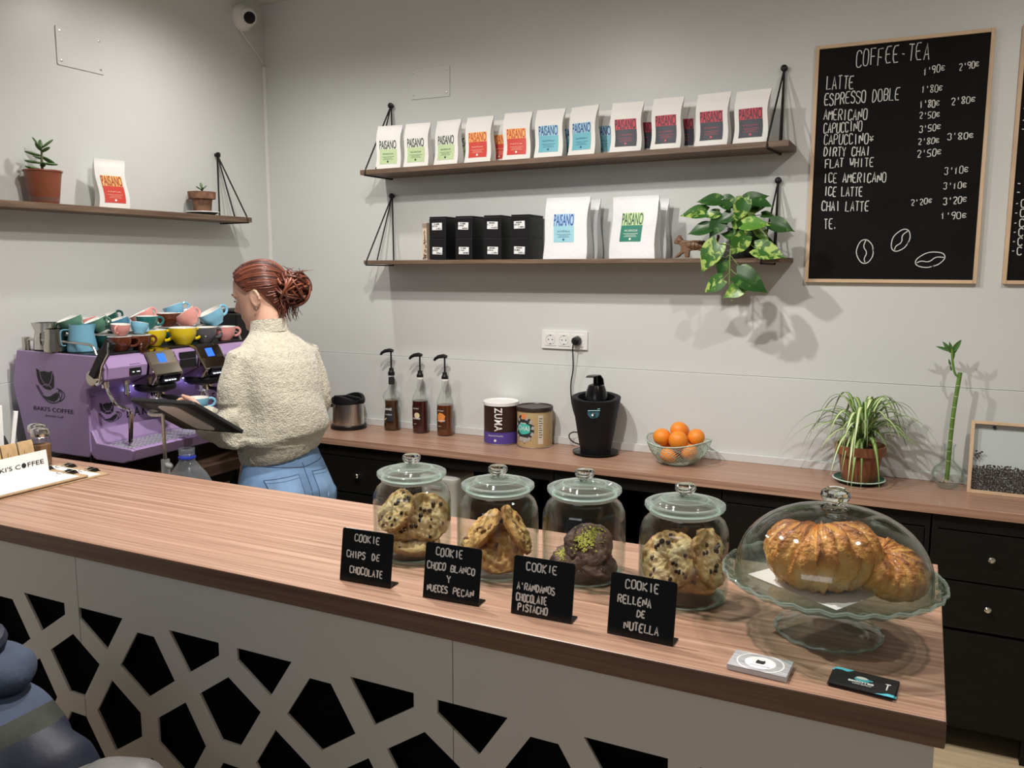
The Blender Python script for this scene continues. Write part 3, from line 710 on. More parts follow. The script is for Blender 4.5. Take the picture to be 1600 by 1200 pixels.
# ------------------------------------------------------------------ black tea boxes with hand-written labels
TEA = [[('TE NEGRO', 'CHOCO', 'NARANJA'), ('TE NEGRO', 'DETOX', 'CANELA')], [('TE VERDE', 'LIMON', 'JENGIBRE'), ('TE VERDE', 'GINKGO', 'MANZANA')],
       [('ROOIBOS', 'NARANJA', 'LIMON'), ('ROOIBOS', 'PIÑA', 'MANGO')], [('INFUSION', 'CALABAZA', 'CANELA'), ('INFUSION', 'MELON', 'Y MENTA')]]
ordw = ['leftmost column', 'second column from the left', 'third column from the left', 'rightmost column']
for c, x in enumerate((-2.022, -1.885, -1.742, -1.606)):
    for r in (0, 1):
        z = 1.7365 + r * 0.0945
        t = thing('tea_box', 'black tea box with a white handwritten label, %s, %s one' % (ordw[c], ('lower', 'upper')[r]), 'box', (x, 3.465, z), rz=rb.uniform(-0.02, 0.02), group='black tea boxes on the lower shelf')
        b = B(); b.box(-0.044, 0.044, -0.074, 0.074, 0, 0.094 if r == 0 else 0.092); b.obj('carton', M_black, t, smooth=False, bevel=0.002)
        if r == 1: b = B(); b.box(-0.0435, 0.0455, -0.0735, 0.0735, 0.0925, 0.099); b.obj('lid', M_black, t, smooth=False, bevel=0.002)
        tl = rb.uniform(-0.05, 0.05); R = Matrix.Translation((rb.uniform(-.003, .003), -0.0755, 0.055 if r else 0.040)) @ Matrix.Rotation(tl, 4, 'Y')
        b = B(); b.box(-0.026, 0.026, 0, 0.0006, -0.016, 0.016, mtx=R); lb = b.obj('paper_label', M_paper, t, smooth=False)
        for q, wd in enumerate(TEA[c][r]):
            b = B(); hand(b, wd, (-0.016, -0.024, -0.004)[q], (0.007, -0.002, -0.013)[q], 0.028, 0.006, 0, -0.0004, 0.0015, 0.06, rb); b.tf(R); b.obj('lettering', M_ink, lb, smooth=False, recalc=False)
t = thing('bean_picture', 'small narrow packet printed with coffee beans left of the black tea boxes', 'packet', (-2.098, 3.47, 1.7365), rz=0.0)
b = B(); b.box(-0.010, 0.012, -0.07, 0.06, 0, 0.168); b.obj('box', mat('beige_card', (0.62, 0.50, 0.38), 0.6), t, smooth=False, bevel=0.001)
b = B(); b.box(-0.0105, 0.0125, -0.0712, -0.0702, 0.145, 0.166); b.obj('top_band', mat('taupe_card', (0.30, 0.24, 0.20), 0.6), t, smooth=False)
b = B(); rr = random.Random(2)
for k in range(46):
    b.ell((rr.uniform(-0.008, 0.010), -0.0712, 0.004 + rr.random() ** 1.4 * 0.085), (0.0026, 0.0012, 0.0019), 6, 4)
tag(b.obj('bean_print', mat('dark_bean', (0.045, 0.022, 0.014), 0.4), t), kind='stuff')
b = B(); b.tube([(0.002, -0.0712, 0.092), (0.003, -0.0712, 0.105), (-0.001, -0.0712, 0.118), (0.002, -0.0712, 0.132)], 0.0014, 5); b.obj('script_print', M_ink, t)

# ------------------------------------------------------------------ wooden cat
catp = [(-0.929, 1.807), (-0.918, 1.824), (-0.912, 1.834), (-0.906, 1.821), (-0.897, 1.813), (-0.874, 1.811), (-0.84, 1.812), (-0.798, 1.808), (-0.782, 1.800), (-0.768, 1.804), (-0.758, 1.816), (-0.757, 1.832), (-0.750, 1.834), (-0.748, 1.822), (-0.756, 1.801), (-0.780, 1.790), (-0.789, 1.781), (-0.790, 1.769), (-0.786, 1.7435), (-0.803, 1.7435), (-0.812, 1.763), (-0.830, 1.773), (-0.864, 1.771), (-0.867, 1.7435), (-0.883, 1.7435), (-0.884, 1.763), (-0.897, 1.757), (-0.912, 1.7435), (-0.926, 1.7435), (-0.903, 1.768), (-0.899, 1.785), (-0.907, 1.796), (-0.926, 1.798)]
t = thing('cat_figurine', 'small brown wooden cat figurine walking along the lower shelf', 'figurine', (-0.84, 3.42, 1.7435))
M_catw = wood('brown_carved_wood', [(0.10, 0.05, 0.025), (0.18, 0.09, 0.045), (0.25, 0.14, 0.075)], (30, 30, 90), 0.5)
b = B(); b.prism(catp, 3.409, 3.431, 'y'); o = b.obj('cat', M_catw, t, w=True)
rm = o.modifiers.new('r', 'REMESH'); rm.mode = 'VOXEL'; rm.voxel_size = 0.0016
sm = o.modifiers.new('s', 'SMOOTH'); sm.iterations = 14; sm.factor = 0.6
b = B()
b.ell((-0.908, 3.420, 1.812), (0.016, 0.014, 0.014), 14, 10); b.ell((-0.923, 3.420, 1.805), (0.008, 0.008, 0.007), 12, 8)
for s in (-1, 1): b.lathe([(0.0055, 0), (0.0, 0.013)], n=8, mtx=Matrix.Translation((-0.905, 3.42 + s * 0.008, 1.822)))
b.obj('head', M_catw, t, w=True)
b = B(); b.ell((-0.840, 3.420, 1.792), (0.050, 0.019, 0.020), 18, 12); b.obj('belly', M_catw, t, w=True)
for xx in (-0.858, -0.842, -0.826, -0.810): 
    b = B(); b.lathe([(0.0195, -0.0006), (0.0205, 0), (0.0195, 0.0006)], n=20, closed=True, mtx=Matrix.Translation((xx, 3.42, 1.792)) @ Matrix.Rotation(PI / 2, 4, 'Y')); b.obj('carved_ring', mat('dark_wood_line', (0.05, 0.025, 0.015), 0.7), t, w=True)
# ------------------------------------------------------------------ plants
def leaf_blade(b, base, d, up, L, W, curl=0.25, nu=8, nv=4, heart=False, cup=0.15):
    """pointed leaf from base along d, face normal near up; UV v runs across"""
    d = Vector(d).normalized(); s = d.cross(Vector(up)).normalized(); n = s.cross(d)
    uvl = b.bm.loops.layers.uv.verify(); rows = []
    for i in range(nu + 1):
        t = i / nu
        if heart: wv = math.sin(PI * min(1, (t * 0.93 + 0.07)) ** 0.62) ** 0.9 * (1 - t ** 5)
        else: wv = math.sin(PI * (0.06 + 0.94 * t) ** 0.8) ** 0.8
        off = -0.10 * L * (heart and t < 0.12)
        row = []
        for j in range(nv + 1):
            a = -1 + 2 * j / nv
            back = (-0.12 * L * abs(a) * (1 - t * 4)) if heart and t < 0.25 else 0
            row.append(b.bm.verts.new(Vector(base) + d * (t * L * (1 - 0.1 * curl) + back) + s * (a * wv * W / 2) + n * (cup * W * abs(a) * wv - curl * L * t * t)))
        rows.append(row)
    for i in range(nu):
        for j in range(nv):
            try: f = b.bm.faces.new((rows[i][j], rows[i + 1][j], rows[i + 1][j + 1], rows[i][j + 1]))
            except ValueError: continue
            for lp, (u, v) in zip(f.loops, ((i, j), (i + 1, j), (i + 1, j + 1), (i, j + 1))): lp[uvl].uv = (u / nu, v / nv)
    return b
def leaf_mat(name, green, light, thr=0.56, scale=26, rough=0.35, stripe=False, stretch=(1, 1, 1)):
    m = bpy.data.materials.new(name); nt, p = nodes_of(m)
    tc = nt.nodes.new('ShaderNodeTexCoord')
    r = nt.nodes.new('ShaderNodeValToRGB'); cr = r.color_ramp
    if stripe:
        sp = nt.nodes.new('ShaderNodeSeparateXYZ'); nt.links.new(tc.outputs['UV'], sp.inputs[0])
        nt.links.new(sp.outputs['Y'], r.inputs[0])
        cr.elements[0].position = 0.0; cr.elements[0].color = (*green, 1); cr.elements[1].position = 1.0; cr.elements[1].color = (*green, 1)
        for pos, c in ((0.22, green), (0.33, light), (0.67, light), (0.78, green)):
            e = cr.elements.new(pos); e.color = (*c, 1)
    else:
        mp = nt.nodes.new('ShaderNodeMapping'); mp.inputs['Scale'].default_value = stretch
        n = nt.nodes.new('ShaderNodeTexNoise'); n.inputs['Scale'].default_value = scale; n.inputs['Detail'].default_value = 3; n.inputs['Distortion'].default_value = 0.6
        nt.links.new(tc.outputs['Object'], mp.inputs[0]); nt.links.new(mp.outputs[0], n.inputs['Vector']); nt.links.new(n.outputs[0], r.inputs[0])
        cr.elements[0].position = thr - 0.04; cr.elements[0].color = (*green, 1); cr.elements[1].position = thr + 0.05; cr.elements[1].color = (*light, 1)
    nt.links.new(r.outputs[0], p.inputs['Base Color'])
    p.inputs['Roughness'].default_value = rough
    p.inputs['Subsurface Weight'].default_value = 0.0
    return m
M_pothos = [leaf_mat('pothos_leaf_marbled', (0.035, 0.125, 0.02), (0.36, 0.50, 0.12), 0.54, 38), leaf_mat('pothos_leaf_dark', (0.02, 0.08, 0.016), (0.10, 0.21, 0.045), 0.60, 30), leaf_mat('pothos_leaf_light', (0.09, 0.24, 0.035), (0.33, 0.48, 0.10), 0.55, 40)]
M_stem = mat('green_stem', (0.16, 0.26, 0.07), 0.5)
M_soil = mat('potting_soil', (0.035, 0.022, 0.014), 0.95, var=0.5, vscale=120, bump=0.8, bscale=200)
def pot(t, prof, m, name='pot', n=36, **k): b = B(); b.lathe(prof, n=n); return b.obj(name, m, t, **k)

t = thing('pothos', 'trailing marbled green pothos in a dark pot on the lower shelf', 'potted plant', (-0.655, 3.44, 1.742))
pot(t, [(0, 0), (0.046, 0), (0.050, 0.005), (0.062, 0.095), (0.066, 0.10), (0.066, 0.115), (0.060, 0.115), (0.057, 0.09), (0, 0.088)], mat('dark_grey_pot', (0.03, 0.03, 0.032), 0.5))
b = B(); b.lathe([(0, 0.094), (0.058, 0.092)], n=24); b.obj('soil', M_soil, t)
PL = [(-0.783, 3.35, 1.965, 0.089, 190, 1), (-0.839, 3.35, 1.917, 0.097, 180, 0), (-0.816, 3.35, 1.85, 0.085, 170, 1), (-0.748, 3.35, 1.859, 0.089, 120, 1), (-0.706, 3.4, 1.968, 0.055, 0, 1), (-0.608, 3.4, 1.969, 0.088, -20, 1), (-0.651, 3.31, 1.914, 0.086, 110, 0), (-0.606, 3.4, 1.933, 0.072, -10, 0), (-0.769, 3.35, 1.907, 0.056, 170, 0), (-0.591, 3.31, 1.866, 0.094, 0, 2), (-0.499, 3.35, 1.859, 0.086, 15, 1), (-0.624, 3.35, 1.826, 0.063, 10, 1), (-0.657, 3.31, 1.786, 0.095, 130, 0), (-0.672, 3.35, 1.87, 0.055, 100, 2), (-0.763, 3.31, 1.743, 0.12, 120, 0), (-0.534, 3.31, 1.762, 0.109, 15, 0), (-0.561, 3.4, 1.791, 0.088, 20, 1), (-0.562, 3.4, 1.905, 0.045, 0, 0), (-0.714, 3.32, 1.704, 0.070, 100, 1), (-0.743, 3.30, 1.636, 0.088, 150, 0), (-0.663, 3.295, 1.613, 0.08, 150, 2), (-0.59, 3.30, 1.65, 0.126, 25, 1), (-0.614, 3.32, 1.7, 0.050, 0, 1), (-0.644, 3.35, 1.947, 0.063, -60, 2), (-0.727, 3.35, 1.949, 0.062, 210, 1), (-0.641, 3.35, 1.853, 0.060, 60, 0), (-0.713, 3.35, 1.894, 0.076, 160, 1), (-0.57, 3.35, 1.829, 0.067, 40, 2), (-0.690, 3.36, 1.93, 0.08, 140, 0), (-0.62, 3.36, 1.90, 0.08, 30, 0), (-0.575, 3.36, 1.945, 0.07, 10, 1), (-0.70, 3.37, 1.83, 0.07, 200, 1)]
rl = random.Random(5); loc = Vector((-0.655, 3.44, 1.742))
for (x, y, z, L, a, mi) in PL:
    an = math.radians(a); d = Vector((math.cos(an), rl.uniform(-0.25, 0.15), -math.sin(an))).normalized()
    up = Vector((rl.uniform(-0.25, 0.25) + 0.25, -0.85, 0.5 + rl.uniform(-0.2, 0.25)))
    L *= 1.12; base = Vector((x, y, z)) - d * L * 0.47 - loc
    b = B(); leaf_blade(b, base, d, up, L, L * 0.68, rl.uniform(0.08, 0.28), 10, 6, heart=True, cup=0.10)
    lf = b.obj('leaf', M_pothos[mi], t, ang=80)
    src = Vector((rl.uniform(-0.03, 0.03), rl.uniform(-0.03, 0.02), 0.095))
    if z < 1.76: src = Vector((-0.68, 3.315, min(1.79, z + 0.05))) - loc
    mid = (src + base) / 2 + Vector((0, -0.01, 0.03 if z > 1.8 else 0.0))
    b = B(); b.tube(smoothpath([src, mid, base], 2), 0.0016, 5); b.obj('leaf_stem', M_stem, lf)
b = B(); b.tube(smoothpath([(0, -0.02, 0.09), (-0.01, -0.055, 0.125), (-0.022, -0.085, 0.10), (-0.028, -0.125, 0.03), (-0.027, -0.128, -0.03), (-0.026, -0.13, -0.09), (-0.022, -0.14, -0.13), (-0.012, -0.14, -0.165)], 2), 0.0026, 6); b.obj('vine', M_stem, t)

# succulents on the left shelf
def succulent(label, locn, potprof, potmat, stemh, leaves, extra=None, leafcol=(0.08, 0.16, 0.055)):
    t = thing('potted_succulent', label, 'potted plant', locn)
    pot(t, potprof, potmat)
    if extra: extra(t)
    z0 = potprof[-1][1]
    b = B(); b.lathe([(0, z0 + 0.004), (potprof[-2][0] * 0.98, z0 + 0.003)], n=24); b.obj('soil', M_soil, t)
    b = B(); b.tube([(0, 0, z0), (0.002, -0.002, z0 + stemh * 0.5), (0, 0.002, z0 + stemh)], [0.0055, 0.005, 0.003], 7); b.obj('stem', mat('brown_green_stem', (0.12, 0.13, 0.06), 0.6), t)
    ml = mat('succulent_leaf_' + label[:6].strip().replace(' ', '_'), leafcol, 0.35, var=0.3, vscale=25)
    for az, hh, L, el in leaves:
        a = math.radians(az); e = math.radians(el); d = Vector((math.cos(a) * math.cos(e), math.sin(a) * math.cos(e), math.sin(e)))
        c = Vector((0, 0, z0 + stemh * hh)) + d * (L * 0.55)
        q = d.to_track_quat('X', 'Z').to_matrix().to_4x4()
        b = B(); b.ell(c, (L * 0.5, L * 0.21, L * 0.09), 14, 8, mtx=q)
        # a slimmer foot that meets the stem
        b.tube([Vector((0, 0, z0 + stemh * hh)), c - d * L * 0.3], [0.002, L * 0.09], 6)
        b.obj('leaf', ml, t, ang=80)
    return t
M_plpot = mat('brown_red_plastic_pot', (0.24, 0.07, 0.035), 0.4)
def band(t):
    b = B(); b.lathe([(0.0515, 0.008), (0.0545, 0.037)], n=36); b.obj('faded_band', mat('faded_pot_film', (0.16, 0.075, 0.06), 0.25), t)
succulent('jade plant in a brown plastic pot at the left end of the shelf', (-3.068, 2.213, 1.9405),
 [(0, 0), (0.048, 0), (0.051, 0.006), (0.062, 0.098), (0.066, 0.120), (0.070, 0.121), (0.069, 0.126), (0.064, 0.126), (0.060, 0.11), (0, 0.108)], M_plpot, 0.10,
 [(60, 1.0, 0.055, 40), (235, 1.02, 0.045, 55), (100, 0.72, 0.065, -22), (260, 0.72, 0.060, 10), (80, 0.45, 0.058, 0), (250, 0.45, 0.058, 5), (90, 0.14, 0.062, -8), (255, 0.18, 0.06, 10), (0, 0.85, 0.05, 20), (180, 0.6, 0.05, 20), (330, 0.3, 0.05, 15), (150, 1.0, 0.035, 70), (300, 0.9, 0.045, 35)], band)
def under(t):
    b = B(); b.lathe([(0, -0.008), (0.050, -0.008), (0.073, 0.004), (0.074, 0.007), (0.070, 0.007), (0.05, -0.003), (0, -0.003)], n=40); b.obj('saucer', mat('blue_white_saucer', (0.10, 0.20, 0.26), 0.3), t)
    b = B(); b.lathe([(0.070, 0.0072), (0.074, 0.0075), (0.0755, 0.0045), (0.0735, 0.0035)], n=40, closed=True); b.obj('saucer_rim', M_white, t)
M_terr = mat('mossy_terracotta', (0.23, 0.12, 0.075), 0.85, var=0.45, vscale=35, bump=0.3, bscale=60)
succulent('small young succulent in an aged terracotta pot on a saucer', (-3.068, 3.010, 1.9490),
 [(0, -0.002), (0.038, -0.002), (0.046, 0.066), (0.0605, 0.066), (0.063, 0.098), (0.056, 0.098), (0.054, 0.085), (0, 0.083)], M_terr, 0.030,
 [(70, 0.8, 0.032, 40), (250, 0.8, 0.030, 30), (150, 1.0, 0.03, 70), (330, 0.6, 0.028, 35), (80, 0.2, 0.03, 10), (240, 0.3, 0.034, -5)], under, (0.07, 0.15, 0.06))

# spider plant
t = thing('spider_plant', 'spider plant with arching striped leaves in a terracotta pot on the worktop', 'potted plant', (-0.187, 3.40, 0.9005))
pot(t, [(0, 0.010), (0.060, 0.010), (0.062, 0.014), (0.079, 0.112), (0.090, 0.112), (0.093, 0.145), (0.085, 0.146), (0.080, 0.128), (0, 0.126)], mat('terracotta', (0.27, 0.105, 0.05), 0.45, var=0.2, vscale=20))
b = B(); b.lathe([(0, 0.130), (0.082, 0.128)], n=28); b.obj('soil', M_soil, t)
b = B(); b.lathe([(0, 0), (0.055, 0), (0.088, 0.010), (0.094, 0.016), (0.091, 0.018), (0.084, 0.013), (0.052, 0.007), (0, 0.007)], n=44); b.obj('saucer', mat('dark_green_glaze', (0.03, 0.12, 0.085), 0.2, var=0.3, vscale=30), t)
b = B(); b.lathe([(0.0905, 0.0182), (0.0935, 0.0172), (0.0948, 0.0155), (0.092, 0.0165)], n=44, closed=True); b.obj('saucer_rim', mat('pale_green_rim', (0.55, 0.68, 0.60), 0.25), t)
M_spider = leaf_mat('spider_leaf', (0.14, 0.27, 0.05), (0.72, 0.80, 0.45), stripe=True)
M_spider2 = leaf_mat('spider_leaf_dark', (0.09, 0.20, 0.04), (0.42, 0.56, 0.20), stripe=True)
rs = random.Random(11)
SP = []
for k in range(58):
    az = rs.uniform(0, 2 * PI); reach = rs.uniform(0.10, 0.24); rise = rs.uniform(0.04, 0.15); droop = rs.uniform(0.0, 0.16)
    if math.sin(az) > 0.2: reach = min(reach, 0.12 / abs(math.sin(az)))
    SP.append((az, reach, rise, droop))
SP += [(math.radians(-8), 0.29, 0.10, 0.13), (math.radians(178), 0.30, 0.10, 0.16), (math.radians(186), 0.31, 0.06, 0.13), (math.radians(-100), 0.12, 0.02, 0.16), (math.radians(-80), 0.13, 0.02, 0.15), (math.radians(-62), 0.15, 0.03, 0.16), (math.radians(-120), 0.12, 0.05, 0.13)]
for az, reach, rise, droop in SP:
    dh = Vector((math.cos(az), math.sin(az), 0)); P0 = Vector((rs.uniform(-0.014, 0.014), rs.uniform(-0.014, 0.014), 0.128))
    P1 = P0 + dh * reach * 0.22 + Vector((0, 0, rise * 1.5 + 0.05)); P2 = P0 + dh * reach * 0.75 + Vector((0, 0, rise * 1.5 + 0.03)); P3 = P0 + dh * reach + Vector((0, 0, rise - droop))
    W = rs.uniform(0.014, 0.022); side = dh.cross(Vector((0, 0, 1))); b = B(); n = 12; uvl = b.bm.loops.layers.uv.verify(); rows = []
    for i in range(n + 1):
        s_ = i / n; q = 1 - s_
        p = P0 * q ** 3 + P1 * 3 * q * q * s_ + P2 * 3 * q * s_ * s_ + P3 * s_ ** 3
        w_ = W * (0.55 + 0.45 * math.sin(PI * min(1, s_ * 1.2))) * (1 - s_ ** 3.5) + 0.0006
        rows.append([b.bm.verts.new(p + side * (a * w_ / 2) + Vector((0, 0, abs(a) * w_ * 0.16))) for a in (-1, -0.4, 0.4, 1)])
    for i in range(n):
        for j in range(3):
            f = b.bm.faces.new((rows[i][j], rows[i + 1][j], rows[i + 1][j + 1], rows[i][j + 1]))
            uu = (0, 0.3, 0.7, 1)
            for lp, (u, v) in zip(f.loops, ((i, uu[j]), (i + 1, uu[j]), (i + 1, uu[j + 1]), (i, uu[j + 1]))): lp[uvl].uv = (u / n, v)
    b.obj('leaf', M_spider if rs.random() < 0.72 else M_spider2, t, ang=80)

# lucky bamboo in a glass vase
t = thing('bamboo_vase', 'single lucky bamboo stalk in a small round glass vase', 'potted plant', (0.112, 3.45, 0.9005))
b = B(); b.lathe([(0, 0.003), (0.024, 0.0), (0.034, 0.008), (0.050, 0.030), (0.055, 0.050), (0.050, 0.072), (0.030, 0.092), (0.018, 0.105), (0.0165, 0.150), (0.022, 0.165), (0.0205, 0.1655), (0.0150, 0.150), (0.0165, 0.106), (0.028, 0.090), (0.047, 0.071), (0.052, 0.050), (0.047, 0.031), (0.032, 0.012), (0.0, 0.008)], n=12)
b.obj('vase', M_glass, t, ang=20)
b = B(); M_bam = mat('bamboo_green', (0.13, 0.24, 0.05), 0.4, var=0.2, vscale=30)
P = [Vector((-0.002, 0, 0.03)), Vector((0.0, 0, 0.10)), Vector((0.0, 0, 0.17)), Vector((0.004, 0, 0.29)), Vector((0.016, 0, 0.43))]
P = smoothpath(P, 2); b.tube(P, 0.0078, 10); b.obj('stalk', M_bam, t)
def along(s):
    L = [0]
    for i in range(1, len(P)): L.append(L[-1] + (P[i] - P[i - 1]).length)
    s *= L[-1]
    for i in range(1, len(P)):
        if L[i] >= s: return P[i - 1].lerp(P[i], (s - L[i - 1]) / (L[i] - L[i - 1])), (P[i] - P[i - 1]).normalized()
for s in (0.18, 0.27, 0.37, 0.48, 0.58, 0.68, 0.78, 0.88):
    p, d = along(s); b = B(); b.lathe([(0.0076, -0.002), (0.0088, 0), (0.0076, 0.002)], n=12, mtx=Matrix.Translation(p) @ d.to_track_quat('Z', 'Y').to_matrix().to_4x4()); b.obj('node_ring', mat('pale_green_ring', (0.38, 0.48, 0.22), 0.5), t)
b = B(); b.tube(smoothpath([(0.010, -0.004, 0.415), (-0.002, -0.006, 0.425), (-0.012, -0.004, 0.47), (-0.016, 0, 0.515)], 2), [0.0035] * 13 if False else 0.0042, 7); b.obj('shoot', M_bam, t)
M_bl = mat('bamboo_leaf', (0.055, 0.145, 0.03), 0.4, var=0.2, vscale=30)
for bx, bz, tx, tz, ty, W in ((-0.014, 0.505, -0.069, 0.523, -0.01, 0.012), (-0.016, 0.50, -0.048, 0.541, 0.0, 0.015), (-0.014, 0.50, -0.026, 0.540, -0.01, 0.013), (-0.013, 0.505, 0.012, 0.550, -0.01, 0.019), (-0.014, 0.495, 0.004, 0.520, 0.01, 0.010), (-0.013, 0.47, -0.006, 0.515, 0.0, 0.010), (-0.017, 0.455, -0.024, 0.478, 0, 0.008), (-0.012, 0.435, -0.018, 0.455, 0, 0.007)):
    b = B(); A = Vector((bx, 0, bz)); T = Vector((tx, ty, tz)); leaf_blade(b, A, T - A, (0, -1, 0.2), (T - A).length, W, 0.1, 6, 4, cup=0.2); b.obj('leaf', M_bl, t, ang=80)
b = B()
for k in range(9):
    a = rs.uniform(0, 2 * PI); b.tube(smoothpath([(-0.002, 0, 0.036), (0.012 * math.cos(a), 0.012 * math.sin(a), 0.03), (0.024 * math.cos(a + 0.5), 0.024 * math.sin(a + 0.5), 0.022 + 0.004 * rs.random())], 1), 0.0011, 5)
tag(b.obj('roots', mat('pale_root', (0.55, 0.40, 0.22), 0.6), t), kind='stuff')

# ------------------------------------------------------------------ framed coffee beans
t = thing('bean_box', 'light oak box frame half filled with coffee beans leaning on the wall', 'picture frame', (0.176, 3.415, 0.9005), rot=(math.radians(-9.5), 0, -0.02))
FW, FH, FD = 0.32, 0.262, 0.03
for a in ((0, 0.012), (FW - 0.012, FW)):
    b = B(); b.box(a[0], a[1], 0, FD, 0, FH); b.obj('frame_rail', M_oak, t, smooth=False, bevel=0.001)
for a in ((0, 0.012), (FH - 0.012, FH)):
    b = B(); b.box(0.012, FW - 0.012, 0.0005, FD, a[0], a[1]); b.obj('frame_rail', M_oakh, t, smooth=False, bevel=0.001)
b = B(); b.box(0.012, FW - 0.012, FD - 0.004, FD, 0.012, FH - 0.012); b.obj('backing_card', mat('pale_blue_card', (0.72, 0.76, 0.78), 0.8), t, smooth=False)
b = B(); b.box(0.012, FW - 0.012, 0.0025, 0.0035, 0.012, FH - 0.012); b.obj('glass_pane', M_glass, t, smooth=False)
def bean(b, c, r, rot):
    M = Matrix.Translation(c) @ rot
    b.lathe([(0, -1), (0.75, -0.62), (1, 0), (0.75, 0.62), (0, 1)], n=7, mtx=M @ Matrix.Diagonal((r, r * 0.7, r * 1.35, 1)))
def cf(x): return 0.085 + 0.018 * math.sin(x * 14 + 0.4) + 0.012 * x / 0.3
mb1 = mat('roasted_bean', (0.06, 0.028, 0.015), 0.35, var=0.5, vscale=90); 
b = B(); nb = 0
for i in range(44):
    for j in range(18):
        x = 0.017 + 0.0068 * i + rs.uniform(-.002, .002); z = 0.016 + 0.0062 * j + rs.uniform(-.002, .002)
        if x > FW - 0.016 or z > cf(x): continue
        bean(b, Vector((x, 0.0085 + rs.uniform(0, 0.005), z)), 0.0033, Euler((rs.uniform(0, 3), rs.uniform(0, 3), rs.uniform(0, 3))).to_matrix().to_4x4()); nb += 1
tag(b.obj('coffee_beans', mb1, t), kind='stuff')
for x, z in ((0.020, 0.135), (0.025, 0.142), (0.030, 0.136), (0.034, 0.145), (0.040, 0.150), (0.022, 0.152), (0.026, 0.128)):
    b = B(); bean(b, Vector((x, 0.010, z)), 0.0036, Euler((0.3, rs.uniform(0, 3), 0)).to_matrix().to_4x4()); b.obj('stray_bean', mb1, t)
b = B(); b.lathe([(0, 0), (0.005, 0), (0.006, 0.004), (0.003, 0.008), (0, 0.008)], n=14, mtx=Matrix.Translation((0.075, 0.024, FH - 0.022)) @ Matrix.Rotation(PI / 2, 4, 'X')); b.obj('wall_hook', M_black, t)
# ------------------------------------------------------------------ espresso machine table
t = thing('side_table', 'dark stained wooden table under the lilac espresso machine', 'table', (-2.80, 2.45, 0))
M_dkwood = wood('dark_stained_table', [(0.045, 0.025, 0.015), (0.08, 0.045, 0.028), (0.12, 0.07, 0.045)], (20, 1.2, 20), 0.45)
b = B(); b.box(-3.135, -2.455, 1.90, 2.98, 0.895, 0.940); b.obj('tabletop', M_dkwood, t, w=True, smooth=False, bevel=0.002)
for x in (-3.10, -2.52):
    for y in (1.93, 2.55, 2.92):
        b = B(); b.box(x, x + 0.04, y, y + 0.04, 0, 0.894); b.obj('leg', M_blackcab, t, w=True, smooth=False)
b = B(); b.box(-3.12, -2.49, 1.94, 2.96, 0.845, 0.894); b.obj('apron', M_blackcab, t, w=True, smooth=False)
b = B(); b.box(-3.10, -2.5, 1.94, 2.94, 0.30, 0.318); b.obj('lower_shelf', M_blackcab, t, w=True, smooth=False)

# ------------------------------------------------------------------ espresso machine
MY0, MY1 = 2.058, 2.815
t = EM = thing('espresso_machine', 'large lilac two-group espresso machine topped with colourful cups', 'coffee machine', (-2.85, 2.44, 0.942))
sil = [(-3.075, 1.392), (-3.112, 1.262), (-3.05, 1.012), (-2.715, 1.012), (-2.700, 1.035), (-2.700, 1.262), (-2.603, 1.303), (-2.600, 1.345), (-2.618, 1.380), (-2.635, 1.388)]
for ya, yb in ((MY0, MY0 + 0.012), (MY1 - 0.012, MY1)):
    b = B(); b.prism(sil, ya, yb, 'y'); b.obj('side_panel', M_purple, t, w=True, smooth=False, bevel=0.004, seg=3)
b = B(); b.prism([(-3.06, 1.384), (-3.095, 1.262), (-3.04, 1.02), (-2.722, 1.02), (-2.722, 1.27), (-2.66, 1.30), (-2.66, 1.384)], MY0 + 0.012, MY1 - 0.012, 'y')
b.obj('body', M_purple, t, w=True, smooth=False)
b = B(); b.box(-3.07, -2.645, MY0 + 0.006, MY1 - 0.006, 1.3845, 1.391); cuptray = b.obj('cup_tray', M_black, t, w=True, smooth=False, bevel=0.003)
# upper front: button block, middle screen block, right block
for (ya, yb, nm) in ((MY0 + 0.013, 2.243, 'button_block'), (2.385, 2.488, 'screen_block'), (2.625, MY1 - 0.013, 'button_block')):
    b = B(); b.prism([(-2.70, 1.262), (-2.604, 1.303), (-2.596, 1.345), (-2.614, 1.378), (-2.634, 1.3835), (-2.70, 1.3835)], ya, yb, 'y'); o = b.obj(nm, M_purple, t, w=True, smooth=False, bevel=0.004, seg=3)
    if nm == 'screen_block':
        b = B(); b.box(-0.001, 0.0025, ya + 0.010, yb - 0.010, -0.031, 0.031); b.tf(Matrix.Translation((-2.5985, 0, 1.342)) @ Matrix.Rotation(math.radians(-2), 4, 'Y'))
        b.obj('screen', M_blackgloss, o, w=True, smooth=False)
    else:
        yc = (ya + yb) / 2 + (0.03 if ya < 2.2 else -0.03)
        b = B(); b.prism([(p[0] + yc, p[1]) for p in rrect(0.052, 0.042, 0.006)], -0.001, 0.0012, 'x'); b.tf(Matrix.Translation((-2.5985, 0, 1.330)) @ Matrix.Rotation(math.radians(-3), 4, 'Y')); pz = b.obj('touch_pad', M_blackgloss, o, w=True, smooth=False)
        for dy, ww in ((-0.010, 0.008), (0.012, 0.014)):
            b = B(); b.box(-2.5972, -2.5968, yc + dy - ww / 2, yc + dy + ww / 2, 1.318, 1.323); b.obj('light_icon', mat('white_icon', (0.9, 0.95, 1), 0.5, emit=(0.8, 0.9, 1), estr=2.5), pz, w=True, smooth=False)
M_blue = mat('blue_display', (0.02, 0.08, 0.9), 0.4, emit=(0.03, 0.16, 1.0), estr=1.1)
M_chr2 = mat('dark_chrome', (0.52, 0.47, 0.40), 0.10, 1.0)
M_led = mat('led_lamp', (0.9, 0.92, 1), 0.5, emit=(0.75, 0.78, 1.0), estr=14)
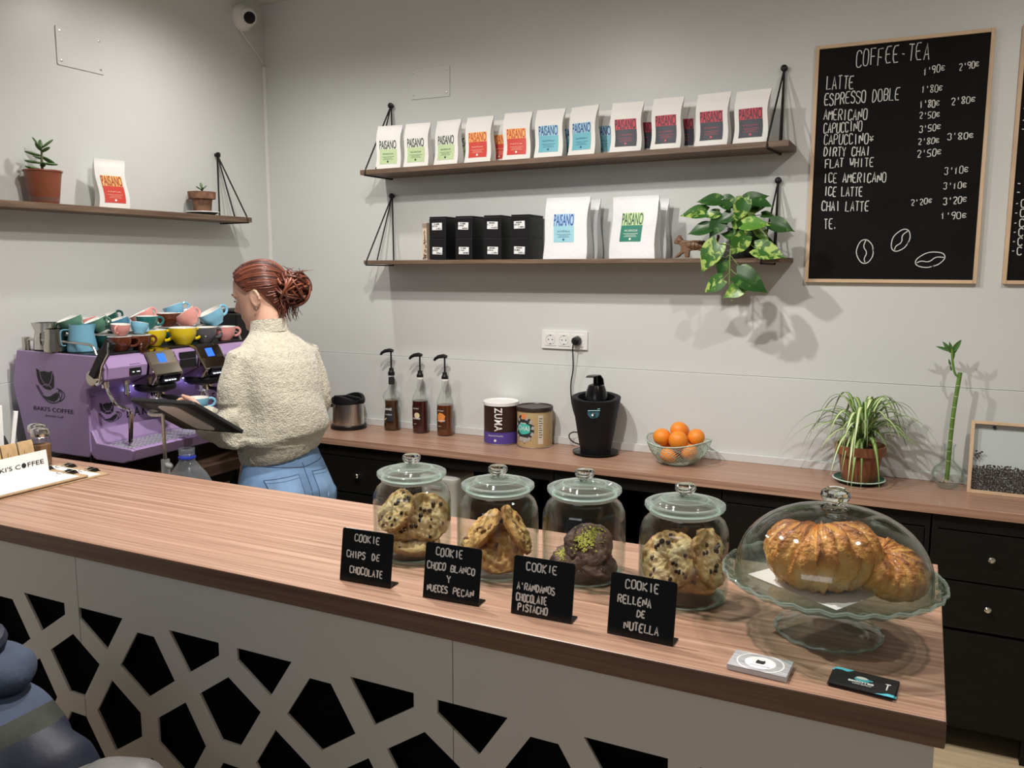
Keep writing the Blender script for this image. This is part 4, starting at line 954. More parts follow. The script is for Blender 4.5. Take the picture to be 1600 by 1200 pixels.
for gy in (2.313, 2.556):
    b = B(); b.prism([(-2.72, 1.255), (-2.585, 1.262), (-2.560, 1.300), (-2.588, 1.340), (-2.615, 1.386), (-2.64, 1.392), (-2.72, 1.392)], gy - 0.066, gy + 0.066, 'y')
    g = b.obj('group_head', M_chr2, t, w=True, smooth=False, bevel=0.006, seg=3)
    b = B(); b.box(-0.001, 0.0015, gy - 0.020, gy + 0.014, -0.018, 0.018); b.tf(Matrix.Translation((-2.5995, 0, 1.3605)) @ Matrix.Rotation(math.radians(-30), 4, 'Y')); b.obj('blue_display', M_blue, g, w=True, smooth=False)
    b = B(); b.prism([(p[0] + gy + 0.004, p[1]) for p in rrect(0.084, 0.036, 0.006)], -0.003, 0.003, 'x'); b.tf(Matrix.Translation((-2.5665, 0, 1.2905)) @ Matrix.Rotation(math.radians(32), 4, 'Y') @ Matrix.Translation((-0.0, 0, 0))); b.tf(Matrix.Translation((0.003, 0, -0.006))); q = b.obj('touch_pad', M_blackgloss, g, w=True, smooth=False)
    for k in range(4):
        b = B(); b.box(-2.5605, -2.5590, gy - 0.022 + 0.013 * k + (0.0 if k else -0.006), gy - 0.014 + 0.013 * k, 1.2765, 1.2800); b.obj('light_icon', mat('white_icon', (0.9, 0.95, 1), 0.5), q, w=True, smooth=False)
    b = B(); b.lathe([(0, 0), (0.060, 0), (0.074, 0.008), (0.076, 0.022), (0.068, 0.030), (0, 0.030)], (-2.645, gy, 1.232), 36); b.obj('shower_ring', M_black, t, w=True)
    b = B(); b.lathe([(0, 0), (0.030, 0), (0.034, 0.006), (0.035, 0.028), (0, 0.028)], (-2.645, gy, 1.203), 32); pf = b.obj('portafilter', M_chrome, t, w=True)
    b = B(); b.tube([(-2.615, gy, 1.213), (-2.590, gy + 0.004, 1.211), (-2.57, gy + 0.006, 1.208), (-2.53, gy + 0.012, 1.200), (-2.47, gy + 0.020, 1.188), (-2.458, gy + 0.021, 1.186)], [0.007, 0.008, 0.013, 0.0145, 0.0135, 0.006], 14); b.obj('handle', M_black, pf, w=True)
    b = B(); b.tube(smoothpath([(-2.645, gy, 1.205), (-2.645, gy + 0.012, 1.190), (-2.645, gy + 0.018, 1.172)], 1), 0.006, 10); b.tube(smoothpath([(-2.645, gy, 1.205), (-2.645, gy - 0.012, 1.190), (-2.645, gy - 0.018, 1.172)], 1), 0.006, 10); b.obj('spout', M_chrome, pf, w=True)
    b = B(); b.lathe([(0, 0), (0.009, 0), (0.009, 0.004), (0, 0.004)], (-2.700, gy - 0.045, 1.252), 14); b.obj('led_lamp', M_led, t, w=True)
    for yy in (gy - 0.05, gy + 0.05):
        d = bpy.data.lights.new('led_light', 'POINT'); d.energy = 0.20; d.color = (0.45, 0.42, 1.0); d.shadow_soft_size = 0.008
        lo = bpy.data.objects.new('led_light', d); COL.objects.link(lo); lo.location = (-2.688, yy, 1.240)
# splash back with logo and name
b = B(); b.box(-2.7225, -2.7195, MY0 + 0.014, MY1 - 0.014, 1.09, 1.232); sp = b.obj('splash_panel', M_purple, t, w=True, smooth=False, bevel=0.001)
for yy in (2.078, 2.795):
    for zz in (1.215, 1.245):
        b = B(); b.lathe([(0, 0), (0.004, 0), (0.003, 0.002), (0, 0.002)], n=10, mtx=Matrix.Translation((-2.7195, yy, zz)) @ Matrix.Rotation(PI / 2, 4, 'Y')); b.obj('screw', M_chrome, t, w=True)
# drip tray
b = B(); b.prism([(-2.712, 1.112), (-2.694, 1.112), (-2.672, 1.070), (-2.50, 1.062), (-2.487, 1.058), (-2.505, 1.020), (-2.54, 1.008), (-2.68, 1.008), (-2.712, 1.03)], MY0 + 0.004, MY0 + 0.018, 'y'); b.obj('tray_end', M_purple, t, w=True, smooth=False, bevel=0.003)
b = B(); b.prism([(-2.712, 1.112), (-2.694, 1.112), (-2.672, 1.070), (-2.50, 1.062), (-2.487, 1.058), (-2.505, 1.020), (-2.54, 1.008), (-2.68, 1.008), (-2.712, 1.03)], MY1 - 0.018, MY1 - 0.004, 'y'); b.obj('tray_end', M_purple, t, w=True, smooth=False, bevel=0.003)
b = B(); b.prism([(-2.712, 1.112), (-2.696, 1.112), (-2.674, 1.064), (-2.674, 1.050), (-2.515, 1.044), (-2.515, 1.062), (-2.500, 1.062), (-2.487, 1.058), (-2.505, 1.020), (-2.54, 1.008), (-2.712, 1.008)], MY0 + 0.018, MY1 - 0.018, 'y'); b.obj('drip_tray', M_purple, t, w=True, smooth=False)
b = B(); nx, ny = 8, 34
ga0, ga1, gb0, gb1 = -2.671, -2.518, MY0 + 0.035, MY1 - 0.035
for i in range(nx + 1):
    x = ga0 + (ga1 - ga0) * i / nx; z = 1.0555 - 0.002 * i / nx; b.box(x - 0.0026, x + 0.0026, gb0, gb1, z - 0.002, z)
for j in range(ny + 1):
    y = gb0 + (gb1 - gb0) * j / ny; b.box(ga0, ga1, y - 0.0034, y + 0.0034, 1.0535, 1.0560)
b.obj('drip_grid', mat('perforated_steel', (0.55, 0.57, 0.62), 0.3, 0.35), t, w=True, smooth=False)
b = B(); b.box(ga0, ga1, gb0, gb1, 1.0455, 1.0465); b.obj('tray_liner', M_black, t, w=True, smooth=False)
for x in (-3.0, -2.74):
    for y in (2.10, 2.77):
        b = B(); b.lathe([(0, 0), (0.020, 0), (0.016, 0.012), (0.012, 0.066), (0, 0.066)], (x, y, 0.9415), 18); b.obj('foot', M_black, t, w=True)
# steam wand and hot water spout
for (wy, pts) in ((2.085, [(-2.635, 2.085, 1.30), (-2.625, 2.083, 1.262), (-2.598, 2.08, 1.235), (-2.590, 2.086, 1.212), (-2.585, 2.11, 1.200), (-2.582, 2.136, 1.190), (-2.580, 2.142, 1.172), (-2.580, 2.138, 1.12), (-2.580, 2.130, 1.058)]), (2.72, [(-2.635, 2.74, 1.30), (-2.61, 2.74, 1.24), (-2.58, 2.735, 1.16), (-2.575, 2.73, 1.08)])):
    b = B(); b.lathe([(0, 0), (0.013, 0), (0.013, 0.022), (0, 0.022)], (pts[0][0], pts[0][1], 1.272), 18); b.tube(smoothpath(pts, 2), 0.0058, 10); o = b.obj('steam_wand', M_chrome, t, w=True)
    b = B(); q = [Vector(p) for p in pts]; b.tube([q[-3 if wy < 2.2 else -2].lerp(q[-1], s) for s in (0, 0.5, 0.9)], 0.0085, 10); b.obj('rubber_grip', M_chr2, o, w=True)
b = B(); b.lathe([(0, 0), (0.010, 0), (0.012, 0.012), (0.0085, 0.02), (0.010, 0.052), (0.016, 0.054), (0.016, 0.064), (0, 0.064)], (-2.66, 2.195, 1.228), 16); b.obj('water_spout', M_chrome, t, w=True)
# lever on the near side
b = B(); b.lathe([(0, 0), (0.030, 0), (0.033, 0.006), (0.033, 0.016), (0.027, 0.024), (0.010, 0.026), (0, 0.026)], n=34, mtx=Matrix.Translation((-2.640, MY0 - 0.0005, 1.312)) @ Matrix.Rotation(PI / 2, 4, 'X')); lv = b.obj('steam_knob', M_chr2, t, w=True)
b = B(); b.loft([[Vector(p) for p in ((x - w_, MY0 - 0.034, z + w_ * 0.5), (x + w_, MY0 - 0.034, z - w_ * 0.5), (x + w_, MY0 - 0.018, z - w_ * 0.5), (x - w_, MY0 - 0.018, z + w_ * 0.5))] for x, z, w_ in ((-2.630, 1.318, 0.014), (-2.595, 1.365, 0.015), (-2.545, 1.425, 0.018), (-2.525, 1.447, 0.018))]); b.obj('lever', M_black, lv, w=True, smooth=False, bevel=0.003)
b = B(); b.tube([(-2.585, MY0 - 0.036, 1.300), (-2.565, MY0 - 0.037, 1.36), (-2.530, MY0 - 0.037, 1.405), (-2.528, MY0 - 0.035, 1.445)], 0.0035, 8); b.tube([(-2.605, MY0 - 0.03, 1.292), (-2.585, MY0 - 0.034, 1.300)], 0.006, 8); b.obj('lever_trim', M_chrome, lv, w=True)
# rails
M_rail = mat('satin_rail', (0.55, 0.53, 0.49), 0.3, 1.0)
b = B(); b.tube(smoothpath([(-3.035, MY0 + 0.02, 1.387), (-3.035, MY0 + 0.02, 1.428), (-3.02, MY0 + 0.02, 1.434), (-2.70, MY0 + 0.02, 1.428), (-2.675, MY0 + 0.02, 1.418), (-2.662, MY0 + 0.02, 1.389)], 2), 0.0048, 8); b.obj('cup_rail', M_rail, t, w=True)
b = B(); b.tube(smoothpath([(-3.035, MY1 - 0.02, 1.387), (-3.035, MY1 - 0.02, 1.428), (-3.02, MY1 - 0.02, 1.434), (-2.70, MY1 - 0.02, 1.428), (-2.675, MY1 - 0.02, 1.418), (-2.662, MY1 - 0.02, 1.389)], 2), 0.0048, 8); b.obj('cup_rail', M_rail, t, w=True)
b = B(); b.tube([(-3.045, MY0 + 0.02, 1.430), (-3.045, MY1 - 0.02, 1.430)], 0.0048, 8); b.box(-3.052, -3.036, MY0 + 0.008, MY0 + 0.03, 1.386, 1.440); b.box(-3.052, -3.036, MY1 - 0.03, MY1 - 0.008, 1.386, 1.440); b.obj('cup_rail', M_rail, t, w=True)
# emblem: a faceted cat's head over a cup, and the name
def Lg(u, v, k=1.0): return (k * (u - 400) * 0.00066, k * (300 - v) * 0.000418)
def emblem(parent, mtx, k=1.0, name=True):
    b = B()
    def poly(pts, y=0.0): 
        vs = [b.bm.verts.new((Lg(u, v, k)[0], y, Lg(u, v, k)[1])) for u, v in pts]; b.bm.faces.new(vs)
    head = [(305, 85), (345, 112), (375, 103), (408, 112), (440, 97), (453, 150), (447, 245), (412, 272), (370, 265), (322, 215), (308, 150)]
    poly(head); b.tf(mtx); b.obj('cat_emblem', M_ink, parent, w=True, smooth=False, recalc=False)
    b = B()
    cup = [Vector((Lg(u, v, k)[0], 0, Lg(u, v, k)[1])) for u, v in ((345, 325), (378, 334), (410, 328), (440, 303), (468, 285), (483, 300), (474, 345), (440, 376), (405, 370), (370, 352))]
    b.bm.faces.new([b.bm.verts.new(p) for p in cup]); b.tf(mtx); b.obj('cup_emblem', M_ink, parent, w=True, smooth=False, recalc=False)
    b = B()
    for line in (((295, 235), (318, 290), (350, 345), (400, 385), (445, 388), (485, 362), (500, 340)), ((308, 238), (330, 285), (350, 315)), ((468, 252), (505, 262), (530, 290), (530, 325), (505, 355), (485, 366)), ((484, 266), (505, 280), (512, 305), (500, 335), (487, 342), (484, 266))):
        ribbon(b, smoothpath([Vector((Lg(u, v, k)[0], -0.0002, Lg(u, v, k)[1])) for u, v in line], 2), 0.0036 * k)
    b.tf(mtx); b.obj('line_emblem', M_ink, parent, w=True, smooth=False, recalc=False)
    b = B()
    for line in (((333, 104), (345, 175), (372, 225), (390, 240), (408, 225), (432, 175), (444, 104)), ((352, 238), (378, 222), (402, 222), (428, 250)), ((378, 222), (391, 240), (402, 222))):
        ribbon(b, [Vector((Lg(u, v, k)[0], -0.0005, Lg(u, v, k)[1])) for u, v in line], 0.0028 * k)
    b.tf(mtx); b.obj('facet_lines', M_purple, parent, w=True, smooth=False, recalc=False)
em = Matrix.Translation((-2.907, MY0 - 0.0008, 1.238))
emblem(EM, em)
put_me(type_mesh("BAKI'S COFFEE", 0.0165, width=0.222, bold=0.006), 'lettering', M_ink, EM, em @ Matrix.Translation((0.019, 0, -0.0615)), w=True)
put_me(type_mesh("Specialty Café", 0.012, width=0.105, shear=0.35), 'lettering', M_ink, EM, em @ Matrix.Translation((0.020, 0, -0.087)), w=True)
RX = Matrix.Rotation(PI / 2, 4, 'Z')
e2 = Matrix.Translation((-2.7187, 2.160, 1.150)) @ RX
emblem(EM, e2, 0.62)
for ch, yc in (('B', 2.247), ('A', 2.284), ('K', 2.321), ('I', 2.350), ("'", 2.368), ('S', 2.392), ('C', 2.535), ('O', 2.573), ('F', 2.612), ('F', 2.645), ('E', 2.680), ('E', 2.714)):
    hh = 0.012 if ch == "'" else 0.036
    put_me(type_mesh(ch, hh, wfac=0.82, bold=0.008), 'lettering', M_ink, EM, Matrix.Translation((-2.7185, yc, 1.150 + (0.012 if ch == "'" else 0))) @ RX, w=True)

# ------------------------------------------------------------------ cups and milk jugs on the machine
CUPC = {'brown': (0.115, 0.028, 0.012), 'yellow': (0.80, 0.60, 0.02), 'grey': (0.10, 0.105, 0.12), 'pink': (0.74, 0.33, 0.30), 'dark green': (0.015, 0.075, 0.065), 'green': (0.10, 0.24, 0.17), 'blue': (0.06, 0.22, 0.36), 'light blue': (0.24, 0.55, 0.76), 'teal': (0.02, 0.16, 0.15)}
M_cupin = mat('white_glaze', (0.80, 0.80, 0.77), 0.12, coat=0.4)
cup_proto = {}
def cup(color, x, y, z, s, hz, tilt=0.0, taz=0.0, label='', group='colourful coffee cups on the espresso machine'):
    rot = (Matrix.Rotation(math.radians(taz), 4, 'Z') @ Matrix.Rotation(math.radians(tilt), 4, 'Y') @ Matrix.Rotation(math.radians(hz - taz), 4, 'Z')).to_euler()
    if color not in cup_proto:
        t = thing('coffee_cup', label, 'cup', (0, 0, 0), group=group)
        m = mat('glaze_' + color.replace(' ', '_'), CUPC[color], 0.12, coat=0.5)
        b = B(); b.lathe([(0, 0.002), (0.026, 0.002), (0.028, 0), (0.030, 0.002), (0.031, 0.006), (0.044, 0.022), (0.0505, 0.042), (0.0525, 0.064)], n=32); b.obj('body', m, t)
        b = B(); b.lathe([(0.0526, 0.0638), (0.0520, 0.0655), (0.0500, 0.0652), (0.0475, 0.044), (0.041, 0.022), (0.026, 0.008), (0, 0.007)], n=32); b.obj('interior', M_cupin, t)
        b = B(); b.tube(smoothpath([(0.048, 0, 0.054), (0.066, 0, 0.058), (0.081, 0, 0.046), (0.079, 0, 0.030), (0.064, 0, 0.018), (0.043, 0, 0.019)], 2), [0.0052] * 18 if False else 0.0046, 8, flat=1.3); b.obj('handle', m, t)
        cup_proto[color] = t
        o = t
    else: o = dup(cup_proto[color], label, group)
    o.location = (x, y, z); o.rotation_euler = rot; o.scale = (s, s, s)
    if tilt:   # rest the lowest point of the tilted foot on the level below
        o.location.z = z + 0.030 * s * abs(math.sin(math.radians(tilt)))
    return o
Z0 = 1.3918
CUPS = [('brown', -2.700, 2.210, Z0, .84, 60, 0, 0, 'small brown cup at the left end of the front row, pink cup on top'),
 ('brown', -2.700, 2.300, Z0, .82, 75, 0, 0, 'brown cup in the front row left of the yellow cups'),
 ('yellow', -2.745, 2.402, Z0, 1.0, 75, 0, 0, 'left one of the two yellow coffee cups'),
 ('yellow', -2.700, 2.513, Z0, 1.05, 80, 0, 0, 'right one of the two yellow coffee cups'),
 ('grey', -2.700, 2.628, Z0, .96, 70, 0, 0, 'dark grey coffee cup right of the yellow cups'),
 ('pink', -2.695, 2.735, Z0, .90, 70, 0, 0, 'pink coffee cup at the right end of the front row'),
 ('dark green', -2.86, 2.150, Z0, .90, 150, 0, 0, 'dark green cup in the lower layer behind the light blue jug'),
 ('dark green', -2.82, 2.245, Z0, .84, 20, 0, 0, 'dark green cup in the lower layer beside the blue cup'),
 ('blue', -2.755, 2.300, Z0, .0, 0, 0, 0, ''),
 ('grey', -2.860, 2.350, Z0, .95, 90, 0, 0, 'dark grey cup in the lower layer behind the left yellow cup'),
 ('light blue', -2.850, 2.460, Z0, .95, 90, 0, 0, 'light blue cup in the lower layer behind the yellow cups'),
 ('teal', -2.820, 2.575, Z0, .98, 90, 0, 0, 'teal cup in the lower layer behind the right yellow cup'),
 ('green', -2.820, 2.690, Z0, .98, 90, 0, 0, 'green cup in the lower layer behind the dark grey cup'),
 ('pink', -2.930, 2.570, Z0, .90, 90, 0, 0, 'pink cup in the lower back row'),
 ('brown', -2.930, 2.680, Z0, .90, 90, 0, 0, 'brown cup in the lower back row'),
 ('green', -2.86, 2.150, Z0 + .062, .84, 200, -22, 60, 'green cup tilted on top behind the light blue jug'),
 ('green', -2.81, 2.222, Z0 + .058, .80, 10, -24, 60, 'grey green cup tilted beside the blue one in the upper layer'),
 ('blue', -2.785, 2.288, Z0 + .056, .78, 100, -18, 60, 'blue cup tilted in the upper layer left of the small pink cup'),
 ('pink', -2.698, 2.214, Z0 + .0555, .66, -60, 4, 0, 'small pink espresso cup stacked on the brown one'),
 ('light blue', -2.705, 2.302, Z0 + .0545, .62, 100, 14, 100, 'small light blue espresso cup tilted on the brown cup'),
 ('dark green', -2.900, 2.345, Z0 + .064, .80, 80, -25, 60, 'dark green cup tilted in the upper back row'),
 ('teal', -2.775, 2.405, Z0 + .066, .80, 70, 0, 0, 'teal cup with its handle to the right above the yellow cup'),
 ('pink', -2.845, 2.470, Z0 + .064, .90, 90, -28, 50, 'pink cup tilted open towards the room beside the teal cup'),
 ('brown', -2.835, 2.560, Z0 + .066, .84, 60, 0, 0, 'brown cup in the upper layer between two pink ones'),
 ('pink', -2.875, 2.655, Z0 + .062, .86, 170, 0, 0, 'pink cup in the upper back row under a blue cup'),
 ('light blue', -2.900, 2.672, Z0 + .088, .82, 60, -20, 40, 'light blue cup at the very top of the pile'),
 ('pink', -2.775, 2.640, Z0 + .050, .98, 90, -36, 40, 'large pink cup lying tilted with its white inside showing'),
 ('light blue', -2.735, 2.735, Z0 + .052, 1.0, 78, -28, 60, 'large light blue cup tilted at the right end of the pile'),
 ('green', -2.94, 2.240, Z0, .9, 90, 0, 0, 'green cup in the lower back row at the left'),
 ('pink', -2.94, 2.255, Z0 + .060, .72, 40, -15, 60, 'pink cup peeking out at the back of the upper layer')]
for c in CUPS:
    if c[4] > 0: cup(*c)
def jug(label, c, s, m, hz):
    t = thing('milk_jug', label, 'milk jug', c, rz=math.radians(hz), group='milk jugs on the espresso machine')
    b = B(); b.lathe([(0, 0), (0.052, 0), (0.055, 0.004), (0.054, 0.03), (0.046, 0.075), (0.044, 0.108), (0.0425, 0.108), (0.0445, 0.075), (0.052, 0.03), (0.05, 0.006), (0, 0.004)], n=32)
    for v in b.bm.verts:
        if v.co.z > 0.09 and v.co.x < -0.02: v.co.x -= (v.co.z - 0.09) * 0.8 * max(0, 1 - abs(v.co.y) / 0.02)
    b.tf(Matrix.Scale(s, 4)); b.obj('body', m, t)
    b = B(); b.tube(smoothpath([(0.046, 0, 0.088), (0.068, 0, 0.090), (0.078, 0, 0.082), (0.078, 0, 0.035), (0.070, 0, 0.026), (0.060, 0, 0.028)], 2), 0.0055, 8, flat=0.5); b.tf(Matrix.Scale(s, 4)); b.obj('handle', m, t)
    return t
jug('light blue milk jug at the left end of the machine top', (-2.800, 2.128, Z0), 0.93, mat('light_blue_enamel', (0.16, 0.38, 0.52), 0.3), -110)
jug('plain steel milk jug at the back left corner of the machine top', (-2.975, 2.120, Z0), 0.95, M_steel, 60)
jug('dark metal milk jug between the steel and the light blue ones', (-2.955, 2.215 - 0.03, Z0), 0.0 + 0.90, mat('gunmetal', (0.10, 0.11, 0.11), 0.35, 0.8), 100) if False else None
t = jug('shiny steel milk jug just behind the light blue one', (-2.885, 2.085, Z0), 0.78, M_chr2, 200)

# coffee grinder behind the machine
t = thing('coffee_grinder', 'square black coffee grinder behind the right end of the machine', 'grinder', (-2.95, 3.09, 0.941))
b = B(); b.box(-0.13, 0.10, -0.12, 0.14, 0, 0.545); b.obj('body', M_black, t, smooth=False, bevel=0.006)
b = B(); b.lathe([(0.05, 0), (0.085, 0.004), (0.085, 0.010), (0.06, 0.018), (0, 0.018)], (-0.01, 0.01, 0.546), 32); b.obj('lid', M_black, t)
b = B(); b.box(0.1005, 0.14, -0.06, 0.06, 0.20, 0.36); b.obj('spout', M_blackgloss, t, smooth=False, bevel=0.004)
t = thing('side_table', 'dark table in the corner carrying the black grinder', 'table', (-2.95, 3.15, 0))
b = B(); b.box(-3.135, -2.80, 2.985, 3.52, 0.895, 0.940); b.obj('tabletop', M_dkwood, t, w=True, smooth=False, bevel=0.002)
for x in (-3.12, -2.85):
    for y in (3.0, 3.47): b = B(); b.box(x, x + 0.035, y, y + 0.035, 0, 0.894); b.obj('leg', M_blackcab, t, w=True, smooth=False)

# ------------------------------------------------------------------ objects on the back worktop
t = thing('knock_box', 'round brushed steel knock box with a black rim and base', 'knock box', (-2.575, 3.43, 0.9005))
b = B(); b.lathe([(0, 0.012), (0.078, 0.012), (0.078, 0.135), (0.070, 0.135), (0.070, 0.03), (0, 0.03)], n=44); b.obj('bin', M_steel, t)
b = B(); b.lathe([(0, 0), (0.088, 0), (0.090, 0.004), (0.088, 0.018), (0.080, 0.021), (0.080, 0.012), (0, 0.012)], n=44); b.obj('base_ring', M_black, t)
b = B(); pr = [(0.068, 0.128), (0.083, 0.128), (0.085, 0.140), (0.082, 0.152), (0.068, 0.152), (0.066, 0.140)]; b.lathe(pr, n=44, closed=True)
for v in b.bm.verts:
    if v.co.z > 0.13: v.co.z += 0.014 * math.cos(2 * math.atan2(v.co.y, v.co.x)) * (v.co.z - 0.128) / 0.024 * -1 + 0.004
b.obj('rim', M_black, t)
b = B(); b.tube([(-0.082, 0.0, 0.150), (0.0, 0, 0.158), (0.075, 0.0, 0.150)], 0.009, 10); b.obj('knock_bar', M_black, t)
b = B(); b.lathe([(0, 0), (0.012, 0), (0.012, 0.012), (0, 0.014)], n=16, mtx=Matrix.Translation((0.086, -0.01, 0.142)) @ Matrix.Rotation(PI / 2, 4, 'Y')); b.obj('side_knob', M_black, t)
b = B(); b.box(-0.058, -0.036, -0.078, -0.070, 0.112, 0.130); b.obj('clip', M_chrome, t, bevel=0.001)

M_syr = mat('dark_syrup', (0.045, 0.012, 0.005), 0.08, coat=0.5)
M_syr2 = mat('amber_syrup', (0.13, 0.035, 0.008), 0.08, coat=0.5)
M_syr3 = mat('nut_syrup', (0.06, 0.025, 0.008), 0.08, coat=0.5)
def curved_patch(r, a0, a1, z0, z1, off=0.0006, n=10):
    def f(u, v): a = a0 + (a1 - a0) * u; return Vector(((r + off) * math.sin(a), -(r + off) * math.cos(a), z0 + (z1 - z0) * v))
    return B().grid(n, 1, f)
def curve_me(me, r, a_c, z_c, off=0.0012, rot=0):
    for v in me.vertices:
        x, z = v.co.x, v.co.z
        if rot: x, z = (z, -x) if rot > 0 else (-z, x)
        a = a_c + x / r; v.co = Vector(((r + off) * math.sin(a), -(r + off) * math.cos(a), z_c + z))
    return me
def pump(t, z, s=1.0, aim=200, hgt=0.10):
    b = B(); b.lathe([(0, 0), (0.0165, 0), (0.0165, 0.016), (0.012, 0.022), (0.011, 0.034), (0.006, 0.038), (0, 0.038)], (0, 0, z), 20); c = b.obj('pump_collar', M_black, t)
    b = B(); b.tube([(0, 0, z + 0.03), (0, 0, z + 0.03 + hgt)], 0.0042, 8); b.obj('pump_stem', M_black, c)
    a = math.radians(aim); d = Vector((math.cos(a), math.sin(a), 0)); zt = z + 0.03 + hgt
    b = B(); b.tube(smoothpath([Vector((0, 0, zt + 0.006)) - d * 0.012, Vector((0, 0, zt + 0.009)) + d * 0.008, Vector((0, 0, zt + 0.004)) + d * 0.032, Vector((0, 0, zt - 0.010)) + d * 0.052, Vector((0, 0, zt - 0.016)) + d * 0.054], 1), [0.006, 0.0095, 0.0095, 0.008, 0.0065, 0.005, 0.0045, 0.004][:8], 10, flat=0.7) if False else b.tube([Vector((0, 0, zt + 0.006)) - d * 0.012, Vector((0, 0, zt + 0.009)) + d * 0.006, Vector((0, 0, zt + 0.005)) + d * 0.030, Vector((0, 0, zt - 0.004)) + d * 0.046, Vector((0, 0, zt - 0.014)) + d * 0.054], [0.007, 0.0100, 0.0090, 0.0075, 0.0055], 10)
    b.obj('pump_head', M_black, c)
def bottle(label, c, prof, fill, syr, n=28):
    t = thing('syrup_bottle', label, 'syrup bottle', c, group='syrup bottles with black pumps')
    b = B(); b.lathe(prof, n=n); b.obj('glass', M_glass, t)
    inner = [(0, 0.004)] + [(r - 0.0022, max(0.004, z)) for r, z in prof if r > 0 and z <= fill] 
    lastr = inner[-1][0]; inner += [(lastr, fill), (0, fill)]
    b = B(); b.lathe(inner, n=n); b.obj('syrup', syr, t)
    return t
P1 = [(0, 0), (0.038, 0), (0.041, 0.004), (0.0415, 0.03), (0.036, 0.085), (0.034, 0.115), (0.036, 0.135), (0.043, 0.160), (0.044, 0.170), (0.036, 0.186), (0.020, 0.205), (0.0145, 0.222), (0.0140, 0.275), (0, 0.275)]
t = bottle('leftmost syrup bottle, waisted, with a black label and tall pump', (-2.352, 3.487, 0.9005), P1, 0.150, M_syr3)
pump(t, 0.272, hgt=0.085, aim=195)
b = B(); b.lathe([(0.0148, 0.228), (0.0148, 0.262)], n=20); b.obj('neck_label', M_ink, t)
b = curved_patch(0.0385, -0.75, 0.8, 0.048, 0.120, 0.0006)
for v in b.bm.verts:
    v.co.x *= (0.0418 - (v.co.z - 0.03) * 0.095) / 0.0385; v.co.y *= (0.0418 - (v.co.z - 0.03) * 0.095) / 0.0385
b.obj('label', mat('black_label', (0.02, 0.02, 0.022), 0.5), t, smooth=False)
me = type_mesh('SANZ', 0.011, width=0.040, bold=0.03); put_me(curve_me(me, 0.0372, 0.05, 0.108, 0.0016), 'lettering', M_white, t)
me = type_mesh('avellana', 0.008, width=0.036); put_me(curve_me(me, 0.0385, 0.10, 0.082, 0.0020), 'lettering', M_white, t)
b = B(); 
for k, (x, z) in enumerate(((-0.016, 0.056), (-0.010, 0.060), (-0.012, 0.053))): b.ell((x, -0.0385 + 0.001 * k, z), (0.0045, 0.002, 0.0042), 10, 6)
b.obj('nut_print', mat('hazelnut_print', (0.50, 0.38, 0.16), 0.6), t)
P2 = [(0, 0), (0.037, 0), (0.0395, 0.004), (0.040, 0.02), (0.040, 0.158), (0.037, 0.175), (0.026, 0.200), (0.017, 0.225), (0.0145, 0.262), (0.0160, 0.264), (0.0160, 0.272), (0, 0.272)]
for (lab, c, fill, syr, nm, colr, word) in (('middle syrup bottle, dark red brown, pale round flower print', (-2.188, 3.49, 0.9005), 0.158, mat('plum_syrup', (0.055, 0.010, 0.008), 0.08, coat=0.5), 'a', (0.72, 0.62, 0.38), 'vainilla'), ('rightmost syrup bottle, amber brown with an orange print', (-2.047, 3.487, 0.9005), 0.148, M_syr2, 'b', (0.75, 0.27, 0.06), 'caramel')):
    t = bottle(lab, c, P2, fill, syr); pump(t, 0.268, hgt=0.075, aim=190)
    b = B(); b.lathe([(0.0166, 0.262), (0.0172, 0.264), (0.0172, 0.270), (0.0166, 0.272)], n=20); b.obj('neck_ring', M_white, t)
    curved_patch(0.040, -0.72, 0.72, 0.035, 0.135).obj('label', mat('syrup_label_' + nm, (0.035, 0.012, 0.01) if nm == 'a' else (0.07, 0.022, 0.008), 0.3), t, smooth=False)
    me = type_mesh('ROUTIN' if False else 'SWEETBIRD', 0.006, width=0.036); put_me(curve_me(me, 0.040, -0.1, 0.123, 0.0012), 'lettering', M_white, t)
    b = B(); n = 16
    if nm == 'a':
        b.bm.faces.new([b.bm.verts.new((0.014 * math.cos(2 * PI * k / n) + 0.004, 0, 0.014 * math.sin(2 * PI * k / n))) for k in range(n)])
    else:
        b.bm.faces.new([b.bm.verts.new((x, 0, z)) for x, z in ((-0.020, 0.012), (-0.008, 0.024), (0.010, 0.020), (0.022, 0.008), (0.016, -0.010), (0.002, -0.024), (-0.014, -0.016), (-0.022, -0.002))])
    bmesh.ops.triangulate(b.bm, faces=b.bm.faces[:]); bmesh.ops.subdivide_edges(b.bm, edges=b.bm.edges[:], cuts=2)
    me = bpy.data.meshes.new('x'); b.bm.to_mesh(me); b.bm.free(); put_me(curve_me(me, 0.040, 0.0, 0.090, 0.0013), 'round_print', mat('print_' + nm, colr, 0.5), t)
    me = type_mesh(word, 0.010, width=0.040, bold=0.01, shear=0.2); put_me(curve_me(me, 0.040, 0.0, 0.076, 0.0022), 'lettering', M_white, t)
    me = type_mesh('SYRUP' if False else 'SIROPE', 0.004, width=0.018); put_me(curve_me(me, 0.040, -0.2, 0.048, 0.0015), 'lettering', M_white, t)

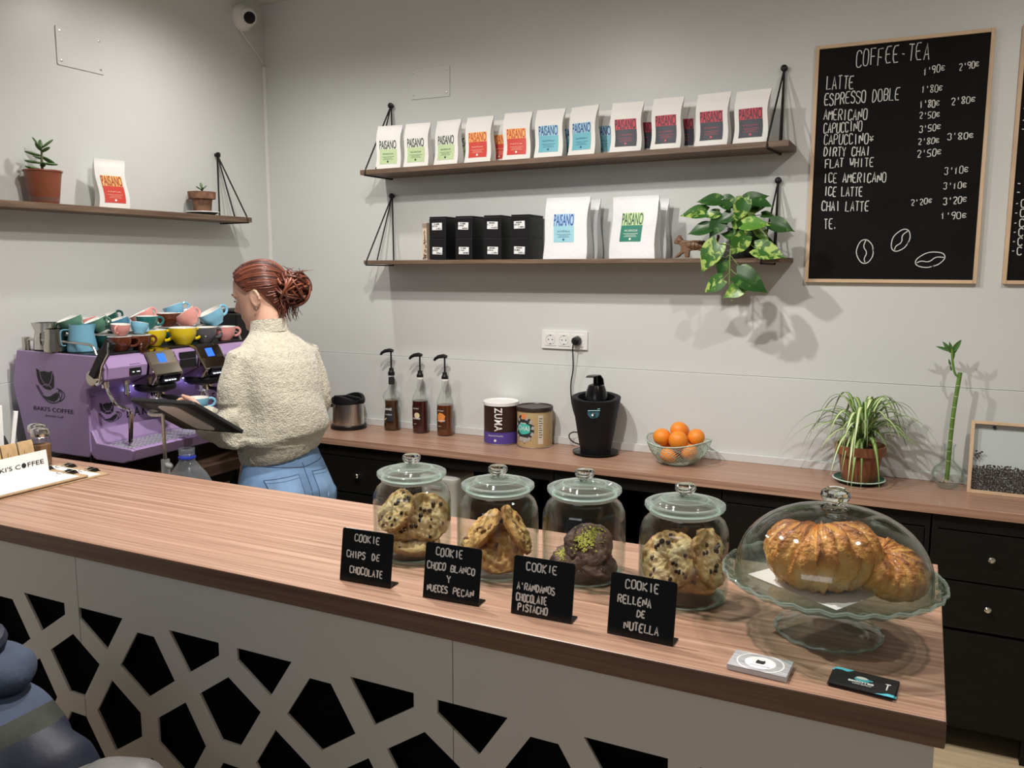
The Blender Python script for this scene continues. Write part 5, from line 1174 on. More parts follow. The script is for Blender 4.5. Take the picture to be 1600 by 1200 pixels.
# tins
def tin(label, c, r, h, name='drink_tin'): return thing(name, label, 'tin', c)
t = tin('dark brown and purple hot chocolate tin reading ZUMA with a white lid', (-1.730, 3.455, 0.9005), 0, 0)
R1, H1 = 0.079, 0.195
b = B(); b.lathe([(0, 0), (R1 - 0.001, 0), (R1, 0.003), (R1, H1 - 0.012), (R1 - 0.003, H1 - 0.010), (0, H1 - 0.010)], n=48); b.obj('can', mat('dark_brown_print', (0.040, 0.018, 0.016), 0.35), t)
b = B(); b.lathe([(R1 + 0.0005, 0.006), (R1 + 0.0005, 0.058)], n=48); b.obj('purple_band', mat('violet_print', (0.085, 0.055, 0.30), 0.35), t)
b = B(); b.lathe([(0.0795, 0), (0.0805, 0.001), (0.0805, 0.005), (0.079, 0.006)], n=48); b.obj('bottom_rim', M_steel, t)
b = B(); b.lathe([(0.0800, H1 - 0.016), (0.0825, H1 - 0.016), (0.0830, H1 - 0.002), (0.0815, H1), (0.076, H1), (0.074, H1 - 0.004), (0, H1 - 0.004)], n=48); b.obj('lid', M_white, t)
me = type_mesh('ZUMA', 0.036, width=0.108, bold=0.020, space=1.12); put_me(curve_me(me, R1, 0.30, 0.119, 0.0013, rot=1), 'lettering', M_white, t)
me = type_mesh('Fairtrade Hot Chocolate', 0.008, width=0.072); put_me(curve_me(me, R1, 0.12, 0.044, 0.0016), 'lettering', M_white, t)
b = B(); b.bm.faces.new([b.bm.verts.new((0.006 * math.cos(k * PI / 8), 0, 0.006 * math.sin(k * PI / 8))) for k in range(16)]); me = bpy.data.meshes.new('x'); b.bm.to_mesh(me); b.bm.free(); put_me(curve_me(me, R1, 0.12, 0.022, 0.0016), 'round_print', M_white, t)
t = tin('beige chai tin with a turquoise badge and a dark brown lid', (-1.563, 3.462, 0.9005), 0, 0)
R2, H2 = 0.080, 0.183
b = B(); b.lathe([(0, 0), (R2 - 0.001, 0), (R2, 0.003), (R2, H2 - 0.012), (0, H2 - 0.010)], n=48); b.obj('can', mat('kraft_beige_print', (0.52, 0.38, 0.20), 0.4), t)
b = B(); b.lathe([(0.0805, 0), (0.0815, 0.001), (0.0815, 0.004), (0.080, 0.005)], n=48); b.obj('bottom_rim', M_steel, t)
b = B(); b.lathe([(0.081, H2 - 0.018), (0.0835, H2 - 0.018), (0.0835, H2 - 0.003), (0.082, H2), (0.077, H2), (0.075, H2 - 0.004), (0, H2 - 0.004)], n=48); b.obj('lid', mat('dark_brown_lid', (0.035, 0.022, 0.018), 0.35), t)
rc = random.Random(8)
AC = -0.25
def blob(pts, z, a, col, off, name):
    b = B(); b.bm.faces.new([b.bm.verts.new((x, 0, zz)) for x, zz in pts]); bmesh.ops.triangulate(b.bm, faces=b.bm.faces[:]); bmesh.ops.subdivide_edges(b.bm, edges=b.bm.edges[:], cuts=1)
    me = bpy.data.meshes.new('x'); b.bm.to_mesh(me); b.bm.free(); put_me(curve_me(me, R2, a, z, off), name, col, t)
star = []
for k in range(22):
    a = 2 * PI * k / 22; rr_ = 0.058 if k % 2 else 0.044; star.append((rr_ * math.cos(a) * 0.92, rr_ * math.sin(a) * 1.15))
blob(star, 0.085, AC, mat('black_print', (0.03, 0.03, 0.03), 0.5), 0.0008, 'burst_print')
for k in range(12):
    a = 2 * PI * (k + 0.3) / 12; x, z = 0.046 * math.cos(a), 0.053 * math.sin(a); s_ = 0.009
    blob([(x - s_, z - s_ * 0.6), (x + s_ * 0.4, z - s_), (x + s_, z + s_ * 0.5), (x - s_ * 0.3, z + s_)], 0.085, AC, mat('grey_print', (0.42, 0.42, 0.40), 0.5), 0.0012, 'burst_patch')
blob([(0.036 * math.cos(2 * PI * k / 10) * (1.1 if k % 2 else 0.95), 0.026 * math.sin(2 * PI * k / 10) * (1.1 if k % 2 else 1)) for k in range(10)], 0.088, AC, mat('turquoise_print', (0.06, 0.50, 0.42), 0.5), 0.0016, 'badge_print')
blob([(0.013 * math.cos(2 * PI * k / 12), 0.013 * math.sin(2 * PI * k / 12)) for k in range(12)], 0.143, AC + 0.02, mat('orange_print', (0.80, 0.25, 0.08), 0.5), 0.0016, 'round_print')
blob([(-0.024, -0.008), (0.024, -0.010), (0.022, 0.008), (-0.024, 0.010)], 0.040, AC, mat('grey_print', (0.42, 0.42, 0.40), 0.5), 0.0016, 'plate_print')
me = type_mesh('CHAI', 0.022, width=0.060, bold=0.008, space=1.1); put_me(curve_me(me, R2, AC, 0.090, 0.0022), 'lettering', M_white, t)
me = type_mesh('POWER', 0.007, width=0.030, bold=0.02); put_me(curve_me(me, R2, AC, 0.112, 0.0022), 'lettering', M_white, t)
curved_patch(R2, 0.62, 0.92, 0.02, 0.150).obj('info_panel', mat('cream_print', (0.66, 0.60, 0.48), 0.5), t, smooth=False)
for k in range(9):
    curved_patch(R2, 0.66, 0.66 + rc.uniform(0.15, 0.22), 0.05 + 0.0105 * k, 0.053 + 0.0105 * k, 0.0011).obj('print_line', M_ink, t, smooth=False)

# juicer
t = thing('citrus_juicer', 'tapered matte black electric citrus juicer with a lever press', 'juicer', (-1.255, 3.425, 0.9005), rz=math.radians(18))
M_jm = mat('matte_black_body', (0.008, 0.008, 0.009), 0.55, spec=0.3)
b = B(); b.lathe([(0, 0), (0.085, 0), (0.100, 0.006), (0.100, 0.011), (0.07, 0.016), (0, 0.016)], n=44)
b.obj('base_plate', M_blackgloss, t)
def jr(z): return 0.065 + 0.040 * ((z - 0.012) / 0.24) ** 0.9
b = B(); n = 44; rings = []
for z in (0.012, 0.04, 0.09, 0.14, 0.19, 0.235, 0.258):
    r = jr(z); rings.append([Vector((r * math.cos(2 * PI * k / n), r * math.sin(2 * PI * k / n), z - (0.0 if z < 0.2 else 0.018 * (1 - math.sin(2 * PI * k / n)) * 0.5))) for k in range(n)])
r = jr(0.258)
for rr_, dz in ((0.095, 0.004), (0.080, 0.0), (0.076, -0.05), (0.05, -0.065)):
    rings.append([Vector((rr_ * math.cos(2 * PI * k / n), rr_ * math.sin(2 * PI * k / n), 0.258 + dz - 0.018 * (1 - math.sin(2 * PI * k / n)) * 0.5)) for k in range(n)])
b.loft(rings); b.obj('body', M_jm, t)
b = B(); b.lathe([(0.05, 0.20), (0.056, 0.215), (0.052, 0.245), (0.040, 0.285), (0.034, 0.300), (0.020, 0.306), (0, 0.306)], n=32); b.obj('press_cone', M_blackgloss, t)
b = B(); b.loft([[Vector((x + a * w_, y + bb * 0.010, z)) for a, bb in ((-1, -1), (1, -1), (1, 1), (-1, 1))] for x, y, z, w_ in ((0.02, 0.06, 0.23, 0.014), (0.02, 0.045, 0.285, 0.014), (0.015, 0.02, 0.325, 0.014), (0.0, -0.005, 0.345, 0.018), (-0.016, -0.03, 0.345, 0.022), (-0.03, -0.045, 0.338, 0.016))]); b.obj('lever', M_blackgloss, t, bevel=0.004)
b = B(); b.tube([(-0.004, -0.004, 0.30), (-0.004, -0.008, 0.34)], 0.010, 12); b.obj('lever_post', M_blackgloss, t)
M_bl2 = mat('blue_clear_label', (0.05, 0.16, 0.20), 0.08, coat=0.6)
def f(u, v):
    z = 0.170 + 0.058 * v; a = (-0.02 + (u - 0.5) * 0.52 * (1 if v > 0.35 else math.sqrt(max(0.05, 1 - ((0.35 - v) / 0.36) ** 2)))) - 0.06; r = jr(z) + 0.001
    return Vector((r * math.sin(a), -r * math.cos(a), z))
B().grid(10, 12, f).obj('spout_cover', M_bl2, t)
b = B(); b.tube(smoothpath([(-0.008, -0.098, 0.196), (-0.009, -0.111, 0.192), (-0.010, -0.115, 0.182)], 1), 0.006, 10); b.obj('spout', M_chrome, t)
for k in (0.0, 0.8): b = B(); b.tube([(0.0 + k * 0.05 - 0.03, -0.10, 0.204 + 0.010 * k), (0.02, -0.102, 0.206 + 0.010 * k)], 0.0015, 6); b.obj('spout_trim', mat('cyan_trim', (0.25, 0.6, 0.7), 0.3), t)

# fruit bowl: a mesh of leaning glass-green wires
t = thing('fruit_bowl', 'pale green open wire bowl holding oranges', 'bowl', (-0.884, 3.405, 0.9005))
M_wire = mat('pale_green_wire', (0.42, 0.56, 0.47), 0.35)
BP = [(0.062, 0.004), (0.088, 0.018), (0.112, 0.045), (0.128, 0.080), (0.134, 0.098)]
def bowl_pt(s, a):
    k = s * (len(BP) - 1); i = min(len(BP) - 2, int(k)); q = k - i
    r = BP[i][0] * (1 - q) + BP[i + 1][0] * q; z = BP[i][1] * (1 - q) + BP[i + 1][1] * q
    z += 0.010 * s * math.cos(2 * a + 0.5)
    return Vector((r * math.cos(a), r * math.sin(a), z))
for sgn, nw in ((1, 50), (-1, 16)):
    for k in range(nw):
        a0 = 2 * PI * k / nw; b = B(); b.tube([bowl_pt(s / 7, a0 + sgn * s / 7 * 1.25) for s in range(8)], 0.00135, 4, caps=False); b.obj('wire', M_wire, t, recalc=False)
for s in (0.0, 1.0):
    b = B(); b.tube([bowl_pt(s, 2 * PI * k / 40) for k in range(41)], 0.0028, 6, caps=False); b.obj('rim_ring', M_wire, t)
b = B(); b.lathe([(0, 0), (0.062, 0), (0.064, 0.003), (0.058, 0.006), (0, 0.006)], n=40); b.obj('base', M_wire, t)
M_or = mat('orange_peel', (0.86, 0.27, 0.025), 0.38, var=0.10, vscale=14, bump=0.35, bscale=260, bdist=0.001)
ORG = [(-0.062, -0.030, 0.122, 0.037, 'orange at the left side of the green wire bowl'), (0.012, -0.052, 0.118, 0.040, 'large orange at the front of the bowl, nearest the room'), (0.072, 0.000, 0.126, 0.036, 'orange at the right side of the green wire bowl'), (-0.005, 0.045, 0.135, 0.038, 'orange at the back top of the bowl'), (0.000, 0.000, 0.150, 0.036, 'topmost orange in the middle of the bowl'), (0.058, -0.046, 0.072, 0.034, 'orange low at the right under the rim of the bowl'), (-0.030, -0.035, 0.050, 0.036, 'orange seen through the wires at the bottom left'), (0.020, 0.030, 0.060, 0.036, 'orange at the bottom of the bowl, mostly hidden'), (-0.055, 0.045, 0.078, 0.035, 'orange at the back left inside the bowl')]
op = None
for i, (x, y, z, r, lab) in enumerate(ORG):
    if op is None:
        o = op = thing('orange', lab, 'orange', group='oranges in the wire bowl')
        b = B(); b.ell((0, 0, 0), (1, 1, 0.95), 28, 18)
        for v in b.bm.verts:
            d = math.hypot(v.co.x, v.co.y)
            if v.co.z > 0 and d < 0.25: v.co.z -= 0.05 * (1 - d / 0.25)
        b.obj('fruit', M_or, o)
        b = B(); b.lathe([(0.09, 0.0), (0.05, 0.03), (0, 0.035)], (0, 0, 0.90), 7); b.obj('stem_scar', mat('stem_scar', (0.30, 0.28, 0.08), 0.8), o)
    else: o = dup(op, lab)
    o.location = (-0.884 + x, 3.405 + y, 0.9005 + z - 0.012); o.scale = (r, r, r); o.rotation_euler = (rc.uniform(-1, 1), rc.uniform(-1, 1), rc.uniform(0, 6))

# ------------------------------------------------------------------ tablet on a stand and a jug behind the bar
t = thing('tablet_stand', 'white metal tablet stand with a thin pole behind the bar', 'stand', (-2.09, 1.85, 0.851))
Ff = (Vector((-2.035, 1.90, 1.252)) - Vector((0, 0, 1.71))).normalized(); Rr = Ff.cross(Vector((0, 0, 1))).normalized(); Uu = Rr.cross(Ff)
E1 = (Rr * 0.185 - Uu * 0.025 - Ff * 0.19); E2 = (Rr * 0.145 - Uu * 0.10 + Ff * 0.16)
E2 = E2 - E1 * (E1.dot(E2) / E1.dot(E1)); N_ = E1.cross(E2).normalized()
if N_.z < 0: N_ = -N_
TC = Vector((-2.035, 1.90, 1.252)); e1, e2_ = E1.normalized(), E2.normalized()
TM = Matrix((e1, e2_, N_)).transposed().to_4x4(); TM.translation = TC
if TM.to_3x3().determinant() < 0:
    TM = Matrix((-e1, e2_, N_)).transposed().to_4x4(); TM.translation = TC
LW_, LH_ = 0.262, 0.236
b = B(); b.lathe([(0, 0), (0.075, 0), (0.078, 0.004), (0.075, 0.010), (0, 0.012)], n=40); b.obj('base', M_white, t)
b = B(); b.tube([(0, 0, 0.01), (0, 0, 0.19)], 0.012, 16); b.obj('lower_pole', M_white, t)
b = B(); b.ell((0.028, -0.012, 0.248), (0.016, 0.008, 0.011), 14, 8); b.tube([(0, 0, 0.20), (0, 0, 0.262)], 0.013, 16); b.obj('clamp', M_white, t)
b = B(); b.tube([(0, 0, 0.18), (0, 0, 0.405)], 0.0055, 12); b.obj('pole', M_rail, t)
b = B(); b.tube(smoothpath([Vector((0, 0, 0.402)), Vector((-0.03, -0.02, 0.402)), Vector((-0.05, -0.01, 0.410)), Vector((-0.03, 0.02, 0.415)), Vector((0.03, 0.03, 0.405))], 2), 0.006, 10); b.obj('hinge_arm', M_white, t)
b = B(); b.prism(rrect(0.085, 0.185, 0.02), -0.016, -0.012, 'z', TM @ Matrix.Translation((0.0, 0.0, 0))); b.obj('support_plate', mat('warm_white_metal', (0.90, 0.88, 0.84), 0.35), t, w=True, smooth=False, bevel=0.001)
t = thing('tablet', 'black tablet computer tilted on the white stand, seen from behind', 'tablet', TC)
b = B(); b.prism(rrect(LW_, LH_, 0.012), -0.011, 0.0, 'z', TM); b.obj('case', mat('black_tablet_case', (0.03, 0.032, 0.035), 0.35), t, w=True, smooth=False, bevel=0.002)
b = B(); b.prism(rrect(LW_ - 0.014, LH_ - 0.014, 0.006), 0.0002, 0.001, 'z', TM); b.obj('screen', M_blackgloss, t, w=True, smooth=False)
b = B(); b.prism(rrect(LW_ - 0.09, LH_ - 0.03, 0.006), -0.0118, -0.0112, 'z', TM); b.obj('back_plate', mat('grey_aluminium', (0.20, 0.22, 0.24), 0.35, 0.7), t, w=True, smooth=False)
t = thing('plastic_jug', 'empty clear plastic jug with a blue neck ring behind the bar', 'plastic bottle', (-1.965, 1.82, 0.851))
b = B(); n = 40; rings = []
for z, r in ((0.0, 0.068), (0.006, 0.074), (0.10, 0.076), (0.17, 0.076), (0.205, 0.070), (0.235, 0.055), (0.262, 0.034), (0.278, 0.023), (0.292, 0.021), (0.315, 0.021)):
    rings.append([Vector((r * (1 - (0.07 if 0.05 < z < 0.25 else 0) * max(0, math.cos(5 * a)) ** 3) * math.cos(a), r * (1 - (0.07 if 0.05 < z < 0.25 else 0) * max(0, math.cos(5 * a)) ** 3) * math.sin(a), z)) for a in [2 * PI * k / n for k in range(n)]])
b.loft(rings, caps=False); M_pet = thin_glass('cloudy_clear_plastic', (0.90, 0.93, 0.97), (0.70, 0.76, 0.84), 0.5, 0.12, milk=0.16, milkcol=(0.75, 0.82, 0.90)); b.obj('bottle', M_pet, t)
b = B(); b.lathe([(0.022, 0.284), (0.0255, 0.286), (0.0255, 0.291), (0.022, 0.293)], n=32, closed=True); b.obj('neck_ring', mat('blue_plastic', (0.03, 0.06, 0.55), 0.3), t)
b = B(); b.lathe([(0.0215, 0.296), (0.0235, 0.298), (0.0215, 0.302), (0.0235, 0.306), (0.0235, 0.315), (0.0205, 0.316)], n=32); b.obj('thread', M_pet, t)
# ------------------------------------------------------------------ the woman at the espresso machine
PR = thing('person', 'woman with red hair in a bun, cream sweater and blue jeans at the machine', 'person', (-2.085, 2.35, 0), rz=math.radians(77))
def ring(cx, cy, cz, rx, ry, n=24, tx=0.0, ty=0.0, pw=2.0):
    out = []
    for k in range(n):
        a = 2 * PI * k / n; c, s = math.cos(a), math.sin(a)
        x = rx * abs(c) ** (2 / pw) * (1 if c >= 0 else -1); y = ry * abs(s) ** (2 / pw) * (1 if s >= 0 else -1)
        out.append(Vector((cx + x, cy + y, cz + x * tx + y * ty)))
    return out
def merged(builders, voxel, smooth=6, disp=None, fac=0.5):
    """one continuous surface out of overlapping lofts"""
    me = bpy.data.meshes.new('m'); bm = bmesh.new()
    for b in builders:
        bmesh.ops.recalc_face_normals(b.bm, faces=b.bm.faces[:])
        m2 = bpy.data.meshes.new('t'); b.bm.to_mesh(m2); b.bm.free(); bm.from_mesh(m2); bpy.data.meshes.remove(m2)
    bm.to_mesh(me); bm.free()
    o = bpy.data.objects.new('m', me); COL.objects.link(o)
    r = o.modifiers.new('r', 'REMESH'); r.mode = 'VOXEL'; r.voxel_size = voxel
    if smooth: s = o.modifiers.new('s', 'SMOOTH'); s.iterations = smooth; s.factor = fac
    me2 = bake(o)
    if disp:
        me2.update()
        ns = [v.normal.copy() for v in me2.vertices]
        for v, n in zip(me2.vertices, ns): v.co += n * disp(v.co)
    return me2
SH_L, SH_R = Vector((-0.138, -0.005, 1.385)), Vector((0.138, -0.005, 1.385))
EL_L, EL_R = Vector((-0.168, 0.012, 1.135)), Vector((0.158, 0.000, 1.175))
WR_L, WR_R = Vector((-0.165, 0.215, 1.175)), Vector((0.10, 0.225, 1.190))
HC = Vector((-0.008, 0.052, 1.606))                       # head centre
HM = Matrix.Translation(HC) @ Matrix.Rotation(math.radians(34), 4, 'Z') @ Matrix.Rotation(math.radians(-17), 4, 'X')
# body: head, neck, trunk, arms, hands and legs in one skin
hb = B(); hr = []
for z, rx, ry, cy in ((-0.118, 0.020, 0.022, 0.050), (-0.112, 0.034, 0.036, 0.042), (-0.095, 0.048, 0.056, 0.030), (-0.065, 0.060, 0.074, 0.016), (-0.030, 0.067, 0.086, 0.006), (0.0, 0.072, 0.093, 0.0), (0.035, 0.075, 0.096, -0.004), (0.068, 0.070, 0.088, -0.006), (0.093, 0.054, 0.068, -0.006), (0.108, 0.028, 0.036, -0.006)):
    hr.append([HM @ p for p in ring(0, cy, z, rx, ry, 28)])
hb.loft(hr)
nose = B(); nose.loft([[HM @ p for p in ring(0, y, z, rx, ry, 10)] for z, y, rx, ry in ((0.006, 0.086, 0.006, 0.008), (-0.012, 0.094, 0.009, 0.012), (-0.030, 0.101, 0.013, 0.015), (-0.040, 0.094, 0.012, 0.010))])
lips = B(); lips.ell((0, 0, 0), (0.022, 0.009, 0.010), 14, 8, mtx=Matrix.Identity(4)); lips.tf(HM @ Matrix.Translation((0, 0.085, -0.060)))
chin = B(); chin.ell((0, 0, 0), (0.020, 0.014, 0.016), 12, 8); chin.tf(HM @ Matrix.Translation((0, 0.078, -0.098)))
brow = B(); brow.ell((0, 0, 0), (0.050, 0.014, 0.010), 14, 8); brow.tf(HM @ Matrix.Translation((0, 0.080, 0.022)))
ears = []
for s in (-1, 1):
    e = B(); EM_ = HM @ Matrix.Translation((s * 0.073, -0.006, -0.012)) @ Matrix.Rotation(s * 0.35, 4, 'Z')
    e.ell((0, 0, 0), (0.006, 0.018, 0.030), 12, 10); e.tf(EM_)
    e2b = B(); e2b.tube([(s * 0.004, 0.018 * math.cos(a), 0.030 * math.sin(a)) for a in [math.radians(q) for q in range(-60, 201, 20)]], 0.0045, 7); e2b.tf(EM_)
    e3 = B(); e3.ell((s * 0.002, 0.006, -0.026), (0.005, 0.007, 0.009), 8, 6); e3.tf(EM_)
    ears += [e, e2b, e3]
neck = B(); neck.loft([ring(0, -0.005, 1.40, 0.075, 0.060), ring(0, 0.0, 1.455, 0.060, 0.056), ring(-0.003, 0.014, 1.50, 0.052, 0.054), ring(-0.006, 0.030, 1.56, 0.050, 0.056), ring(-0.008, 0.038, 1.60, 0.050, 0.06)])
trunk = B(); trunk.loft([ring(0, 0, 0.86, 0.145, 0.105), ring(0, -0.01, 0.94, 0.160, 0.115), ring(0, 0, 1.03, 0.135, 0.100), ring(0, 0.005, 1.12, 0.122, 0.090), ring(0, 0.005, 1.25, 0.140, 0.100), ring(0, 0, 1.36, 0.150, 0.098), ring(0, 0, 1.42, 0.130, 0.075), ring(0, 0, 1.45, 0.07, 0.06)])
parts_ = [hb, nose, lips, chin, brow, neck, trunk] + ears
def limb(a, b_, c, ra, rb_, rc_, n=14):
    L = B(); pts = [a, a.lerp(b_, 0.5), b_, b_.lerp(c, 0.5), c]; L.tube(smoothpath(pts, 1), [ra, ra, (ra + rb_) / 2, rb_ * 1.02, rb_, rb_, (rb_ + rc_) / 2 * 1.04, rc_ * 1.02, rc_, rc_][:len(smoothpath(pts, 1))], n); return L
parts_.append(limb(SH_L, EL_L, WR_L, 0.042, 0.036, 0.026)); parts_.append(limb(SH_R, EL_R, WR_R, 0.042, 0.036, 0.026))
for s in (-1, 1):
    H_, K_, A_ = Vector((s * 0.082, -0.01, 0.88)), Vector((s * 0.088, 0.02, 0.48)), Vector((s * 0.092, -0.02, 0.085))
    lg = B(); lg.tube(smoothpath([H_, H_.lerp(K_, 0.5), K_, K_.lerp(A_, 0.45) + Vector((0, -0.012, 0)), A_], 1), [0.080, 0.078, 0.072, 0.062, 0.052, 0.050, 0.050, 0.046, 0.036, 0.034], 16); parts_.append(lg)
    ft = B(); ft.loft([ring(s * 0.094, -0.035, 0.05, 0.030, 0.030), ring(s * 0.094, -0.03, 0.03, 0.034, 0.04), ring(s * 0.096, 0.03, 0.028, 0.040, 0.11), ring(s * 0.096, 0.03, 0.016, 0.040, 0.11)]); parts_.append(ft)
def hand_parts(W, fdir, side, palm_n, curl=0.9):
    """palm with four fingers of unequal length and a thumb leaving its side"""
    f = Vector(fdir).normalized(); n = Vector(palm_n); n = (n - f * n.dot(f)).normalized(); sd = f.cross(n) * side
    out = []
    pb_ = B(); pb_.loft([[W + f * t + sd * (math.cos(a) * w_) + n * (math.sin(a) * h_) for a in [2 * PI * k / 12 for k in range(12)]] for t, w_, h_ in ((-0.01, 0.024, 0.020), (0.02, 0.030, 0.017), (0.055, 0.038, 0.015), (0.085, 0.037, 0.012), (0.092, 0.030, 0.009))]); out.append(pb_)
    for k, (o_, L) in enumerate(((-0.027, 0.066), (-0.009, 0.076), (0.009, 0.072), (0.026, 0.056))):
        base = W + f * 0.080 + sd * o_; p = [W + f * 0.05 + sd * o_ * 0.8, base]; d = f.copy(); ax = sd
        for j, fr in enumerate((0.45, 0.30, 0.25)):
            d = (Matrix.Rotation(curl * (0.5 + 0.25 * j) * (-side), 3, ax) @ d).normalized(); p.append(p[-1] + d * L * fr)
        fb = B(); fb.tube(p, [0.0088, 0.0088, 0.0082, 0.0074, 0.0058], 9); out.append(fb)
    tb = B(); p0 = W + f * 0.018 - sd * 0.022; d1 = (f * 0.55 - sd * 0.7 - n * 0.35).normalized(); d2 = (f * 0.85 - sd * 0.15 - n * 0.4).normalized()
    tb.tube([p0, p0 + d1 * 0.032, p0 + d1 * 0.032 + d2 * 0.028, p0 + d1 * 0.032 + d2 * 0.052], [0.013, 0.0115, 0.0095, 0.0065], 9); out.append(tb)
    return out
fl = (WR_L - EL_L).normalized(); fr_ = (WR_R - EL_R).normalized()
parts_ += hand_parts(WR_L + fl * 0.008, fl + Vector((0.25, 0.2, 0.05)), 1, (0.9, 0, 0.2)); parts_ += hand_parts(WR_R + fr_ * 0.008, fr_ + Vector((-0.1, 0.2, 0.0)), -1, (-0.9, 0, 0.2))
M_skin = mat('skin', (0.66, 0.40, 0.30), 0.5, sss=0.15, var=0.05, vscale=20)
me = merged(parts_, 0.0048, 3)
finish(me, 'body', M_skin, PR, ang=180)
for s in (-1, 1):
    b = B(); b.ell((0, 0, 0), (0.0115, 0.0115, 0.0115), 14, 10); b.tf(HM @ Matrix.Translation((s * 0.030, 0.074, 0.002))); b.obj('eye', mat('eye_white', (0.7, 0.68, 0.65), 0.2), PR)
    b = B(); b.tube([HM @ Vector((s * (0.018 + 0.006 * k), 0.092 - 0.0035 * (k / 4) ** 2 * 2, 0.001 + 0.002 * math.sin(k))) for k in range(5)], 0.0016, 5); b.obj('eyelashes', M_ink, PR)
    b = B(); b.tube([HM @ Vector((s * (0.014 + 0.008 * k), 0.094 - 0.004 * k * k / 4, 0.024 + 0.003 * math.sin(k * 0.8))) for k in range(5)], [0.0018, 0.003, 0.003, 0.0025, 0.001], 5); b.obj('eyebrow', mat('eyebrow_brown', (0.08, 0.035, 0.02), 0.8), PR)
b = B(); b.ell((0, 0, 0), (0.003, 0.003, 0.003), 8, 6); b.tf(HM @ Matrix.Translation((-0.080, 0.001, -0.046))); b.obj('earring', M_chrome, PR)

# sweater
def sweep(pts, rs, n=20, flat=1.0): b = B(); b.tube(pts, rs, n, flat=flat); return b
sw = [B().loft([ring(0, -0.020, 1.030, 0.142, 0.120, 28, 0.16, -0.10), ring(0, -0.022, 1.050, 0.150, 0.126, 28, 0.16, -0.10), ring(0, -0.025, 1.085, 0.158, 0.132, 28, 0.14, -0.08), ring(0.0, -0.035, 1.118, 0.168, 0.148, 28, 0.10, -0.05), ring(0, -0.032, 1.16, 0.172, 0.150, 28, 0.04), ring(0, -0.026, 1.23, 0.170, 0.142, 28), ring(0, -0.020, 1.31, 0.164, 0.130, 28), ring(0, -0.014, 1.37, 0.153, 0.118, 28), ring(0, -0.008, 1.415, 0.135, 0.100, 28), ring(0, 0.0, 1.447, 0.104, 0.082, 28), ring(-0.003, 0.006, 1.470, 0.076, 0.068, 28), ring(-0.005, 0.012, 1.488, 0.066, 0.062, 28)])]
for SHO, ELB, WRI, sg in ((SH_L, EL_L, WR_L, -1), (SH_R, EL_R, WR_R, 1)):
    path = [SHO + Vector((-sg * 0.05, 0, 0.010)), SHO, SHO.lerp(ELB, 0.35) + Vector((sg * 0.012, 0, 0)), SHO.lerp(ELB, 0.75) + Vector((sg * 0.010, -0.004, 0)), ELB + Vector((0, -0.012, -0.004)), ELB.lerp(WRI, 0.25) + Vector((0, 0, -0.012)), ELB.lerp(WRI, 0.6) + Vector((0, 0, -0.006)), ELB.lerp(WRI, 0.88), ELB.lerp(WRI, 0.97)]
    sw.append(sweep(path, [0.046, 0.054, 0.058, 0.063, 0.066, 0.065, 0.058, 0.045, 0.037]))
def fold(p):
    n1 = noise.noise(Vector((p.x * 7, p.y * 7, p.z * 5 + 3)))
    d = 0.006 * n1
    if p.z < 1.30: d += 0.007 * math.sin(34 * (p.z * 0.8 + p.x * 0.55 + 0.05 * n1)) * max(0, min(1, (1.30 - p.z) / 0.12)) * (1 if p.z > 1.09 else 0.2)
    r = abs(abs(p.x) - 0.165)
    if p.y < -0.03 and p.z > 1.12: d -= 0.011 * math.exp(-(r / 0.020) ** 2)      # the crease where sleeve meets back
    if abs(p.x) > 0.19 and p.z < 1.24: d += 0.007 * math.sin(60 * (p.z + 0.35 * p.y))
    if p.z < 1.075 and abs(p.x) < 0.19: d += 0.0012 * math.sin(260 * math.atan2(p.y, p.x) / 2)
    return d + 0.0016 * noise.noise(p * 85)
me = merged(sw, 0.0056, 9, fold)
M_sweat = mat('cream_wool', (0.56, 0.53, 0.43), 0.95, sheen=0.4, var=0.12, vscale=70, bump=1.0, bscale=190, bdist=0.006)
SWT = finish(me, 'sweater', M_sweat, PR, ang=180)
b = B(); b.lathe([(0.070, 1.470), (0.0675, 1.486), (0.0630, 1.516), (0.0600, 1.516), (0.0595, 1.482)], (-0.006, 0.014, 0.004), 40, closed=True)
for v in b.bm.verts: v.co.z += -0.22 * (v.co.y - 0.0) * (1 if v.co.y > 0 else 0.5)
b.obj('collar', M_sweat, SWT)

# jeans
jn = [B().loft([ring(0, -0.03, 0.80, 0.150, 0.135, 28), ring(0, -0.045, 0.86, 0.172, 0.150, 28), ring(0, -0.045, 0.92, 0.176, 0.152, 28), ring(0, -0.032, 0.98, 0.160, 0.132, 28), ring(0, -0.018, 1.04, 0.140, 0.112, 28, 0.10), ring(0, -0.012, 1.065, 0.134, 0.106, 28, 0.10)])]
for s in (-1, 1):
    jn.append(B().loft([ring(s * 0.082, -0.055, 0.935, 0.075, 0.100), ring(s * 0.088, -0.065, 0.90, 0.086, 0.112), ring(s * 0.090, -0.058, 0.84, 0.090, 0.112), ring(s * 0.090, -0.035, 0.78, 0.090, 0.100), ring(s * 0.090, -0.01, 0.66, 0.084, 0.088), ring(s * 0.090, 0.01, 0.50, 0.072, 0.074), ring(s * 0.092, -0.01, 0.30, 0.070, 0.072), ring(s * 0.094, -0.02, 0.09, 0.068, 0.070)]))
me = merged(jn, 0.0065, 5, lambda p: 0.0022 * noise.noise(p * 16) + 0.0030 * math.sin(70 * (p.z + 0.2 * p.x)) * max(0, 1 - abs(p.z - 0.83) / 0.07) * 0.6)
M_jean = mat('blue_denim', (0.15, 0.26, 0.44), 0.8, var=0.22, vscale=14, bump=0.5, bscale=500, bdist=0.001)
JN = finish(me, 'jeans', M_jean, PR, ang=180)
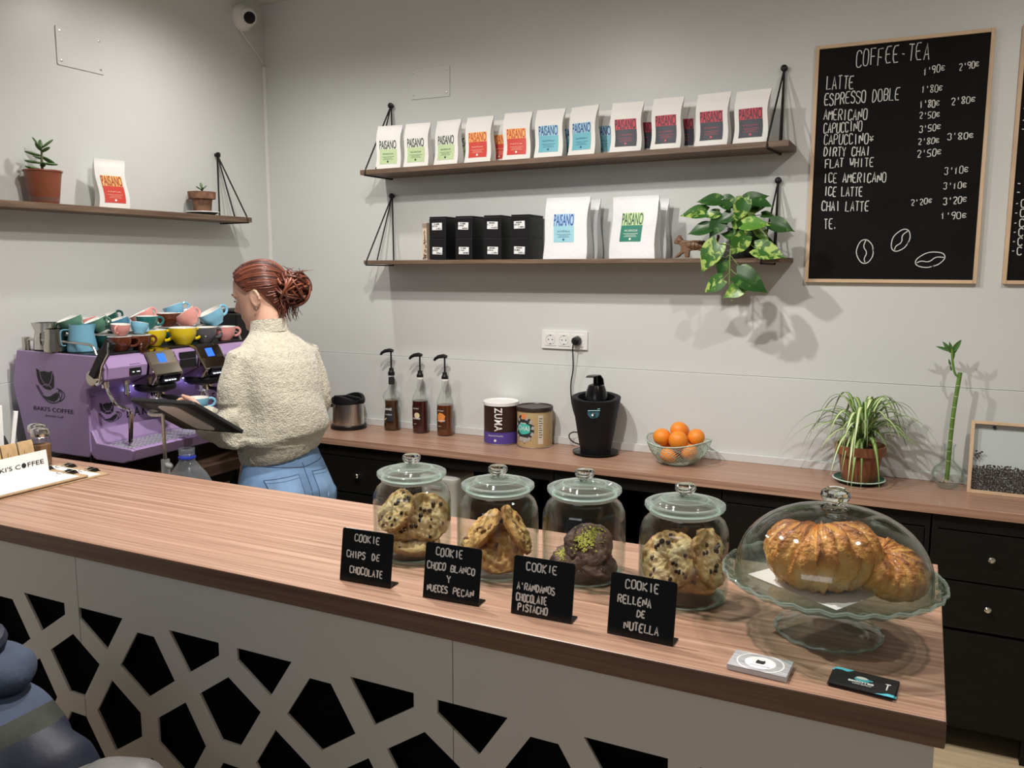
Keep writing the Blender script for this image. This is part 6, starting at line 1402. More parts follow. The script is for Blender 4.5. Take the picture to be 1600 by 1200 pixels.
# back pockets and seams pressed on to the cloth
bpy.context.view_layer.update()
from mathutils.bvhtree import BVHTree
bvh = BVHTree.FromPolygons([v.co.copy() for v in me.vertices], [tuple(p.vertices) for p in me.polygons])
def onback(x, z, off=0.0012):
    h = bvh.ray_cast(Vector((x, -0.5, z)), Vector((0, 1, 0)))
    return (h[0] + h[1] * off) if h[0] else Vector((x, -0.15, z))
M_seam = mat('denim_seam', (0.055, 0.10, 0.19), 0.8)
M_pocket = mat('blue_denim_pocket', (0.185, 0.31, 0.50), 0.8, var=0.2, vscale=14, bump=0.5, bscale=500, bdist=0.001)
for s in (-1, 1):
    def pk(u, v): 
        x = s * (0.030 + 0.105 * u); z = 0.985 - 0.020 * (1 - u) * 0 - 0.135 * v * (1 - 0.18 * abs(u - 0.5) * 2) - 0.010 * u
        return onback(x * (1 - 0.10 * v * (1 if u > 0.5 else -0.6)), z, 0.0016)
    q = B().grid(12, 12, pk).obj('back_pocket', M_pocket, JN, ang=180)
    edge = [pk(0, k / 10) for k in range(11)] + [pk(k / 10, 1) for k in range(11)] + [pk(1, 1 - k / 10) for k in range(11)]
    for o_ in (0.0, ):
        b = B(); b.tube(edge, 0.0013, 4); b.obj('stitching', M_seam, q, recalc=False)
    b = B(); b.tube([pk(k / 10, 0.0) for k in range(11)], 0.0014, 4); b.tube([pk(k / 10, 0.09) for k in range(11)], 0.0009, 4); b.obj('stitching', M_seam, q, recalc=False)
b = B(); b.tube([onback(0.0, 1.02 - 0.018 * k, 0.0012) for k in range(13)], 0.0014, 4); b.obj('seam', M_seam, JN, recalc=False)
b = B(); b.tube([onback(x, 1.005 - 0.10 * abs(x) * 0 + 0.012 * abs(x) / 0.12, 0.0012) for x in [(-0.13 + 0.02 * k) for k in range(14)]], 0.0013, 4); b.obj('seam', M_seam, JN, recalc=False)
for s in (-1, 1):
    b = B(); b.loft([ring(s * 0.096, 0.03, 0.002, 0.046, 0.128), ring(s * 0.096, 0.03, 0.030, 0.048, 0.130), ring(s * 0.096, 0.02, 0.050, 0.045, 0.115), ring(s * 0.095, -0.03, 0.078, 0.036, 0.050)]); b.obj('shoe', M_white, PR)

# hair: a cap combed back, loose strands and a messy bun
M_hair = attr_mat('auburn_hair', [(0.0, (0.022, 0.006, 0.004)), (0.45, (0.090, 0.022, 0.012)), (1.0, (0.26, 0.075, 0.038))], 0.38, noise_amt=0.22, nscale=30, bump=0.0, coat=0.15)
def strand(b, pts, r0, r1, n=5, sh=0.5, lay=None):
    P = smoothpath(pts, 2); m = len(P); nv = len(b.bm.verts)
    b.tube(P, [r0 + (r1 - r0) * (i / (m - 1)) for i in range(m)], n)
    b.bm.verts.ensure_lookup_table()
    for v in b.bm.verts[nv:]: v[lay] = sh
rh = random.Random(21)
def addshade(b, f):
    lay = b.bm.verts.layers.float.new('shade')
    for v in b.bm.verts: v[lay] = f(v.co)
def hairline(th):          # lowest elevation that hair reaches, th = angle from the middle of the forehead in degrees
    th = abs(th)
    for (a0, e0), (a1, e1) in zip(((0, 50), (38, 46), (62, 22), (78, 6), (98, 10), (112, -14), (135, -44), (180, -60)), ((38, 46), (62, 22), (78, 6), (98, 10), (112, -14), (135, -44), (180, -60), (181, -60))):
        if th <= a1: return e0 + (e1 - e0) * (th - a0) / (a1 - a0)
    return -46
def hdir(th, el):
    a = math.radians(90 + th); e = math.radians(el); return Vector((math.cos(e) * math.cos(a), math.cos(e) * math.sin(a), math.sin(e)))
def hsurf(d, k=1.0):
    k *= 1 + (0.095 if d.z > 0 else 0.03) * abs(2 * d.z * math.sqrt(max(0, 1 - d.z * d.z)))
    p = Vector((0.0805 * d.x, 0.1030 * d.y, 0.1125 * d.z)) * k
    if d.z < 0: p.x *= 1 + 0.22 * d.z; p.y = p.y * (1 + 0.14 * d.z)
    return HM @ (p + Vector((0, -0.004, 0.004)))
cap = B(); cap.grid(72, 20, lambda u, v: hsurf(hdir(-180 + 360 * u, 89.5 + (hairline(-180 + 360 * u) - 89.5) * v), 1.0 + 0.006 * noise.noise(Vector((u * 40, v * 2, 1)))))
bmesh.ops.remove_doubles(cap.bm, verts=cap.bm.verts[:], dist=0.0004)
addshade(cap, lambda p: 0.30)
HAIR = cap.obj('hair', M_hair, PR, ang=180)
BUN = HM @ Vector((-0.008, -0.118, -0.012))
bd = Vector((0, -0.995, 0.10)).normalized()
b = B(); lay = b.bm.verts.layers.float.new('shade')
for k in range(430):        # combed strands running back to the bun
    th = rh.uniform(-180, 180); lo_ = hairline(th); e0 = lo_ + (84 - lo_) * (rh.random() ** 1.6)
    d0 = hdir(th, e0); om = math.acos(max(-1, min(1, d0.dot(bd))))
    if om < 0.25 or om > 3.0: continue
    lift = rh.uniform(1.005, 1.030); P = []
    for s_ in (0, 0.2, 0.4, 0.6, 0.8, 1.0):
        d = (d0 * math.sin((1 - s_) * om) + bd * math.sin(s_ * om)) / math.sin(om)
        sag = Vector((0, 0, 0.10 * math.sin(PI * s_))); d = (d - sag * (1 if e0 < 30 else -0.3)).normalized()
        P.append(hsurf(d, 1.0 + (lift - 1.0) * math.sin(PI * (0.15 + 0.7 * s_))))
    P.append(BUN + Vector((rh.uniform(-.02, .02), rh.uniform(-.02, .02), rh.uniform(-.02, .02))))
    strand(b, P, rh.uniform(0.0016, 0.0030), 0.0018, 4, max(0.05, min(1, rh.gauss(0.5, 0.28))), lay)
tag(b.obj('combed_strands', M_hair, HAIR, ang=180), kind='stuff')
b = B(); lay = b.bm.verts.layers.float.new('shade')
b.ell(BUN, (0.040, 0.036, 0.042), 18, 12)
for v in b.bm.verts: v[lay] = 0.2
for k in range(70):
    ax = Vector((rh.uniform(-1, 1), rh.uniform(-1, 1), rh.uniform(-1, 1))).normalized(); u_ = ax.orthogonal().normalized(); w_ = ax.cross(u_)
    R_ = rh.uniform(0.036, 0.064); a0 = rh.uniform(0, 6.3); sp_ = rh.uniform(2.0, 4.2); offv = ax * rh.uniform(-0.018, 0.018)
    P = [BUN + offv + (u_ * math.cos(a0 + sp_ * s_) + w_ * math.sin(a0 + sp_ * s_)) * R_ * (1 + 0.1 * math.sin(4 * s_)) for s_ in [q / 6 for q in range(7)]]
    strand(b, P, rh.uniform(0.004, 0.008), 0.0025, 6, rh.uniform(0.25, 1.0), lay)
b.obj('bun', M_hair, HAIR, ang=180)
b = B(); lay = b.bm.verts.layers.float.new('shade')
for k in range(120):       # flyaways above and wisps down the neck
    if k < 20: d0 = Vector((rh.uniform(-0.5, 0.5), rh.uniform(-0.9, 0.1), rh.uniform(0.6, 1.0))).normalized(); L_ = rh.uniform(0.03, 0.06); st_ = BUN + d0 * 0.035; P = [st_, st_ + d0 * L_ * 0.5 + Vector((0, 0, 0.008)), st_ + d0 * L_ + Vector((rh.uniform(-.03, .03), rh.uniform(-.03, .01), -0.006))]
    else:
        st_ = BUN + Vector((rh.uniform(-0.05, 0.03), rh.uniform(-0.01, 0.06), -0.020)); L_ = rh.uniform(0.04, 0.105)
        P = [st_, st_ + Vector((rh.uniform(-.012, .012), rh.uniform(-.01, .01), -L_ * 0.5)), st_ + Vector((rh.uniform(-.025, .02), rh.uniform(-.025, .01), -L_))]
    strand(b, P, rh.uniform(0.0012, 0.0030) if k < 20 else rh.uniform(0.0016, 0.0048), 0.0005, 4, rh.uniform(0.3, 1.0), lay)
tag(b.obj('loose_wisps', M_hair, HAIR, ang=180), kind='stuff')
# the cup in her left hand
o = cup('light blue', 0, 0, 0, 0.8, 0, label='light blue cup held in her hand at the machine', group=None)
hp_ = ROOT['person'] @ (WR_L + fl * 0.075 + Vector((0.045, 0.03, -0.02)))
o.location = hp_; o.rotation_euler = (0, 0, 1.0)
# ------------------------------------------------------------------ cookie jars on the bar
CZT = 1.1205
JB = [(0, 0.004), (0.050, 0.002), (0.066, 0.000), (0.074, 0.006), (0.0785, 0.016), (0.0795, 0.030), (0.0795, 0.112), (0.0775, 0.128), (0.071, 0.142), (0.062, 0.150), (0.0585, 0.154), (0.0585, 0.160)]
JI = [(0.0560, 0.160), (0.0560, 0.153), (0.060, 0.148), (0.0685, 0.1405), (0.075, 0.127), (0.077, 0.112), (0.077, 0.030), (0.075, 0.018), (0.069, 0.010), (0, 0.009)]
jproto = None
M_lid = thin_glass('lid_glass', (0.93, 0.96, 0.95), (0.70, 0.82, 0.79), 0.9, milk=0.10, milkcol=(0.85, 0.90, 0.88))
def jar(label, x, y, rz=0):
    global jproto
    if jproto is None:
        t = thing('cookie_jar', label, 'jar', group='glass cookie jars on the bar')
        b = B(); b.lathe(JB + JI, n=56); b.obj('body', M_glass, t, ang=50)
        b = B(); b.lathe([(0.0640, 0.0005), (0.0745, 0.0045), (0.0700, 0.0052), (0.0640, 0.003)], n=56, closed=True); b.obj('base_ring', M_glassgreen, t)
        b = B(); b.lathe([(0.0590, 0.1545), (0.0625, 0.1565), (0.0625, 0.1615), (0.0590, 0.1635), (0.0572, 0.161), (0.0572, 0.157)], n=56, closed=True); b.obj('seal', mat('clear_rubber_seal', (0.74, 0.80, 0.76), 0.3, trans=0.35), t)
        b = B(); b.lathe([(0.0560, 0.1640), (0.0690, 0.1645), (0.0710, 0.1680), (0.0705, 0.1730), (0.0680, 0.1745), (0.0600, 0.1745), (0.0540, 0.1700)], n=56, closed=True); l = b.obj('lid_rim', M_glassgreen, t)
        b = B(); b.lathe([(0.0555, 0.170), (0.050, 0.1765), (0.035, 0.1835), (0.015, 0.1860), (0, 0.1862), (0, 0.1830), (0.015, 0.1828), (0.034, 0.1805), (0.049, 0.1735), (0.0535, 0.1690)], n=56); b.obj('lid', M_lid, t)
        b = B(); b.lathe([(0.040, 0.1815), (0.0425, 0.1822), (0.0445, 0.1802), (0.042, 0.1795)], n=56, closed=True); b.obj('lid_ring', M_glassgreen, t)
        b = B(); b.lathe([(0, 0.184), (0.010, 0.185), (0.0095, 0.190), (0.0150, 0.1935), (0.0190, 0.1990), (0.0185, 0.2045), (0.0140, 0.2085), (0, 0.2095)], n=36); b.obj('knob', M_knobglass, t)
        jproto = t
    else: t = dup(jproto, label)
    t.location = (x, y, CZT); t.rotation_euler = (0, 0, rz)
    return t
JARS = [(-0.924, 1.437), (-0.722, 1.428), (-0.561, 1.474), (-0.362, 1.452)]
jar('leftmost glass cookie jar, with dark chip cookies standing on edge', *JARS[0]); jar('second glass cookie jar from the left, two cookies leaning like a tent', *JARS[1], 0.4)
jar('third glass cookie jar from the left, holding dark chocolate cookies', *JARS[2], 0.9); jar('rightmost glass cookie jar, next to the cake dome', *JARS[3], 1.5)

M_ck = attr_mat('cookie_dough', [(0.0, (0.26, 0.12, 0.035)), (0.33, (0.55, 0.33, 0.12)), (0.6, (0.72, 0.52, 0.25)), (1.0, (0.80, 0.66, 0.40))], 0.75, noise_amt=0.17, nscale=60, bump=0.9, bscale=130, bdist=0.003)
M_ckg = attr_mat('golden_cookie_dough', [(0.0, (0.30, 0.12, 0.03)), (0.35, (0.56, 0.28, 0.08)), (0.7, (0.70, 0.42, 0.15)), (1.0, (0.76, 0.54, 0.25))], 0.75, noise_amt=0.20, nscale=50, bump=0.9, bscale=120, bdist=0.003)
M_ckd = attr_mat('dark_cookie_dough', [(0.0, (0.030, 0.014, 0.010)), (0.4, (0.085, 0.042, 0.030)), (0.8, (0.15, 0.085, 0.065)), (1.0, (0.20, 0.12, 0.09))], 0.8, noise_amt=0.28, nscale=45, bump=1.0, bscale=120, bdist=0.003)
M_chip = mat('dark_chocolate_chip', (0.035, 0.014, 0.009), 0.25)
M_pist = mat('pistachio_crumb', (0.46, 0.43, 0.08), 0.8, var=0.5, vscale=300)
M_pecan = mat('pecan', (0.22, 0.085, 0.035), 0.5, var=0.4, vscale=150)
def cookie(label, c, axis, R=0.047, T=0.019, m=None, seed=0, chips=12, kind='chip', spin=0.0, group='cookies in the glass jars'):
    t = thing('cookie', label, 'cookie', c, group=group)
    q = Vector(axis).to_track_quat('Z', 'X'); t.rotation_euler = (q.to_matrix() @ Matrix.Rotation(spin, 3, 'Z')).to_euler()
    rr = random.Random(seed); off = Vector((seed * 3.1, seed * 1.7, 0))
    b = B(); b.ell((0, 0, 0), (1, 1, 1), 64, 40); lay = b.bm.verts.layers.float.new('shade')
    for v in b.bm.verts:
        p = v.co.copy(); h = math.hypot(p.x, p.y); a = math.atan2(p.y, p.x)
        er = R * (1 + 0.055 * noise.noise(Vector((math.cos(a) * 1.6, math.sin(a) * 1.6, seed)) + off))
        hr_ = min(1.0, h * 1.04) ** 0.8
        z = math.copysign(abs(p.z) ** 0.55, p.z) * T / 2 * (1.0 if p.z > 0 else 0.65)
        q_ = Vector((math.cos(a) * er * hr_, math.sin(a) * er * hr_, z))
        d = noise.noise(q_ * 50 + off) * 0.0050 + abs(noise.noise(q_ * 95 + off * 2)) * -0.0060 + noise.noise(q_ * 170 + off) * 0.0030 + 0.001
        q_ += Vector((math.cos(a) * 0.3 * hr_, math.sin(a) * 0.3 * hr_, 1 if p.z > 0 else -0.6)) * d
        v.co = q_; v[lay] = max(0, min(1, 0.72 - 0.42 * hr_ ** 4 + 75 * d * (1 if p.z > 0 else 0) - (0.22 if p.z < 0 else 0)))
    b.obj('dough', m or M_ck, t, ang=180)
    b = B()
    for k in range(chips):
        r = R * 0.88 * math.sqrt(rr.random()); a = rr.uniform(0, 6.283); s_ = rr.uniform(0.0036, 0.0056)
        for sgn in ((1,) if kind != 'chip' else (1, -1) if k % 3 == 0 else (1,)):
            zz = T / 2 * max(0.2, 1 - (r / R) ** 4) ** 0.4 * (1 if sgn > 0 else -0.62)
            P_ = Vector((r * math.cos(a), r * math.sin(a), zz))
            if kind == 'chip': b.ell(P_, (s_, s_ * rr.uniform(0.7, 1), s_ * 0.6), 8, 6)
            elif kind == 'pecan': b.ell(P_ + Vector((0, 0, 0.001)), (s_ * 2.2, s_ * 0.9, s_ * 0.6), 10, 6, mtx=Matrix.Rotation(rr.uniform(0, 3), 4, 'Z'))
    if chips:
        tag(b.obj({'chip': 'chocolate_chips', 'pecan': 'pecan_pieces'}[kind], M_chip if kind == 'chip' else M_pecan, t), kind='stuff')
    if kind == 'chip' and False: pass
    return t
def crumbs(t, pts, R, T, seed, n=240):
    rr = random.Random(seed); b = B()
    for k in range(n):
        cx, cy, sp = pts[k % len(pts)]; x = cx + rr.gauss(0, sp); y = cy + rr.gauss(0, sp)
        if math.hypot(x, y) > R * 0.9: continue
        z = T / 2 * max(0.2, 1 - (math.hypot(x, y) / R) ** 4) ** 0.4 + 0.001; s_ = rr.uniform(0.0007, 0.0015)
        b.box(x - s_, x + s_, y - s_, y + s_, z - s_, z + s_ * 0.8, mtx=None)
    tag(b.obj('pistachio_crumbs', M_pist, t, smooth=False), kind='stuff')
# camera-facing helpers: directions in the world seen from the stool side of the bar
x, y = JARS[0]; zb = CZT + 0.010
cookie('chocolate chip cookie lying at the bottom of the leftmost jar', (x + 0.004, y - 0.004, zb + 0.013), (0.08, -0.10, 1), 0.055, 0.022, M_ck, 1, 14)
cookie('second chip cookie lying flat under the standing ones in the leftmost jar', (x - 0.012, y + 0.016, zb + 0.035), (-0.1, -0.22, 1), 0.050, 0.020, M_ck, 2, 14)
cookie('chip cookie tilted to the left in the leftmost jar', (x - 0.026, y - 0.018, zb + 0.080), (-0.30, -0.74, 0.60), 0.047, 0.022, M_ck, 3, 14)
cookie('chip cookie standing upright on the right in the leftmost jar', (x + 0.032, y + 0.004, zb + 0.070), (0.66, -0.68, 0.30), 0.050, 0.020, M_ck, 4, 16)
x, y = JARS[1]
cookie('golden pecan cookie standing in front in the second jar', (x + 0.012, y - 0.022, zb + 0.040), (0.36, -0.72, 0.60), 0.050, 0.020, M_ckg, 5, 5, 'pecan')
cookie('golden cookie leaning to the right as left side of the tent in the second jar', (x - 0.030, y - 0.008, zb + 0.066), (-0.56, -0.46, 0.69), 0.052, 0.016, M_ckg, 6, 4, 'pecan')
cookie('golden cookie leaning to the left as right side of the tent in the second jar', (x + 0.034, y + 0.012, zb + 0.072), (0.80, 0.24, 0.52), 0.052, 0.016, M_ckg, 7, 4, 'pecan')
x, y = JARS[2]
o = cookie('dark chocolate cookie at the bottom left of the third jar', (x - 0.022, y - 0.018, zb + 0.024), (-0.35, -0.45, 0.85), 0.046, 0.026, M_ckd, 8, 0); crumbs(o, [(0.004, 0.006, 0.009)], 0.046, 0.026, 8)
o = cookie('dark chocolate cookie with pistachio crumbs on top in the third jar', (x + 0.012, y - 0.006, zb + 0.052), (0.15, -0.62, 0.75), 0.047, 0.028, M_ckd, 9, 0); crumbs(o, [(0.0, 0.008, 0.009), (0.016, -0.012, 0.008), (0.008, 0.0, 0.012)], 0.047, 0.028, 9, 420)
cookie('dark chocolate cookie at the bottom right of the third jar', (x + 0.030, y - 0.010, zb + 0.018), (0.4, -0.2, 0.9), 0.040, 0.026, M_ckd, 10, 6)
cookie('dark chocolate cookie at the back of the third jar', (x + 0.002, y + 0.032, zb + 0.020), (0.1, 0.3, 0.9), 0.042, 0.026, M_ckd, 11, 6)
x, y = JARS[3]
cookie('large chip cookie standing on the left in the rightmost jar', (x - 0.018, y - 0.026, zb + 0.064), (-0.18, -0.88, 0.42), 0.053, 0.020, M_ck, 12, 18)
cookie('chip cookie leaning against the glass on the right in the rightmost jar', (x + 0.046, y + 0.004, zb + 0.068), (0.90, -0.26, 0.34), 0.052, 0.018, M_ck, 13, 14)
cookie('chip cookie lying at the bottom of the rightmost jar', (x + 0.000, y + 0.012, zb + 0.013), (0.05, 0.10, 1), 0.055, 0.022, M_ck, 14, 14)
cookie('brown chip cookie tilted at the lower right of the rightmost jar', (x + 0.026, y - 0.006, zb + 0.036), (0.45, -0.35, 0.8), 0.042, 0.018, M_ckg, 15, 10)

# ------------------------------------------------------------------ black acrylic name signs
def sign(label, x0, y0, x1, y1, lines, seed):
    dx, dy = x1 - x0, y1 - y0; W = math.hypot(dx, dy); H = 0.098; th = 0.0022
    t = thing('price_sign', label, 'sign', (x0, y0, CZT), rz=math.atan2(dy, dx), group='black acrylic cookie signs')
    L = Matrix.Rotation(math.radians(-9), 4, 'X')
    pts = rrect(W, H + 0.004, 0.005); pts = [(p[0] + W / 2, p[1] + H / 2) for p in pts]; pts = [(p[0], max(0.0, p[1])) for p in pts]
    b = B(); b.prism(pts, 0, th, 'y', L); b.obj('plate', M_blackgloss, t, smooth=False, bevel=0.0006)
    b = B(); b.box(0, W, 0, 0.030, 0.0, 0.0022); b.obj('foot', M_blackgloss, t, smooth=False, bevel=0.0006)
    rr = random.Random(seed)
    for tx, u, v, w_, h_ in lines:       # position of each word as a fraction of the plate, left to right and top to bottom
        b = B(); hand(b, tx, u * W, (1 - v) * H - h_ * H, w_ * W, h_ * H, 0.0 - 0.0, -0.0007, 0.0024, 0.06, rr); b.tf(L); b.obj('lettering', M_chalkpen, t, smooth=False, recalc=False)
sign('black sign reading COOKIE CHIPS DE CHOCOLATE before the first jar', -0.966, 1.246, -0.854, 1.250, [('COOKIE', 0.26, 0.08, 0.50, 0.13), ('CHIPS', 0.12, 0.40, 0.38, 0.13), ('DE', 0.62, 0.40, 0.16, 0.12), ('CHOCOLATE', 0.20, 0.70, 0.66, 0.13)], 1)
sign('black sign reading COOKIE CHOCO BLANCO Y NUECES PECAN before the second jar', -0.780, 1.243, -0.669, 1.248, [('COOKIE', 0.20, 0.06, 0.50, 0.14), ('CHOCO', 0.06, 0.33, 0.34, 0.13), ('BLANCO', 0.48, 0.34, 0.44, 0.12), ('Y', 0.42, 0.54, 0.06, 0.13), ('NUECES', 0.08, 0.74, 0.38, 0.12), ('PECAN', 0.54, 0.74, 0.38, 0.12)], 2)
sign('black sign reading COOKIE ARANDANOS CHOCOLATE PISTACHO before the third jar', -0.607, 1.249, -0.496, 1.252, [('COOKIE', 0.22, 0.07, 0.52, 0.14), ("A'RANDANOS", 0.08, 0.44, 0.64, 0.12), ('CHOCOLATE', 0.08, 0.63, 0.52, 0.13), ('PISTACHO', 0.12, 0.81, 0.50, 0.12)], 3)
sign('black sign reading COOKIE RELLENA DE NUTELLA before the fourth jar', -0.432, 1.246, -0.322, 1.243, [('COOKIE', 0.24, 0.06, 0.52, 0.14), ('RELLENA', 0.14, 0.32, 0.52, 0.13), ('DE', 0.44, 0.53, 0.14, 0.11), ('NUTELLA', 0.26, 0.74, 0.54, 0.13)], 4)

# ------------------------------------------------------------------ cake stand with dome
SX, SY_ = -0.110, 1.408
t = thing('cake_stand', 'pressed glass cake stand with a scalloped plate rim', 'cake stand', (SX, SY_, CZT))
PZ = 0.088
b = B(); n = 96; rings = []
foot = [(0.000, 0.010), (0.020, 0.012), (0.060, 0.0055), (0.080, 0.0005), (0.0835, 0.0035), (0.080, 0.0075), (0.055, 0.017), (0.030, 0.034), (0.0215, 0.050), (0.0205, 0.066), (0.026, 0.080), (0.040, PZ - 0.003), (0, PZ - 0.003)]
b.lathe(foot, n=48)
for v in b.bm.verts:
    r = math.hypot(v.co.x, v.co.y)
    if r > 0.07: v.co.z += 0.0015 * math.cos(16 * math.atan2(v.co.y, v.co.x)) * (r - 0.07) / 0.012
b.obj('foot', M_glass, t, ang=60)
b = B(); b.tube([(0.0825 * math.cos(a), 0.0825 * math.sin(a), 0.0042 + 0.001 * math.cos(16 * a)) for a in [2 * PI * k / 96 for k in range(97)]], 0.0026, 7, caps=False); b.obj('foot_rim', M_glassgreen, t)
for r, zt, zb_ in ((0.0, PZ, PZ - 0.005), (0.12, PZ, PZ - 0.005), (0.148, PZ + 0.001, PZ - 0.004), (0.153, PZ + 0.004, PZ - 0.002), (0.160, PZ + 0.009, PZ + 0.003), (0.166, PZ + 0.013, PZ + 0.008)): rings.append((r, zt, zb_))
b = B(); topv = []
def scal(a, r): return r + (0.0022 * abs(math.sin(14 * a)) if r > 0.150 else 0), (0.0018 * math.cos(28 * a) if r > 0.150 else 0)
prof = [(r, zt) for r, zt, _ in rings] + [(r, zb_) for r, _, zb_ in rings[::-1]]
b.lathe(prof, n=112)
for v in b.bm.verts:
    r = math.hypot(v.co.x, v.co.y)
    if r > 0.150:
        a = math.atan2(v.co.y, v.co.x); nr, dz = scal(a, r); v.co.x *= nr / r; v.co.y *= nr / r; v.co.z += dz
b.obj('plate', M_glassplate, t, ang=60)
b = B(); b.tube([((0.1672 + 0.0022 * abs(math.sin(14 * a))) * math.cos(a), (0.1672 + 0.0022 * abs(math.sin(14 * a))) * math.sin(a), PZ + 0.0105 + 0.0018 * math.cos(28 * a)) for a in [2 * PI * k / 112 for k in range(113)]], 0.0026, 7, caps=False); b.obj('rim_bead', M_glassgreen, t)
for k in range(28):
    a = 2 * PI * (k + 0.5) / 28; b = B(); M_ = Matrix.Translation((0.158 * math.cos(a), 0.158 * math.sin(a), PZ + 0.0085)) @ Matrix.Rotation(a, 4, 'Z') @ Matrix.Rotation(math.radians(-32), 4, 'Y')
    b.ell((0, 0, 0), (0.006, 0.0135, 0.0016), 14, 6); b.tf(M_); b.obj('scallop', M_glassplate, t)
b = B(); q = [Vector((x, y, PZ + 0.0012)) for x, y in ((-0.125, -0.035), (0.02, -0.128), (0.118, 0.045), (-0.02, 0.128))]
b.bm.faces.new([b.bm.verts.new((p.x, p.y, p.z)) for k, p in enumerate(q)]); 
t2 = tag(b.obj('paper_doily', M_paper, smooth=False), 'white paper sheet under the croissants on the glass plate', 'paper'); t2.location = (SX, SY_, CZT)
t = thing('cake_dome', 'clear glass dome with a ball knob over the croissants', 'glass dome', (SX, SY_, CZT + PZ + 0.0022))
DR, DH = 0.1510, 0.119
op_ = [(DR, 0.0), (DR - 0.001, 0.012)] + [(DR * math.cos(a) ** 0.86, 0.012 + (DH - 0.012) * math.sin(a)) for a in [math.radians(q) for q in range(8, 89, 8)]] + [(0.0, DH)]
ip_ = [(max(0, r - 0.0024), max(0.0, z - 0.0022)) for r, z in op_[::-1]]
b = B(); b.lathe(op_ + ip_[:-1] + [(DR - 0.0024, 0.0)], n=72); b.obj('dome', M_glassdome, t, ang=60)
b = B(); b.lathe([(0, DH - 0.001), (0.022, DH - 0.001), (0.018, DH + 0.003), (0.0115, DH + 0.005), (0.013, DH + 0.008), (0.0200, DH + 0.012), (0.0228, DH + 0.019), (0.0212, DH + 0.026), (0.0150, DH + 0.031), (0, DH + 0.033)], n=12); b.obj('knob', M_knobglass, t, ang=12)

# ------------------------------------------------------------------ croissants
M_cro = attr_mat('croissant_crust', [(0.0, (0.88, 0.62, 0.27)), (0.30, (0.85, 0.45, 0.11)), (0.58, (0.66, 0.26, 0.05)), (1.0, (0.28, 0.08, 0.02))], 0.42, noise_amt=0.34, nscale=34, coat=0.18, bump=1.0, bscale=110, bdist=0.006)
def croissant(label, c, euler, R, rmax, a0, a1, seed, folds=15, squash=0.86):
    t = thing('croissant', label, 'pastry', c, rot=euler, group='croissants under the glass dome')
    nu, nv = 240, 64; b = B(); lay = b.bm.verts.layers.float.new('shade'); rows = []
    for i in range(nu + 1):
        s = i / nu; a = math.radians(a0 + (a1 - a0) * s); env = max(0.0, math.sin(PI * (0.04 + 0.92 * s))) ** 0.55
        row = []
        for j in range(nv):
            th = 2 * PI * j / nv
            ph = folds * s + 0.55 * math.sin(th + 0.6) + 0.45 * noise.noise(Vector((s * 9, math.cos(th) * 1.2, math.sin(th) * 1.2 + seed)))
            fr = ph - math.floor(ph); saw = (1 - fr) ** 1.1 if s < 0.5 else fr ** 1.1
            big = 5 * s + 0.3 * math.sin(th); bf = big - math.floor(big); bs = abs(bf - 0.5) * 2
            rr = rmax * env * (0.81 + 0.18 * saw * (0.6 + 0.8 * abs(noise.noise(Vector((math.floor(ph) * 1.7, seed, 3))))) + 0.10 * (1 - bs ** 3)) + 0.004
            nz = noise.noise(Vector((s * 26, math.cos(th) * 1.6, math.sin(th) * 1.6 + seed)))
            rr *= 1 + 0.07 * nz + 0.045 * noise.noise(Vector((s * 60, math.cos(th) * 3, math.sin(th) * 3 + seed))) + 0.022 * noise.noise(Vector((s * 150, math.cos(th) * 7, math.sin(th) * 7)))
            rad = rr * math.cos(th); z = rr * math.sin(th) * squash
            row.append((Vector(((R + rad) * math.cos(a), (R + rad) * math.sin(a) * 0.94, z)), saw, th, nz, s))
        rows.append(row)
    V = [[b.bm.verts.new(p[0]) for p in row] for row in rows]
    for i in range(nu + 1):
        for j in range(nv):
            _, saw, th, nz, s = rows[i][j]
            V[i][j][lay] = max(0, min(1, 0.12 + 0.55 * saw * saw * max(0, math.sin(th) * 0.6 + 0.55) + 0.30 * max(0, math.sin(th)) + 0.35 * nz + (0.18 if s < 0.08 or s > 0.92 else 0)))
    for i in range(nu):
        for j in range(nv):
            b.bm.faces.new((V[i][j], V[i + 1][j], V[i + 1][(j + 1) % nv], V[i][(j + 1) % nv]))
    b.bm.faces.new(V[0][::-1]); b.bm.faces.new(V[nu])
    b.obj('pastry', M_cro, t, ang=180)
    return t
croissant('large ridged croissant filling the left of the glass dome', (SX - 0.014, SY_ - 0.010, CZT + PZ + 0.058), (math.radians(10), math.radians(-6), math.radians(0)), 0.044, 0.053, 55, -235, 1, 15, 0.96)
croissant('second croissant leaning under the first at the right of the dome', (SX + 0.062, SY_ + 0.004, CZT + PZ + 0.036), (math.radians(6), math.radians(16), math.radians(0)), 0.040, 0.041, 150, -130, 2, 14, 0.80)

# ------------------------------------------------------------------ business cards
def card_stack(label, c, rz, n, mtop, deco, fan=0.0, seed=1, mside=None):
    """every card of the stack is a card of its own"""
    rr = random.Random(seed); last = None
    for k in range(n):
        t = thing('business_card', label + (' on top of its stack' if k == n - 1 else ', %s from the bottom' % ['first', 'second', 'third', 'fourth', 'fifth', 'sixth', 'seventh', 'eighth'][k]), 'card', (c[0] + rr.uniform(-fan, fan), c[1] + rr.uniform(-fan, fan), CZT + 0.0009 * k * 1.0), rz=rz + (rr.uniform(-fan, fan) * 9 if fan else 0), group=label + 's')
        b = B(); b.box(-0.0425, 0.0425, -0.0275, 0.0275, 0.0, 0.0008); b.obj('card', mtop if k == n - 1 else (mside or mtop), t, smooth=False)
        if k == n - 1 or fan: deco(t, k == n - 1)
def flat(pts, z): 
    b = B(); b.bm.faces.new([b.bm.verts.new((x, y, z)) for x, y in pts]); return b
